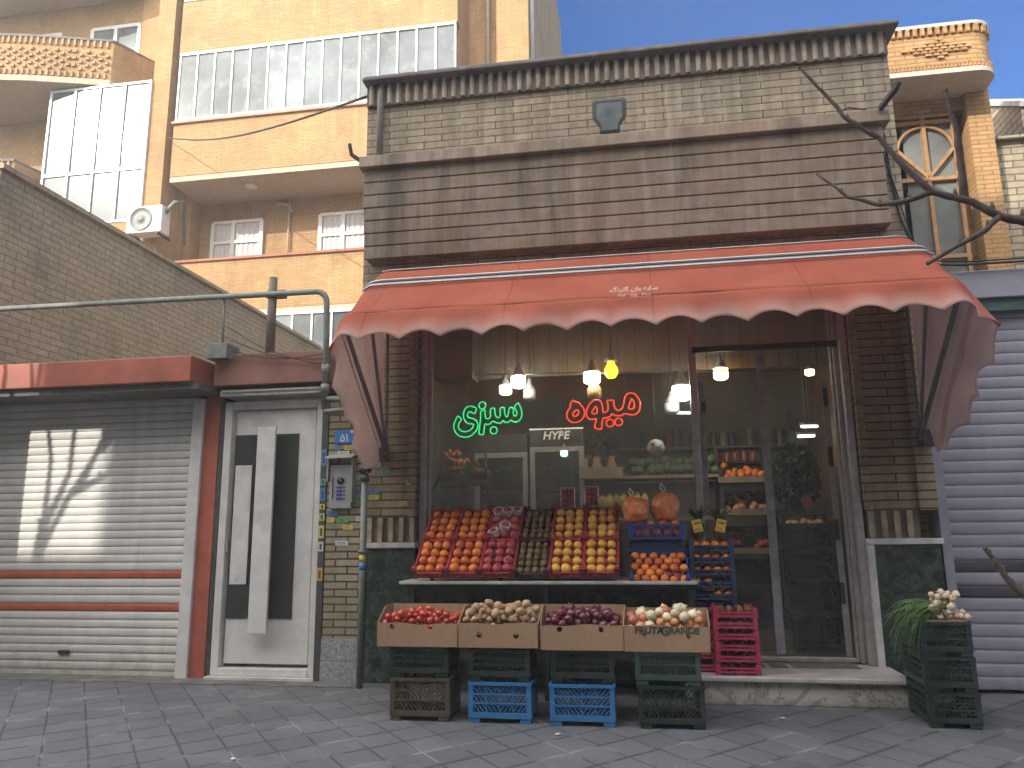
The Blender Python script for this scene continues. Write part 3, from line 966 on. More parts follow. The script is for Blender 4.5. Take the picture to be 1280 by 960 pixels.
# ------------------------------------------------------------------ house entrance between the two shops
en = thing('entrance_bay', 'narrow house entrance bay with buff brick pier, dark lintel and granite foot', 'entrance', (-3.4, 7.2, 0))
b = B()
b.box(-3.03, -2.625, 7.2, 7.5, 0.39, 2.74)
b.build('pier', brick_entry, en)
granite = plain('speckled_granite', (0.28, 0.29, 0.31), 0.5, 0.5, 55, 0.08)
b = B(); b.box(-3.04, -2.622, 7.19, 7.5, 0, 0.185); b.box(-3.04, -2.622, 7.192, 7.5, 0.19, 0.388)
b.build('granite_foot', granite, en, bevel=0.004)
b = B(); b.box(-4.225, -2.66, 7.06, 7.5, 2.84, 3.16)
b.build('lintel', plain('dull_red_lintel', (0.24, 0.105, 0.08), 0.65, 0.3, 4, 0.1), en, bevel=0.008)
b = B(); b.box(-4.18, -3.10, 7.12, 7.5, 2.745, 2.80); b.box(-4.15, -3.10, 7.10, 7.118, 2.78, 2.80)
b.build('door_header', trim_white, en)
b = B(); b.box(-3.10, -3.035, 7.19, 7.36, 0.0, 2.838); b.box(-4.23, -4.185, 7.24, 7.5, 0, 2.838)
b.build('side_strip', plain('dark_strip', (0.05, 0.052, 0.05), 0.6, 0.3), en)
# the door
do = thing('entrance_door', 'white metal house door with dark inset and a tall white pull bar', 'door', (-3.64, 7.3, 0.03))
b = B()
b.box(-4.18, -4.10, 7.24, 7.36, 0.03, 2.70); b.box(-3.18, -3.105, 7.24, 7.36, 0.03, 2.70); b.box(-4.098, -3.182, 7.24, 7.36, 2.62, 2.70)
b.box(-4.098, -3.182, 7.235, 7.36, 0.03, 0.10)
b.build('door_frame', white_metal, do, bevel=0.006)
b = B(); b.box(-4.07, -3.205, 7.285, 7.33, 0.135, 2.605)
b.build('door_leaf', white_metal, do, bevel=0.006)
inset = plain('dark_inset', (0.035, 0.036, 0.036), 0.35, 0.3)
b = B(); b.box(-4.065, -3.38, 7.272, 7.286, 0.56, 2.36)
b.build('dark_panel', inset, do, bevel=0.003)
b = B(); b.box(-4.045, -3.865, 7.264, 7.2735, 0.88, 2.05)
b.build('white_panel', white_metal, do, bevel=0.003)
b = B(); b.box(-3.855, -3.72, 7.266, 7.2735, 0.88, 2.05)
b.build('glass_slot', plain('dark_glass', (0.012, 0.014, 0.014), 0.05, 0.2, bump=0, spec=0.8), do)
b = B(); b.box(-3.765, -3.575, 7.15, 7.185, 0.43, 2.42)
ph = b.build('pull_bar', white_metal, do, bevel=0.004)
b = B(); b.box(-3.69, -3.65, 7.186, 7.271, 0.80, 0.84); b.box(-3.69, -3.65, 7.186, 7.271, 2.05, 2.09)
b.build('bar_bracket', alu_dark, ph)
b = B(); b.box(-4.095, -4.075, 7.25, 7.284, 1.20, 1.32)
b.build('lock', alu, do)
b = B(); b.box(-4.2, -3.09, 7.17, 7.4, 0.0, 0.028)
b.build('sill', trim_white, do)

# intercom
ic = thing('intercom', 'steel door intercom with camera eye and four bell buttons under a small hood', 'intercom', (-2.87, 7.2, 1.6))
steel = plain('brushed_steel', (0.52, 0.53, 0.56), 0.35, 0.1, 30, 0.05, metal=0.7)
b = B(); b.box(-2.985, -2.765, 7.15, 7.199, 1.60, 2.02); b.build('plate', steel, ic, bevel=0.005)
b = B()
b.extrude_x([(7.05, 2.075), (7.05, 2.085), (7.199, 2.13), (7.199, 2.12)], -3.01, -2.73)
b.box(-2.755, -2.735, 7.10, 7.199, 1.65, 2.075); b.box(-3.008, -2.992, 7.12, 7.199, 1.86, 2.08)
b.build('hood', plain('grey_hood', (0.30, 0.31, 0.31), 0.5, 0.2), ic)
b = B(); b.lathe([(0.036, 0), (0.036, 0.012), (0.024, 0.016), (0.0, 0.016)], n=18, Mx=Matrix.Translation((-2.87, 7.15, 1.865)) @ Matrix.Rotation(PI / 2, 4, 'X'))
b.build('lens', plain('black_lens', (0.01, 0.01, 0.012), 0.1, 0.1, bump=0), ic)
for i in range(4):
    b = B(); b.box(-2.91, -2.855, 7.140, 7.149, 1.79 - i * 0.036, 1.81 - i * 0.036); b.build('button', plain('blue_button', (0.05, 0.06, 0.30), 0.4, 0.1), ic)
    if i == 0: bm_ = bpy.data.materials['blue_button']
b = B()
for i in range(4): b.box(-2.845, -2.825, 7.145, 7.149, 1.792 - i * 0.036, 1.806 - i * 0.036)
b.box(-2.955, -2.945, 7.145, 7.149, 1.69, 1.9)
b.build('name_strip', alu_dark, ic)
# number plate
pl = thing('number_plate', 'small blue house number plate reading 51 on the buff brick pier', 'plate', (-2.87, 7.2, 2.24))
b = B(); b.box(-2.965, -2.765, 7.185, 7.199, 2.235, 2.365); b.build('plate', plain('blue_enamel', (0.05, 0.20, 0.55), 0.35, 0.15), pl, bevel=0.003)
b = B(); lettering(b, '\u06F5\u06F1', 0.11, (-2.865, 7.182, 2.285), extrude=0.001, bold=0.002)
b.box(-2.80, -2.77, 7.181, 7.184, 2.335, 2.36); b.build('digits', plain('plate_white', (0.7, 0.7, 0.7), 0.5, 0.1, bump=0), pl)
# advertising stickers
SC = {'yellow': (0.62, 0.50, 0.10), 'green': (0.12, 0.42, 0.14), 'blue': (0.08, 0.20, 0.48), 'white': (0.58, 0.58, 0.58), 'orange': (0.62, 0.30, 0.06), 'teal': (0.10, 0.38, 0.30), 'lime': (0.45, 0.55, 0.15)}
SM = {k_: plain('sticker_' + k_, v, 0.5, 0.12, bump=0) for k_, v in SC.items()}
ink = plain('sticker_ink', (0.06, 0.06, 0.09), 0.6, 0.1, bump=0)
STK = [(-2.93, 2.19, 'blue', 0.05, 'beneath the blue number plate'), (-2.80, 2.19, 'yellow', 0.12, 'under the right end of the number plate'), (-2.87, 2.135, 'white', 0.12, 'just above the intercom hood at its left'),
       (-2.68, 1.98, 'orange', 0.08, 'right of the intercom, highest beside the grey riser'), (-2.69, 1.90, 'white', 0.08, 'right of the intercom, below the orange one'), (-2.70, 1.76, 'blue', 0.10, 'right of the intercom at mid height'),
       (-2.69, 1.69, 'green', 0.09, 'right of the intercom, below the blue one'), (-2.68, 1.50, 'white', 0.09, 'low on the pier behind the riser pipe'), (-2.965, 1.555, 'blue', 0.10, 'touching the bottom left of the intercom'),
       (-2.98, 1.49, 'yellow', 0.07, 'low on the pier near the dark strip'), (-2.86, 1.49, 'green', 0.12, 'centred a hand below the intercom'), (-2.80, 1.42, 'yellow', 0.10, 'on the pier under the green one'), (-2.86, 1.27, 'white', 0.13, 'lowest one on the pier'),
       (-2.55, 1.76, 'blue', 0.09, 'on the shop pillar just right of the riser'), (-2.55, 1.70, 'yellow', 0.10, 'on the shop pillar below the blue one'), (-2.44, 1.96, 'teal', 0.09, 'on the shop pillar under the awning tip'), (-2.25, 1.64, 'yellow', 0.08, 'far right of the left shop pillar'), (-2.20, 1.84, 'lime', 0.05, 'near the rounded jamb bricks of the left pillar')]
for x, z, c_, w_, where in STK:
    s = thing('sticker', 'small %s advertising sticker %s' % (c_, where), 'sticker', (x, 7.197, z), 'advertising stickers by the entrance')
    yf = 7.194
    b = B(); b.box(x - w_ / 2, x + w_ / 2, yf, yf + 0.003, z - 0.022, z + 0.022); b.build('paper', SM[c_], s)
    b = B()
    for q in range(2):
        b.box(x - w_ * 0.38, x + w_ * (0.1 + 0.25 * rnd.random()), yf - 0.002, yf - 0.0002, z - 0.010 + q * 0.014, z - 0.005 + q * 0.014)
    b.build('print', ink, s)
for z, c_, hh, where in ((2.10, 'blue', 0.16, 'highest on the dark strip beside the house door'), (1.86, 'teal', 0.06, 'second from the top on the dark strip'), (1.74, 'blue', 0.12, 'level with the intercom eye on the dark strip'), (1.62, 'yellow', 0.05, 'on the dark strip between blue and lime ones'), (1.52, 'lime', 0.07, 'on the dark strip above the tall yellow one'), (1.38, 'yellow', 0.12, 'tall, in the middle of the dark strip'), (1.24, 'white', 0.09, 'on the dark strip under the tall yellow one'), (0.98, 'orange', 0.12, 'lowest on the dark strip')):
    s = thing('sticker', 'narrow %s advertising sticker %s' % (c_, where), 'sticker', (-3.07, 7.187, z), 'advertising stickers by the entrance')
    b = B(); b.box(-3.095, -3.042, 7.185, 7.1885, z - hh / 2, z + hh / 2); b.build('paper', SM[c_], s)
    b = B(); b.box(-3.08, -3.057, 7.183, 7.1848, z - hh * 0.35, z + hh * 0.3); b.build('print', ink, s)

# pipes
gas = plain('grey_green_paint', (0.17, 0.19, 0.175), 0.5, 0.25, 12, 0.15)
def arc(c, r, a0, a1, ax, ay, n=6):
    return [Vector(c) + Vector(ax) * r * math.cos(a0 + (a1 - a0) * i / n) + Vector(ay) * r * math.sin(a0 + (a1 - a0) * i / n) for i in range(n + 1)]
gp = thing('gas_pipe', 'grey gas pipe running level above the lintel and turning down beside the door', 'pipe', (-3.0, 7.0, 2.6))
b = B()
pts = [(-9.5, 6.98, 3.80)] + [(-3.13, 6.98, 3.745)] + arc((-3.13, 6.98, 3.625), 0.12, PI / 2, 0, (1, 0, 0), (0, 0, 1)) + [(-3.01, 7.0, 3.3), (-3.01, 7.02, 2.55)]
b.tube(pts, 0.03, 10)
b.build('pipe', gas, gp)
b = B(); b.tube([(-3.01, 7.02, 2.9), (-3.01, 7.02, 3.0)], 0.042, 10); b.build('joint', gas, gp)
b = B(); b.tube([(-3.01, 7.02, 2.72), (-3.01, 7.02, 2.80)], 0.045, 10); b.build('joint', gas, gp)
b = B(); b.tube([(-3.01, 7.02, 2.66), (-2.70, 7.06, 2.64)], 0.028, 8)
b.build('side_branch', gas, gp)
b = B(); b.tube([(-3.0, 7.0, 2.52), (-2.8, 7.1, 2.56), (-2.68, 7.12, 2.5)], 0.03, 8)
b.build('side_branch', gas, gp)
b = B(); b.tube([(-4.13, 7.0, 3.78), (-4.13, 7.02, 3.16)], 0.014, 8); b.build('drop_pipe', gas, gp)
bx = B(); bx.box(-4.26, -4.04, 6.95, 7.2, 3.102, 3.26); bx.build('junction_box', gas, None, 'grey green box on the shutter shop roof under the thin drop pipe', 'box', origin=(-4.15, 7.1, 3.1), bevel=0.006)
ft = thing('flue_pipe', 'rusty upright flue pipe with a collar standing behind the lintel', 'pipe', (-3.72, 7.2, 3.16))
b = B(); b.tube([(-3.73, 7.25, 3.12), (-3.73, 7.25, 4.02)], [0.05, 0.042], 12); b.build('pipe', plain('rusty_pipe', (0.16, 0.14, 0.11), 0.7, 0.4), ft)
b = B(); b.tube([(-3.73, 7.25, 3.80), (-3.73, 7.25, 3.86)], 0.07, 12); b.box(-3.68, -3.58, 7.22, 7.28, 3.79, 3.87); b.build('collar', plain('rusty_collar', (0.12, 0.10, 0.08), 0.7, 0.4), ft)
rp = thing('riser_pipe', 'grey standing riser pipe with a valve on the pavement before the left pillar', 'pipe', (-2.555, 6.95, 0))
b = B(); b.tube([(-2.555, 6.95, 0), (-2.555, 6.95, 1.86)], 0.030, 12); b.build('pipe', gas, rp)
b = B(); b.tube([(-2.555, 6.95, 1.84), (-2.555, 6.95, 1.90)], 0.045, 10); b.tube([(-2.60, 6.95, 1.97), (-2.50, 6.95, 1.95)], 0.035, 10); b.tube([(-2.555, 6.95, 1.90), (-2.555, 6.95, 2.06)], 0.03, 10); b.bar((-2.56, 6.93, 2.05), (-2.64, 6.93, 2.12), 0.03, 0.015); b.tube([(-2.555, 6.95, 2.06), (-2.52, 7.1, 2.08)], 0.022, 8)
b.build('valve', plain('dark_valve', (0.04, 0.05, 0.045), 0.6, 0.3), rp)
b = B(); b.tube([(-2.555, 6.95, 1.18), (-2.555, 6.95, 1.21)], 0.045, 10); b.build('collar', gas, rp)
b = B(); b.tube([(-2.555, 6.95, 1.10), (-2.555, 6.95, 1.165)], 0.0315, 12, mat=0); b.tube([(-2.555, 6.95, 1.03), (-2.555, 6.95, 1.098)], 0.0315, 12, mat=1)
b.build('tape', [SM['yellow'], SM['blue']], rp)
# thin wires by the pipes
b = B()
for q in range(3):
    p0, p1 = Vector((-4.1, 7.0, 3.45 - q * 0.12)), Vector((-3.0, 7.02, 3.0 + q * 0.06))
    b.tube([p0.lerp(p1, t / 10) + Vector((0, 0, -0.08 * math.sin(PI * t / 10))) for t in range(11)], 0.005, 5)
b.tube([(-3.0, 7.05, 3.1), (-2.9, 7.0, 3.0), (-2.86, 7.05, 2.8), (-2.95, 7.05, 2.7)], 0.006, 5)
b.build('wires', cable_m, None, 'thin black wires slung from the drop pipe to the gas pipe', 'wires', origin=(-3.5, 7.0, 3.1))

# ------------------------------------------------------------------ shuttered shop on the right
rsh = thing('shutter_shop', 'closed shop with lilac grey rolling shutter and two dark stripes at the right', 'shop', (3.6, 7.2, 0))
b = B(); shutter_mesh(2.60, 7.5, 0.03, 3.30, 7.32, 0.106, ((0.93, 1.04), (0.735, 0.84)), b)
b.build('roller_shutter', [shut_grey, stripe_dark], rsh)
b = B(); b.box(2.522, 2.598, 7.22, 7.5, 0, 3.3); b.build('shutter_guide', shut_grey, rsh)
b = B(); b.box(2.53, 7.5, 7.18, 7.6, 3.36, 3.62); b.build('shutter_box', shut_grey, rsh, bevel=0.01)
b = B(); b.box(2.53, 7.5, 7.22, 7.6, 3.25, 3.358); b.build('box_soffit', plain('green_edge', (0.05, 0.10, 0.09), 0.6, 0.3), rsh)
b = B(); b.box(2.525, 7.5, 7.6, 8.9, 0, 3.60); b.build('shop_body', brick_white, rsh)
b = B(); b.tube([(2.56, 7.15, 3.70), (2.9, 7.12, 3.66), (3.4, 7.12, 3.66), (7, 7.12, 3.72)], 0.012, 6); b.build('power_cable', cable_m, None, 'thicker black cable sagging along the top of the right shutter box', 'cable', origin=(3, 7.1, 3.6))
b = B(); b.tube([(2.52, 7.15, 3.74), (3.0, 7.13, 3.69), (7, 7.13, 3.70)], 0.008, 6)
b.build('power_cable', cable_m, None, 'thinner black cable just above the thicker one on the right shutter box', 'cable', origin=(3, 7.1, 3.6))
# ------------------------------------------------------------------ apartment house with arched bay on the right
rb = thing('arched_house', 'sunlit buff brick house with rounded balcony over an arched bay window', 'house', (4, 9.2, 0))
b = B(); b.box(3.0, 3.30, 9.25, 9.6, 0, 6.62); b.box(4.0, 4.26, 9.12, 9.6, 0, 6.62); b.box(2.6, 4.26, 9.6, 14, 0, 6.62); b.box(2.6, 4.0, 9.22, 9.598, 6.27, 6.62)
b.build('wall', brick_yellow, rb)
# balcony with rounded right corner
def bal_prof(x0, x1, y0, y1, r):
    pr = [(x0, y1), (x0, y0)]
    for k in range(9):
        a = -PI / 2 + PI / 2 * k / 8
        pr.append((x1 - r + r * math.cos(a), y0 + r + r * math.sin(a)))
    pr.append((x1, y1))
    return pr
b = B(); b.extrude_z(bal_prof(2.6, 4.20, 8.66, 9.6, 0.25), 6.50, 6.93)
b.build('balcony', brick_yellow, rb)
b = B(); b.extrude_z(bal_prof(2.6, 4.22, 8.64, 9.6, 0.26), 6.44, 6.498); b.build('balcony_slab', plain('plaster_soffit', (0.55, 0.48, 0.42), 0.8, 0.15), rb)
b = B(); b.extrude_z(bal_prof(2.6, 4.225, 8.635, 9.6, 0.26), 7.035, 7.075); b.build('balcony_coping', trim_white, rb)
b = B()
x = 2.65
pr = bal_prof(2.6, 4.205, 8.655, 9.6, 0.25)
path = []
for (p, q) in zip(pr[1:], pr[2:]):
    n_ = max(1, int((Vector(q) - Vector(p)).length / 0.02))
    for k in range(n_): path.append((p[0] + (q[0] - p[0]) * k / n_, p[1] + (q[1] - p[1]) * k / n_))
for i in range(0, len(path) - 2, 4):
    p, q = path[i], path[min(i + 2, len(path) - 1)]
    b.bar((p[0], p[1], 6.985), (q[0], q[1], 6.985), 0.05, 0.096)
for i in range(0, len(path) - 2, 2):
    p, q = path[i], path[min(i + 1, len(path) - 1)]
    b.bar((p[0], p[1] + 0.01, 6.55), (q[0] - 0.004, q[1] + 0.01, 6.55), 0.045, 0.07)
# diamond of raised bricks
for rr in range(-3, 4):
    for cc_ in range(-4, 5):
        if abs(rr) * 1.3 + abs(cc_) <= 4.4:
            xx = 3.55 + cc_ * 0.085 + (0.042 if rr % 2 else 0)
            b.box(xx - 0.032, xx + 0.032, 8.632, 8.662, 6.76 + rr * 0.038 - 0.012, 6.76 + rr * 0.038 + 0.012)
b.extrude_z(bal_prof(2.6, 4.185, 8.68, 9.6, 0.25), 6.932, 7.034)
b.build('brick_pattern', brick_yellow, rb)
# arched bay window
wood = plain('varnished_timber', (0.40, 0.22, 0.09), 0.5, 0.25, 12, 0.1)
wglass = plain('bay_window_glass', (0.20, 0.21, 0.20), 0.06, 0.4, 2, 0.0, spec=0.9)
WX0, WX1, WZ0, WZ1, WY = 3.20, 3.86, 3.6, 6.27, 9.2
b = B(); b.box(WX0, WX1, WY + 0.05, WY + 0.06, WZ0, WZ1); b.add([(WX1, WY + 0.055, WZ0), (4.0, WY + 0.25, WZ0), (4.0, WY + 0.25, WZ1), (WX1, WY + 0.055, WZ1)], [(0, 1, 2, 3)])
bw_ = b.build('bay_pane', wglass, rb)
b = B(); t = 0.045
ms = (WX0 + WX1) / 2
for xx in (WX0, ms, WX1): b.box(xx - t / 2, xx + t / 2, WY, WY + 0.049, WZ0, WZ1)
b.box(4.0 - t, 4.0, WY + 0.19, WY + 0.26, WZ0, WZ1)
for zz in (WZ1 - 0.04, 5.42, 4.45, WZ1 - 0.12):
    b.box(WX0, WX1, WY - 0.004, WY + 0.047, zz - t / 2, zz + t / 2)
    b.bar((WX1, WY + 0.02, zz), (4.0, WY + 0.22, zz), 0.05, t)
rr = (WX1 - WX0) / 2 - 0.02
b.tube([(ms + rr * math.cos(PI * k / 20), WY + 0.018, 5.80 + rr * 0.95 * math.sin(PI * k / 20)) for k in range(21)], 0.022, 6)
b.bar((ms, WY + 0.018, 5.44), (ms - rr, WY + 0.018, 5.80), 0.04, 0.04); b.bar((ms, WY + 0.018, 5.44), (ms + rr, WY + 0.018, 5.80), 0.04, 0.04)
b.build('bay_frame', wood, rb)
# pale wall further right
b = B(); b.box(4.262, 4.75, 9.3, 9.6, 0, 5.86); b.box(4.262, 4.75, 9.22, 9.62, 5.862, 5.90)
b.build('garden_wall', brick_white, None, 'pale brick wall stepping down beside the arched house', 'wall', origin=(4.5, 9.3, 0))
fh = thing('buff_house', 'buff brick house with slanting parapet at the far right edge', 'house', (6, 10, 0))
b = B(); b.extrude_x([(9.0, 0), (9.0, 6.1), (11.2, 7.4), (16, 7.4), (16, 0)], 4.78, 9.0); b.build('wall', brick_white, fh)
b = B(); b.bar((4.90, 8.95, 6.12), (4.90, 11.2, 7.45), 0.3, 0.06); b.build('coping', trim_white, fh)
b = B(); b.box(4.77, 4.785, 9.3, 9.9, 4.6, 5.1); b.build('window', alu_dark, fh)

# ------------------------------------------------------------------ side wall of the yard behind the left shop
b = B(); b.box(-7.4, -7.0, 7.05, 15.93, 3.11, 5.46); b.box(-7.45, -6.95, 7.03, 15.95, 5.462, 5.52)
b.build('yard_wall', brick_shade, None, 'shaded long brick yard wall running back from the street behind the gas pipe', 'wall', origin=(-6.8, 12, 0))

# ------------------------------------------------------------------ yellow apartment block
ap = thing('apartment_block', 'tall sunlit yellow brick apartment block with glazed and open balconies', 'apartment block', (-8, 16, 0))
YF = 16.0
X0, X1 = -11.1, -3.86
b = B()
b.box(X0, X1, YF, 17.4, 13.38, 14.85)          # brick between glazed bands
b.box(X0, X1, YF, YF + 0.25, 10.02, 11.42)     # parapet of the glazed balcony
b.box(X0, X1, YF, YF + 0.25, 6.52, 7.76)       # parapet of the open balcony
b.box(X0, X1, 17.45, 17.7, 5.0, 20.0)          # back wall of the balconies
b.box(X0, X1, YF, 17.4, 2.0, 4.6)
b.box(X1 - 0.25, X1, YF + 0.26, 17.44, 6.5, 13.37)
b.box(X1 + 0.002, -2.25, 17.3, 17.7, 0, 20)    # recessed wall right of the bay
b.box(-3.05, -2.25, 16.75, 17.29, 0, 20)
b.box(-13.0, X0, 17.0, 17.5, 0, 20)            # recessed strip left of the bay
b.box(X0, -2.25, 17.71, 26, 0, 20)
b.box(-11.1, -3.86, YF, 17.4, 16.8, 20)
b.build('wall', brick_yellow, ap)
soff = plain('balcony_soffit', (0.50, 0.40, 0.30), 0.85, 0.15)
b = B(); b.box(X0, X1, YF + 0.01, 17.44, 9.88, 10.018); b.box(X0, X1, YF + 0.01, 17.44, 6.40, 6.518)
b.build('slab', soff, ap)
red_trim = plain('red_sill', (0.36, 0.12, 0.07), 0.7, 0.2)
b = B(); b.box(X0 - 0.03, X1 + 0.03, YF - 0.05, YF + 0.3, 7.762, 7.82); b.build('parapet_sill', red_trim, ap)
b = B(); b.box(X0 - 0.03, X1 + 0.03, YF - 0.06, YF + 0.3, 11.42, 11.48); b.build('band_sill', plain('pink_sill', (0.45, 0.25, 0.18), 0.7, 0.2), ap)
gl_ = plain('balcony_glass', (0.17, 0.19, 0.20), 0.12, 0.45, 0.7, 0.0, spec=0.5, rnd_obj=0.45, dirt=((0.36, 0.36, 0.34), 0.7))
wm = plain('white_frame', (0.75, 0.74, 0.72), 0.4, 0.08)
def band(z0, z1, n, name='glazed_band'):
    bb = B(); 
    bb.box(X0 + 0.03, X1 - 0.03, YF - 0.02, YF + 0.06, z1 - 0.07, z1); bb.box(X0 + 0.03, X1 - 0.03, YF - 0.02, YF + 0.06, z0, z0 + 0.07)
    for i in range(n + 1):
        x = X0 + 0.05 + (X1 - X0 - 0.1) * i / n
        bb.box(x - 0.022, x + 0.022, YF - 0.012, YF + 0.05, z0 + 0.071, z1 - 0.071)
    o = bb.build('window_band', wm, ap)
    for i in range(n):
        xa = X0 + 0.05 + (X1 - X0 - 0.1) * i / n; xb = X0 + 0.05 + (X1 - X0 - 0.1) * (i + 1) / n
        bb = B(); dy = rnd.uniform(-0.006, 0.006)
        bb.box(xa + 0.023, xb - 0.023, YF + 0.015 + dy, YF + 0.025 + dy, z0 + 0.072, z1 - 0.072); bb.build('pane', gl_, o)
    return o
band(11.482, 13.375, 15)
band(4.6, 6.395, 15)
band(14.86, 16.8, 15)
# back wall windows of the open balcony
curtain = plain('net_curtain', (0.62, 0.60, 0.58), 0.6, 0.15, 4, 0.0)
for (xa, xb, za, zb_) in ((-10.7, -9.35, 7.85, 9.35), (-7.75, -6.3, 7.85, 9.35)):
    bb = B(); y = 17.40
    for x in (xa, xa + (xb - xa) * 0.42, xb): bb.box(x - 0.05, x + 0.05, y - 0.03, y + 0.045, za, zb_)
    for z in (za + 0.04, za + 0.95, zb_): bb.box(xa, xb, y - 0.025, y + 0.044, z - 0.04, z + 0.04)
    f = bb.build('balcony_window', wm, ap)
    bb = B(); bb.grid(lambda u, v: Vector((xa + (xb - xa) * u, y + 0.02 + 0.012 * math.sin(u * 60), za + (zb_ - za) * v)), 60, 1); bb.build('curtain', curtain, f)
bb = B(); bb.box(-8.9, -8.65, 17.41, 17.45, 7.9, 8.15); bb.build('wall_box', wm, ap)
bb = B(); bb.lathe([(0.14, 0.06), (0.16, 0.02), (0.12, -0.0)], (-9.2, 16.5, 9.82), 14); bb.build('ceiling_lamp', wm, ap)
bb = B(); bb.tube([(-8.6, 17.38, 9.9), (-8.6, 17.38, 7.8)], 0.03, 6); bb.tube([(-8.95, 17.38, 9.75), (-8.5, 17.2, 9.6), (-8.45, 17.2, 9.4)], 0.04, 6); bb.build('balcony_pipe', soff, ap)
dp = plain('downpipe_grey', (0.16, 0.17, 0.16), 0.6, 0.2)
bb = B(); bb.tube([(-11.55, 16.6, 8.0), (-11.55, 16.6, 20)], 0.09, 10); bb.build('downpipe', dp, ap)
bb = B(); bb.tube([(-3.35, 17.2, 11), (-3.35, 17.2, 20)], 0.05, 8); bb.build('downpipe', soff, ap)
bb = B(); bb.tube([(-2.20, 17.0, 12.6), (-2.18, 17.0, 20)], 0.06, 8); bb.build('downpipe', plain('pale_pipe', (0.6, 0.6, 0.62), 0.5, 0.1), ap)
bb = B(); bb.tube([(-3.7, 17.2, 16), (-3.5, 17.2, 15.4), (-3.0, 16.72, 15.2), (-2.3, 16.7, 14.9)], 0.025, 6); bb.build('wall_cable', cable_m, ap)

# bowed balconies of the left wing
lw = thing('left_wing', 'brick apartment wing with bowed balconies and sun-mirroring windows beside the yellow block', 'apartment wing', (-15, 17, 0))
arcp = [(-18.5, 15.15), (-17.2, 15.08), (-16.0, 15.18), (-14.9, 15.42), (-13.9, 15.72), (-13.0, 16.0)]
def bow(z0, z1, inset_=0.0, y1=17.2):
    pr = [(x, y + inset_) for x, y in arcp] + ([(-12.98 - inset_ * 0.2, 16.02 + inset_), (-12.45, 17.15)] if len(arcp) > 5 else [(-14.7, 16.6)]) + [(-18.5, 17.2)]
    bb = B(); bb.extrude_z(pr, z0, z1); return bb
b = B(); b.box(-18.6, -13.0, 17.2, 26, 0, 20)
b.build('wall', brick_yellow, lw)
for z in (9.42, 12.86, 16.3):
    arcs = arcp
    if z < 10: arcp = [(-18.5, 15.15), (-17.2, 15.08), (-16.0, 15.18), (-14.95, 15.42)]
    bow(z, z + 1.08).build('balcony_front', brick_yellow, lw)
    bow(z - 0.16, z - 0.002, -0.03).build('balcony_slab', soff, lw)
    bow(z + 1.082, z + 1.14, -0.04).build('balcony_coping', coping_m, lw)
    bb = B()
    for (p, q) in zip(arcp, arcp[1:]):
        n_ = int((Vector(q) - Vector(p)).length / 0.14)
        for k in range(n_):
            x = p[0] + (q[0] - p[0]) * k / n_; y = p[1] + (q[1] - p[1]) * k / n_
            bb.box(x, x + 0.06, y - 0.035, y + 0.01, z + 0.9, z + 1.07); bb.box(x, x + 0.06, y - 0.035, y + 0.01, z + 0.02, z + 0.16)
            for r_ in range(6):
                if (k + r_) % 2: bb.box(x, x + 0.1, y - 0.03, y + 0.01, z + 0.22 + r_ * 0.1, z + 0.29 + r_ * 0.1)
    bb.build('brick_pattern', brick_yellow, lw)
    arcp = arcs
    if z > 12:
        for (xa, xb) in ((-18.3, -15.6), (-14.6, -13.15)):
            bb = B(); za, zb_ = z + 0.3, z + 2.45
            for k in range(3):
                x = xa + (xb - xa) * k / 2; bb.box(x - 0.05, x + 0.05, 17.1, 17.19, za, zb_)
            bb.box(xa, xb, 17.105, 17.185, zb_ - 0.06, zb_ + 0.04)
            f = bb.build('window', wm, lw)
            bb = B(); bb.box(xa, xb, 17.15, 17.16, za, zb_ - 0.06); bb.build('pane', gl_, f)
# enclosed balcony whose tinted glass throws the sun back
mir = N('sun_film_glass')
mir.b.inputs['Base Color'].default_value = (0.10, 0.12, 0.12, 1)
mir.set(Roughness=0.085)
mir.b.inputs['Specular IOR Level'].default_value = 1.0
bb = B()
XA, XB, ZA, ZB = -14.55, -11.75, 8.9, 12.66
YG = 15.88
bb.box(XA, XB, YG, YG + 0.10, ZB - 0.06, ZB); bb.box(XA, XB, YG, YG + 0.10, ZA, ZA + 0.06)
bb.box(XA, XB, YG - 0.005, YG + 0.095, 10.25, 10.33)
for k in range(5):
    x = XA + (XB - XA) * k / 4; bb.box(x - 0.03, x + 0.03, YG - 0.01, YG + 0.09, ZA, ZB)
f = bb.build('enclosed_balcony', wm, lw)
for k in range(4):
    bb = B(); xa = XA + (XB - XA) * k / 4 + 0.03; xb = XA + (XB - XA) * (k + 1) / 4 - 0.03
    bb.box(xa, xb, YG + 0.03, YG + 0.04, ZA + 0.06, ZB - 0.06); bb.build('pane', mir.m, f)

bb = B(); bb.box(XA, XB, YG + 0.02, 17.0, 7.9, ZA - 0.002); bb.box(XB + 0.035, -11.25, YG + 0.05, 17.0, 7.0, 20); bb.build('pier', brick_yellow, lw)
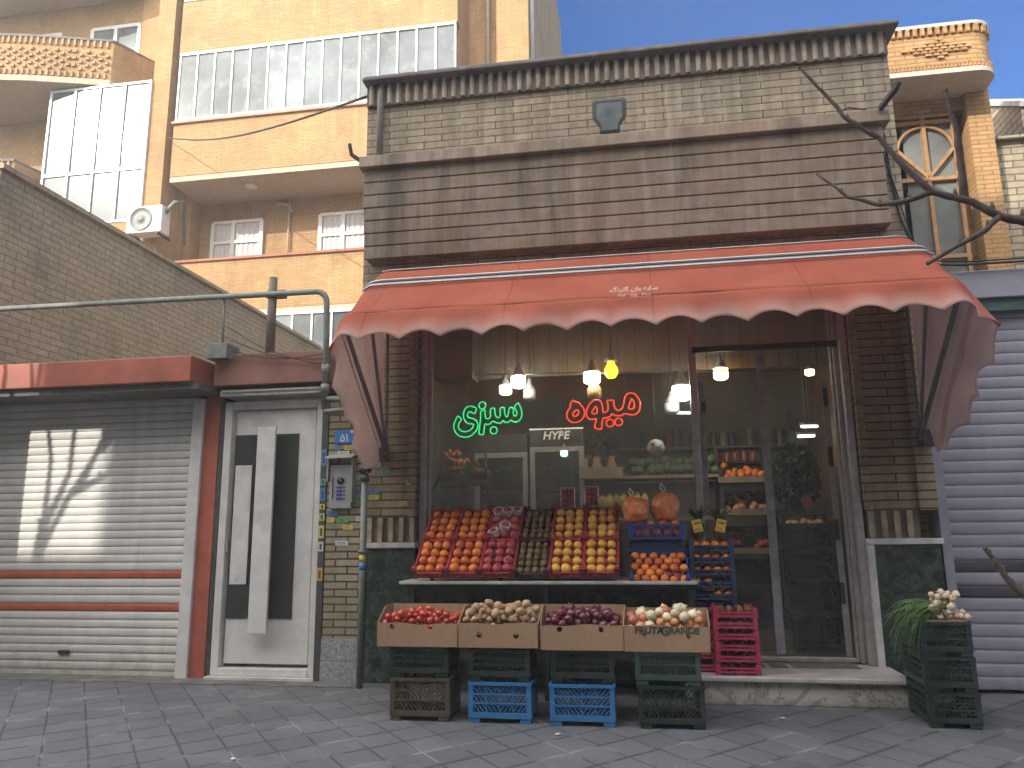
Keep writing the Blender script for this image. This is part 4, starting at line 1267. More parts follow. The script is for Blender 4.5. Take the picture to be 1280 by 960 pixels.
# air conditioner
ac = thing('air_conditioner', 'white outdoor air conditioner unit hung on the apartment wall beside the yard wall', 'air conditioner', (-11.2, 15.6, 8.3))
b = B(); b.box(-11.75, -10.85, 15.45, 15.80, 8.38, 9.05); b.build('casing', wm, ac, bevel=0.02)
b = B(); b.lathe([(0.29, 0), (0.29, 0.02), (0.27, 0.02), (0.26, 0.005), (0.06, 0.005), (0.05, 0.025), (0.0, 0.025)], n=24, Mx=Matrix.Translation((-11.38, 15.448, 8.72)) @ Matrix.Rotation(PI / 2, 4, 'X')); b.build('fan_grille', plain('grille_grey', (0.22, 0.22, 0.22), 0.5, 0.2), ac)
b = B(); b.bar((-11.7, 15.45, 8.36), (-11.7, 16.9, 8.36), 0.05, 0.05); b.bar((-10.95, 15.45, 8.36), (-10.95, 15.98, 8.36), 0.05, 0.05); b.bar((-11.6, 15.6, 8.36), (-11.2, 15.95, 7.9), 0.04, 0.04); b.build('bracket', alu_dark, ac)
b = B(); b.tube([(-10.86, 15.6, 8.9), (-10.7, 15.7, 9.2), (-10.6, 15.9, 9.3), (-10.55, 15.95, 8.2)], 0.05, 8); b.build('pipe_cover', dp, ac)
b = B(); p0, p1 = at(207, 172, 15.9), at(460, 120, 7.3)
b.tube([p0.lerp(p1, t / 14) + Vector((0, 0, -0.25 * math.sin(PI * t / 14))) for t in range(15)], 0.016, 5)
b.build('overhead_cable', cable_m, None, 'thin overhead cable from the apartment block to the shop parapet', 'cable', origin=p1)

# ------------------------------------------------------------------ bare street trees
bark = plain('bark', (0.085, 0.062, 0.052), 0.85, 0.45, 18, 0.5, 50)
def limb(pts, r0, r1, seed=0, knots=True):
    bb = B()
    P = [Vector(p) for p in pts]
    out_, rs_ = [], []
    for i in range(len(P) - 1):
        for k in range(5):
            t = k / 5
            out_.append(P[i].lerp(P[i + 1], t))
    out_.append(P[-1])
    n_ = len(out_)
    for i in range(n_):
        out_[i] = out_[i] + Vector((noise.noise(Vector((i * 0.5, seed, 0))), noise.noise(Vector((i * 0.5, seed, 5))), noise.noise(Vector((i * 0.5, seed, 9))))) * r1 * 0.9
        rs_.append(r0 + (r1 - r0) * i / (n_ - 1))
        rs_[-1] *= 1 + 0.22 * noise.noise(Vector((i * 0.9, seed * 2.0, 1)))
    bb.tube(out_, rs_, 8)
    if knots:
        for i in range(4, n_ - 1, 6):
            r_ = rs_[i]
            d_ = Vector((noise.noise(Vector((i, seed, 3))), noise.noise(Vector((i, seed, 4))), 0.6)).normalized()
            bb.tube([out_[i], out_[i] + d_ * r_ * 1.7, out_[i] + d_ * r_ * 2.3 + Vector((0, 0, r_ * 0.5))], [r_ * 0.8, r_ * 0.6, r_ * 0.3], 6)
        bb.blob(out_[-1], r1 * 1.35, 1, amp=0.3, seed=seed)
    return bb
TY = 4.9
def bp(px, py, dy=0.0): return at(px, py, TY + dy)
tr = thing('bare_tree', 'leafless street tree reaching knobbly grey branches in from the right edge', 'tree', (3.9, 4.6, 0))
J = bp(1215, 252); K = bp(1248, 270); J2 = bp(1165, 240)
limb([(3.9, 4.6, 0), (3.88, 4.6, 1.2), (3.92, 4.62, 2.3), (3.9, 4.65, 3.4), (3.95, 4.6, 5.0)], 0.13, 0.08, 1, False).build('trunk', bark, tr)
limb([(3.9, 4.63, 2.95), (3.5, 4.75, 3.15), bp(1280, 277), K, J, J2, bp(1130, 208), bp(1098, 172), bp(1060, 150), bp(1035, 122), bp(1000, 85)], 0.034, 0.010, 2).build('branch', bark, tr)
limb([J2, bp(1130, 252, .05), bp(1100, 256, .1), bp(1060, 246, .15), bp(1022, 218, .2)], 0.022, 0.008, 3).build('branch', bark, tr)
limb([bp(1205, 249), bp(1201, 215, -.02), bp(1196, 170, -.05), bp(1182, 113, -.1)], 0.024, 0.013, 4).build('branch', bark, tr)
limb([K, bp(1232, 288, -.05), bp(1200, 305, -.1), bp(1161, 329, -.15)], 0.022, 0.012, 5).build('branch', bark, tr)
limb([(3.9, 4.6, 0.75), (3.6, 4.6, 0.95), bp(1280, 745), bp(1258, 722), bp(1243, 700), bp(1231, 686)], 0.03, 0.011, 6).build('branch', bark, tr)
# second tree, outside the frame, whose shadow falls on the left shutter
t2 = thing('bare_tree', 'leafless street tree left of the view, seen by its shadow on the white shutter', 'tree', (-8.75, 4.3, 0))
limb([(-8.75, 4.3, 0), (-8.75, 4.3, 1.6), (-8.7, 4.3, 2.8), (-8.6, 4.35, 3.4)], 0.075, 0.045, 8, False).build('trunk', bark, t2)
for k, pts in enumerate([[(-8.6, 4.35, 3.3), (-8.4, 4.3, 3.9), (-8.3, 4.4, 4.5), (-8.4, 4.5, 5.4)], [(-8.65, 4.35, 3.0), (-8.2, 4.5, 3.55), (-7.85, 4.5, 4.1), (-7.7, 4.6, 5.2)], [(-8.2, 4.5, 3.55), (-7.8, 4.5, 3.75), (-7.5, 4.6, 4.15), (-7.2, 4.6, 4.6)],
                         [(-8.65, 4.3, 3.2), (-8.55, 4.4, 4.0), (-8.7, 4.5, 4.9)], [(-8.1, 4.5, 3.65), (-7.95, 4.4, 4.2), (-8.05, 4.4, 4.8)], [(-8.7, 4.3, 2.6), (-8.3, 4.2, 3.0), (-7.9, 4.1, 3.2), (-7.6, 4.1, 3.3)], [(-7.9, 4.5, 4.0), (-7.6, 4.5, 4.5), (-7.45, 4.5, 5.1)]]):
    limb(pts, 0.034, 0.010, 20 + k).build('branch', bark, t2)
# ------------------------------------------------------------------ crates
def plastic(name, c, rough=0.42, dirt=0.4):
    return plain(name, c, rough, 0.15, 6, 0.05, 90, dirt=((0.2, 0.18, 0.16), dirt * 0.5), coat=0.0)
P_RED = plastic('crimson_plastic', (0.36, 0.030, 0.050))
P_PINK = plastic('pink_plastic', (0.36, 0.020, 0.072))
P_DARK = plastic('brown_black_plastic', (0.055, 0.022, 0.022))
P_BLUE = plastic('royal_blue_plastic', (0.022, 0.040, 0.24))
P_TEAL = plastic('dark_blue_plastic', (0.014, 0.034, 0.10))
P_SKY = plastic('bright_blue_plastic', (0.030, 0.15, 0.36))
P_BROWN = plastic('olive_brown_plastic', (0.070, 0.050, 0.034))
P_GREEN = plastic('dark_green_plastic', (0.008, 0.022, 0.017))
P_GREY = plastic('grey_green_plastic', (0.030, 0.060, 0.048))

def tray(w, d, h, mat, name='fruit_crate', cat='crate', side=0.55):
    """shallow stacking crate standing on the origin, front at -d/2"""
    t = thing(name, 'plastic crate', cat)
    b = B()
    b.box(-w / 2, w / 2, -d / 2, d / 2, 0.012, 0.018)
    for i in range(5):
        x = -w / 2 + 0.02 + (w - 0.04) * i / 4; b.box(x - 0.008, x + 0.008, -d / 2, d / 2, 0.004, 0.0115)
    b.build('base', mat, t)
    hs = h * side
    for ax in (0, 1):
        for s in (-1, 1):
            b = B()
            L = (w if ax == 0 else d) - 0.05
            P = (lambda u0, u1, z0, z1, th=0.008: b.box(u0, u1, s * d / 2 - th / 2, s * d / 2 + th / 2, z0, z1) if ax == 0 else b.box(s * w / 2 - th / 2, s * w / 2 + th / 2, u0, u1, z0, z1))
            P(-L / 2, L / 2, 0.012, 0.030); P(-L / 2, L / 2, hs - 0.016, hs, 0.014)
            n = max(4, int(L / 0.032))
            for i in range(n):
                x = -L / 2 + L * (i + 0.5) / n
                P(x - 0.006, x + 0.006, 0.0305, hs - 0.0165, 0.006)
            b.build('side_wall', mat, t)
    for sx in (-1, 1):
        for sy in (-1, 1):
            b = B(); x, y = sx * (w / 2 - 0.012), sy * (d / 2 - 0.012)
            b.box(x - 0.019, x + 0.019, y - 0.016, y + 0.016, 0.0, h - 0.012)
            b.box(x - 0.012, x + 0.012, y - 0.010, y + 0.010, h - 0.012, h)
            b.build('corner_post', mat, t, bevel=0.003)
    return t

def lattice(w, d, h, mat, style='chevron', name='slatted_crate'):
    t = thing(name, 'plastic crate', 'crate')
    fz = 0.035
    b = B(); b.box(-w / 2 + 0.01, w / 2 - 0.01, -d / 2 + 0.01, d / 2 - 0.01, fz, fz + 0.008); b.build('base', mat, t)
    for ax in (0, 1):
        for s in (-1, 1):
            b = B(); L = w if ax == 0 else d
            if ax == 1: L -= 0.03
            def P(u0, u1, z0, z1, o0=0.0, o1=0.012):
                a, c_ = sorted((s * (w if ax else d) / 2 - s * o0, s * (w if ax else d) / 2 - s * o1))
                if ax == 0: b.box(u0, u1, a, c_, z0, z1)
                else: b.box(a, c_, u0, u1, z0, z1)
            def Dg(u0, z0, u1, z1):
                y = s * ((w if ax else d) / 2 - 0.006)
                if ax == 0: b.bar((u0, y, z0), (u1, y, z1), 0.007, 0.007, (0, 1, 0))
                else: b.bar((y, u0, z0), (y, u1, z1), 0.007, 0.007, (1, 0, 0))
            P(-L / 2, L / 2, h - 0.022, h, -0.008, 0.012)
            P(-L / 2, L / 2, fz, fz + 0.04, -0.003, 0.012)
            P(-L / 2, -L / 2 + 0.035, fz + 0.0405, h - 0.0225); P(L / 2 - 0.035, L / 2, fz + 0.0405, h - 0.0225)
            zi0, zi1 = fz + 0.0405, h - 0.0225
            ui0, ui1 = -L / 2 + 0.036, L / 2 - 0.036
            rows, cols = 3, 4
            if style == 'chevron':
                for r_ in range(1, rows):
                    z = zi0 + (zi1 - zi0) * r_ / rows; P(ui0, ui1, z - 0.006, z + 0.006)
                for c_ in range(1, cols):
                    u = ui0 + (ui1 - ui0) * c_ / cols; P(u - 0.003, u + 0.003, zi0, zi1, 0.002, 0.010)
                for r_ in range(rows):
                    z0 = zi0 + (zi1 - zi0) * r_ / rows + 0.007; z1 = zi0 + (zi1 - zi0) * (r_ + 1) / rows - 0.007
                    for c_ in range(cols):
                        u0 = ui0 + (ui1 - ui0) * c_ / cols; u1 = ui0 + (ui1 - ui0) * (c_ + 1) / cols
                        sg = 1 if c_ >= cols / 2 else -1
                        n = max(3, int((u1 - u0) / 0.026))
                        for k in range(-2, n + 1):
                            a = u0 + (u1 - u0) * k / n; e = a + (z1 - z0) * 0.9
                            za, zb_ = z0, z1
                            if sg > 0:
                                q0, q1 = max(a, u0), min(e, u1)
                                if q1 - q0 < 0.006: continue
                                Dg(q0, za + (zb_ - za) * (q0 - a) / (e - a), q1, za + (zb_ - za) * (q1 - a) / (e - a))
                            else:
                                q0, q1 = max(a, u0), min(e, u1)
                                if q1 - q0 < 0.006: continue
                                Dg(q0, zb_ - (zb_ - za) * (q0 - a) / (e - a), q1, zb_ - (zb_ - za) * (q1 - a) / (e - a))
            else:
                z = (zi0 + zi1) / 2; P(ui0, ui1, z - 0.006, z + 0.006)
                n = int(L / 0.024)
                for k in range(n + 1):
                    u = ui0 + (ui1 - ui0) * k / n; P(u - 0.004, u + 0.004, zi0, zi1, 0.002, 0.010)
            b.build('side_wall', mat, t)
    for sx in (-1, 1):
        for sy in (-1, 1):
            b = B(); x, y = sx * (w / 2 - 0.045), sy * (d / 2 - 0.03)
            b.box(x - 0.04, x + 0.04, y - 0.028, y + 0.028, 0, fz - 0.001); b.build('foot', mat, t, bevel=0.004)
    return t

# ------------------------------------------------------------------ fruit prototypes
def fruitmat(name, c, rough=0.42, pores=0.25, pscale=60, blotch=None, amt=0.0, rv=0.15, coat=0.0, var=0.2, bl=(0.5, 0.7), bs=12):
    k = N(name)
    f = k.noise(bs, 4)
    a = k.mix(k.ramp(f, 0.3, 0.7), tuple(v * (1 - var) for v in c), tuple(min(1, v * (1 + var)) for v in c))
    oi = k.n('ObjectInfo')
    if blotch:
        off = k.n('VectorMath', operation='ADD'); k.l(k.tc.outputs['Object'], off.inputs[0])
        cb = k.n('CombineXYZ'); k.l(k.math('MULTIPLY', oi.outputs['Random'], 20.0), cb.inputs[0]); k.l(cb.outputs[0], off.inputs[1])
        a = k.mix(k.math('MULTIPLY', k.ramp(k.noise(bs * 1.5, 4, off.outputs[0]), *bl), amt), a, blotch)
    hs = k.n('HueSaturation'); k.l(a, hs.inputs['Color'])
    k.l(k.math('MULTIPLY_ADD', oi.outputs['Random'], rv * 2, 1 - rv), hs.inputs['Value'])
    k.l(k.math('MULTIPLY_ADD', oi.outputs['Random'], rv * 0.12, 0.5 - rv * 0.06), hs.inputs['Hue'])
    k.col(hs.outputs['Color']); k.set(Roughness=rough)
    k.b.inputs['Subsurface Weight'].default_value = 0.0
    if coat: k.b.inputs['Coat Weight'].default_value = coat; k.b.inputs['Coat Roughness'].default_value = 0.12
    if pores: k.bump(k.noise(pscale * 4, 2), pores, 0.0015)
    return k.m
F = {}
F['orange'] = fruitmat('orange_peel', (0.66, 0.165, 0.024), blotch=(0.66, 0.27, 0.05), amt=0.6, rv=0.2, var=0.28)
F['blood'] = fruitmat('blood_orange_peel', (0.58, 0.15, 0.03), blotch=(0.48, 0.06, 0.02), amt=0.6)
F['yellow'] = fruitmat('grapefruit_peel', (0.72, 0.39, 0.06), blotch=(0.62, 0.27, 0.10), amt=0.6, rv=0.2, var=0.25)
F['pome'] = fruitmat('pomegranate_skin', (0.38, 0.045, 0.055), 0.4, 0.1, blotch=(0.52, 0.17, 0.13), amt=0.6)
F['kiwi'] = fruitmat('kiwi_skin', (0.16, 0.105, 0.045), 0.85, 0.5, 90, rv=0.25)
F['tomato'] = fruitmat('tomato_skin', (0.44, 0.040, 0.022), 0.3, 0.0, blotch=(0.62, 0.13, 0.02), amt=0.4, coat=0.4)
F['potato'] = fruitmat('potato_skin', (0.40, 0.265, 0.155), 0.8, 0.35, 40, blotch=(0.30, 0.19, 0.10), amt=0.5, rv=0.2)
F['red_onion'] = fruitmat('red_onion_skin', (0.11, 0.018, 0.042), 0.32, 0.05, blotch=(0.26, 0.06, 0.09), amt=0.6, rv=0.3, coat=0.2)
F['onion_tan'] = fruitmat('tan_onion_skin', (0.50, 0.20, 0.09), 0.38, 0.05, blotch=(0.62, 0.36, 0.18), amt=0.6, rv=0.2)
F['onion_white'] = fruitmat('white_onion_skin', (0.66, 0.58, 0.40), 0.38, 0.05, blotch=(0.52, 0.48, 0.22), amt=0.5, rv=0.15)
F['onion_pink'] = fruitmat('pink_onion_skin', (0.42, 0.12, 0.085), 0.38, 0.05, blotch=(0.55, 0.30, 0.2), amt=0.5, rv=0.2)
F['garlic'] = fruitmat('garlic_skin', (0.62, 0.50, 0.38), 0.6, 0.1, blotch=(0.50, 0.32, 0.24), amt=0.5, rv=0.15)
stem_m = plain('dry_stem', (0.10, 0.11, 0.04), 0.8, 0.3, bump=0)
PM = {}
def proto(kind, i):
    """mesh of unit radius for one fruit of a kind"""
    key = (kind, i)
    if key in PM: return PM[key]
    b = B()
    mats = [F[kind], stem_m]
    if kind in ('orange', 'blood', 'yellow'):
        b.blob((0, 0, 0), 1, 3, (1, 1, 0.93), 0.035, 1.8, i)
        b.blob((0, 0, 0.925), 0.07, 1, (1, 1, 0.5), mat=1)
    elif kind == 'pome':
        b.blob((0, 0, 0), 1, 3, (1, 1, 0.92), 0.07, 2.2, i)
        b.lathe([(0.30, 0.80), (0.24, 0.98), (0.30, 1.16), (0.22, 1.02)], n=7)
    elif kind == 'kiwi':
        b.blob((0, 0, 0), 1, 2, (0.82, 0.82, 1.18), 0.04, 2, i)
    elif kind == 'tomato':
        b.blob((0, 0, 0), 1, 3, (1, 1, 0.84), 0.04, 1.7, i)
        for q in range(5):
            a = q * 2 * PI / 5; b.bar((0, 0, 0.83), (0.3 * math.cos(a), 0.3 * math.sin(a), 0.86), 0.08, 0.03, mat=1)
    elif kind == 'potato':
        b.blob((0, 0, 0), 1, 3, (1.0, 0.86, 0.80), 0.16, 1.5, i)
    elif kind == 'garlic':
        b.blob((0, 0, 0), 1, 2, (1, 1, 0.85), 0.12, 2.2, i)
        b.tube([(0, 0, 0.7), (0.05, 0, 1.15), (0.12, 0.02, 1.5)], [0.3, 0.15, 0.08], 6)
    else:
        b.lathe([(0.05, -0.92), (0.4, -0.86), (0.8, -0.55), (1.0, -0.05), (0.93, 0.35), (0.62, 0.70), (0.28, 0.88), (0.14, 1.02), (0.10, 1.18), (0.05, 1.25)], n=14)
        b.lathe([(0.10, -0.97), (0.13, -0.88)], n=7, mat=1)
    me = b.mesh(kind, mats)
    PM[key] = me
    return me
NAMES = dict(orange='orange', blood='blood_orange', yellow='grapefruit', pome='pomegranate', kiwi='kiwi', tomato='tomato', potato='potato', red_onion='red_onion', onion_tan='onion', onion_white='onion', onion_pink='onion', garlic='garlic_bulb')
def fruit(kind, loc, r, label, group, rot=None, cat=None):
    o = bpy.data.objects.new(NAMES[kind], proto(kind, rnd.randrange(3)))
    COL.objects.link(o)
    o.location = loc
    o.scale = (r, r, r)
    o.rotation_euler = rot or (rnd.uniform(-1, 1), rnd.uniform(-1, 1), rnd.uniform(0, 6.28))
    WPOS[o.name] = Vector(loc)
    return tag(o, label, cat or NAMES[kind].replace('_', ' ').replace(' bulb', ''), group)

# ------------------------------------------------------------------ display counter
dc = thing('display_counter', 'low counter with a pale worn edge carrying the tilted fruit crates', 'counter', (-0.85, 6.9, 0))
b = B(); b.box(-2.08, 0.43, 6.56, 7.24, 0.925, 0.952); b.build('counter_top', plain('worn_counter_top', (0.42, 0.40, 0.39), 0.5, 0.3, 8, 0.1, dirt=((0.15, 0.14, 0.13), 0.6)), dc, bevel=0.005)
b = B(); b.box(-2.04, 0.40, 6.60, 6.63, 0.885, 0.924); b.build('front_rail', alu_dark, dc)
for x in (-2.02, -0.82, 0.37):
    for y in (6.62, 7.2):
        b = B(); b.box(x - 0.018, x + 0.018, y - 0.018, y + 0.018, 0, 0.884); b.build('leg', alu_dark, dc)
b = B(); b.box(-2.0, 0.36, 6.72, 7.2, 0.30, 0.32); b.build('lower_shelf', alu_dark, dc)
# sloping rack that holds the crates
TILT = R(40)
rk = B()
def slope(s, up, x):
    """point on the rack: s along the slope from the counter's front edge, 'up' square to it"""
    return Vector((x, 6.60 + s * math.cos(TILT) - up * math.sin(TILT), 0.968 + s * math.sin(TILT) + up * math.cos(TILT)))
for x in (-1.8, -1.2, -0.6, -0.1):
    rk = B(); rk.bar(slope(0.0, -0.012, x), slope(0.86, -0.012, x), 0.03, 0.012)
    q = slope(0.84, -0.02, x); rk.bar(q, (q.x, q.y, 0.953), 0.02, 0.02)
    rk.build('rack_rail', alu_dark, dc)

t_red = tray(0.283, 0.415, 0.125, P_RED)
t_dark = tray(0.283, 0.415, 0.105, P_DARK)
XC = [-1.815 + 0.293 * i for i in range(6)]
KIND = ['orange', 'orange', 'pome', 'kiwi', 'yellow', 'yellow']
WHAT = ['oranges', 'oranges', 'pomegranates', 'kiwis', 'yellow grapefruit', 'yellow grapefruit']
POSN = ['at the window frame end', 'second from the window frame', None, None, 'next to the kiwis', 'next to the blue crates']
net_m = plain('white_foam_net', (0.72, 0.70, 0.70), 0.8, 0.1, bump=0)
for row in (0, 1):
    for i in range(6):
        kind = KIND[i]
        rowname = 'lower' if row == 0 else 'upper'
        pos = (' ' + POSN[i]) if POSN[i] else ''
        colr = 'dark' if kind == 'kiwi' else 'red'
        lab = '%s plastic crate of %s in the %s row%s' % (colr, WHAT[i], rowname, pos)
        s0 = 0.21 + row * 0.432
        c = slope(s0, 0.0, XC[i])
        dup(t_dark if kind == 'kiwi' else t_red, c, lab, None, (TILT, 0, 0))
        flab = '%s in the %s row crate%s' % ({'orange': 'round orange', 'pome': 'dark red pomegranate', 'kiwi': 'brown kiwi', 'yellow': 'yellow grapefruit'}[kind], rowname, pos)
        grp = '%s in the %s row crate%s' % (WHAT[i], rowname, pos)
        if kind in ('orange', 'yellow'):
            for a in range(3):
                for q in range(4):
                    r = rnd.uniform(0.0375, 0.0445)
                    p = slope(s0 - 0.148 + q * 0.0985 + rnd.uniform(-.008, .008), 0.060 + rnd.uniform(-.007, .006), XC[i] + (a - 1) * 0.0855 + rnd.uniform(-.005, .005))
                    fruit(kind, p, r, flab, grp)
        elif kind == 'kiwi':
            for a in range(4):
                for q in range(5):
                    p = slope(s0 - 0.155 + q * 0.077 + rnd.uniform(-.004, .004), 0.052 + rnd.uniform(-.004, .004), XC[i] + (a - 1.5) * 0.064 + rnd.uniform(-.003, .003))
                    fruit('kiwi', p, rnd.uniform(0.029, 0.033), flab, grp, (rnd.uniform(-0.25, 0.25) - 0.85, rnd.uniform(-0.2, 0.2), 0))
        else:
            nets = {0: (), 1: (0, 1, 2, 6, 9)}[row]
            k_ = 0
            for q in range(4):
                n_ = 3
                for a in range(n_):
                    r = rnd.uniform(0.040, 0.047)
                    net = k_ in (11, 9, 10, 4, 0) and row == 1
                    p = slope(s0 - 0.145 + q * 0.097 + rnd.uniform(-.008, .008), 0.062 + (0.02 if net else 0) + rnd.uniform(-.005, .006), XC[i] + (a - 1) * 0.086 + rnd.uniform(-.006, .006))
                    o = fruit('pome', p, r, flab if not net else 'pomegranate wrapped in a white foam net in the upper row crate', grp if not net else 'netted pomegranates in the upper row crate')
                    if net:
                        bb = B()
                        for z_ in range(-3, 3):
                            rr_ = math.sqrt(1 - (z_ * 0.3) ** 2) * 1.08
                            bb.tube([(rr_ * math.cos(t * PI / 8), rr_ * math.sin(t * PI / 8), z_ * 0.3 + 0.1 * (-1) ** t) for t in range(16)], 0.07, 5, closed=True)
                        bb.tube([((1.05 + 0.12 * (-1) ** t) * math.cos(t * PI / 10), (1.05 + 0.12 * (-1) ** t) * math.sin(t * PI / 10), 0.68 + 0.12 * (-1) ** t) for t in range(20)], 0.11, 5, closed=True)
                        me = bb.mesh('foam_net', net_m)
                        no = bpy.data.objects.new('foam_net', me); COL.objects.link(no); no.parent = o
                        o.rotation_euler = (R(40) + rnd.uniform(-.3, .3), rnd.uniform(-.3, .3), 0)
                    k_ += 1

# blue crates at the end of the counter
t_blue = tray(0.475, 0.36, 0.15, P_BLUE, side=0.6)
t_deep = tray(0.475, 0.30, 0.16, P_BLUE, side=0.86)
c = Vector((0.125, 6.79, 0.985))
dup(t_blue, c, 'royal blue crate of loose oranges tilted on the counter end', None, (R(38), 0, 0))
M0 = Matrix.Translation(c) @ Matrix.Rotation(R(38), 4, 'X')
k_ = 0
for q in range(5):
    for a in range(6 if q % 2 == 0 else 5):
        r = rnd.uniform(0.033, 0.040)
        p = M0 @ Vector(((a - (2.5 if q % 2 == 0 else 2)) * 0.079 + rnd.uniform(-.008, .008), -0.14 + q * 0.07 + rnd.uniform(-.008, .008), 0.082 + rnd.uniform(-.012, .014)))
        if (q, a) == (1, 3) or (q, a) == (1, 4): continue
        fruit('blood' if rnd.random() < 0.4 else 'orange', p, r, 'loose orange heaped in the royal blue crate under the carrot bags', 'oranges in the royal blue crate')
def half_orange(p, nm):
    hf = thing('half_blood_orange', nm, 'blood orange', p)
    b = B(); d = Vector((0.05, -0.75, 0.66)).normalized(); q = d.to_track_quat('Z', 'Y').to_matrix().to_4x4()
    Mx = Matrix.Translation(p) @ q
    b.lathe([(0.0, -0.036), (0.02, -0.032), (0.034, -0.015), (0.038, 0.0), (0.036, 0.002)], n=18, Mx=Mx); b.build('peel', F['blood'], hf)
    b = B(); b.lathe([(0.034, 0.0022), (0.033, 0.004), (0.0, 0.0045)], n=18, Mx=Mx); b.build('flesh', plain('blood_flesh', (0.13, 0.012, 0.025), 0.25, 0.5, 60, 0.1), hf)
half_orange(M0 @ Vector((0.075, -0.075, 0.105)), 'cut half blood orange with dark flesh facing out, nearer the yellow grapefruit')
half_orange(M0 @ Vector((0.155, -0.085, 0.10)), 'cut half blood orange with dark flesh facing out, nearer the crate corner')
# flat blue crate behind, carrying the bags
c2 = Vector((0.125, 7.07, 1.275))
dup(t_deep, c2, 'flat royal blue crate of netted oranges behind the tilted one, under the carrot bags', None)
b = B(); b.box(-0.09, 0.34, 6.96, 7.2, 0.953, 1.274)
bsup = thing('crate_support', 'dark box under the flat blue crate at the counter end', 'box', (0.125, 7.06, 0.953))
b.build('box', P_TEAL, bsup, bevel=0.01)
for q in range(3):
    for a in range(5):
        fruit('blood', c2 + Vector(((a - 2) * 0.084 + rnd.uniform(-.006, .006), -0.11 + q * 0.09, 0.062)), rnd.uniform(0.036, 0.041), 'blood orange inside the flat royal blue crate', 'blood oranges in the flat blue crate')
for a in range(4):
    fruit('orange', c2 + Vector(((a - 1.5) * 0.11, -0.09, 0.140)), 0.036, 'orange lying on the rim of the flat royal blue crate', 'oranges on the flat blue crate')

# bags
def mk_bag():
    k = N('bagged_carrot')
    v = k.n('TexVoronoi'); v.inputs['Scale'].default_value = 34; k.l(k.tc.outputs['Object'], v.inputs['Vector'])
    a = k.mix(k.ramp(v.outputs['Distance'], 0.1, 0.6), (0.82, 0.29, 0.11), (0.66, 0.19, 0.06))
    a = k.mix(k.ramp(k.noise(16, 5, dist=1), 0.60, 0.68), a, (0.72, 0.42, 0.3))
    k.col(a); k.set(Roughness=0.3); k.b.inputs['Coat Weight'].default_value = 0.5; k.b.inputs['Coat Roughness'].default_value = 0.1
    nb = k.bump(v.outputs['Distance'], 0.5, 0.01)
    k.bump(k.noise(28, 5, dist=2.0), 0.5, 0.01, nb)
    return k.m
bag_m = mk_bag()
white_pl = plain('white_plastic_tie', (0.7, 0.7, 0.7), 0.4, 0.1, bump=0)
def bag(name_label, c, w, h, lean):
    t = thing('carrot_bag', name_label, 'bag', (c[0], c[1], c[2]))
    b = B(); b.smooth = True
    def fn(u, v):
        a = u * 2 * PI
        z = v
        rr = (math.sin(PI * min(1, 0.08 + z * 0.86)) ** 0.38)
        x = rr * w / 2 * math.cos(a); y = rr * w * 0.42 * math.sin(a)
        sq_ = 1 + 0.12 * abs(math.sin(2 * a)) ** 2
        d = noise.noise(Vector((x * 9, y * 9, z * 2.2 + c[0] * 9))) * 0.016
        return Vector((c[0] + x * sq_ + lean * z + d, c[1] + y * sq_ + d, c[2] + z * h + d))
    b.grid(fn, 40, 26)
    b.build('bag', bag_m, t)
    b = B(); top = Vector((c[0] + lean * 0.9, c[1], c[2] + h * 0.94))
    for s in (-1, 1):
        b.tube([top + Vector((0.01 * s, 0, -0.01)), top + Vector((0.012 * s - 0.015, -0.01, 0.03)), top + Vector((-0.03 + 0.02 * s, -0.01, 0.065)), top + Vector((-0.035, -0.01, 0.085))], 0.006, 6)
    b.blob(top + Vector((-0.035, -0.01, 0.088)), 0.013, 1)
    b.build('knot', white_pl, t)
bag('squat knotted bag of grated carrot beside the strawberry punnets', (-0.04, 6.98, 1.44), 0.24, 0.205, -0.02)
bag('taller knotted bag of grated carrot on the blue crate', (0.20, 7.02, 1.45), 0.26, 0.235, 0.02)
# strawberry punnets
berry_m = fruitmat('strawberry_skin', (0.62, 0.06, 0.07), 0.35, 0.3, 60, rv=0.2)
clear = glass('clear_plastic', (0.98, 0.98, 0.98), 0.04, 0.08, 0.012, (0.8, 0.8, 0.8))
for x, zc, ln, lab in ((-0.665, 1.575, 0.04, 'clear punnet of strawberries standing above the kiwis'), (-0.445, 1.585, -0.03, 'clear punnet of strawberries standing behind the yellow grapefruit')):
    t = thing('strawberry_punnet', lab, 'punnet', (x, 7.19, zc - 0.02))
    b = B()
    for q in range(4):
        for a in range(3):
            b.blob((x + (a - 1) * 0.038, 7.185 + rnd.uniform(-.01, .01), zc + 0.03 + q * 0.042), 0.022, 2, (1, 1, 1.15), 0.06, 2, q * 3 + a)
    b.build('strawberries', berry_m, t)
    b = B(); b.box(x - 0.066, x + 0.066, 7.15, 7.22, zc - 0.02, zc + 0.185); b.build('shell', clear, t, bevel=0.012)
    b = B()
    for sx in (-1, 1): b.tube([(x + sx * 0.062, 7.152, zc), (x + sx * 0.062, 7.152, zc + 0.17)], 0.004, 5)
    b.tube([(x - 0.06, 7.152, zc + 0.178), (x + 0.06, 7.152, zc + 0.178)], 0.004, 5); b.build('rim', white_pl, t)

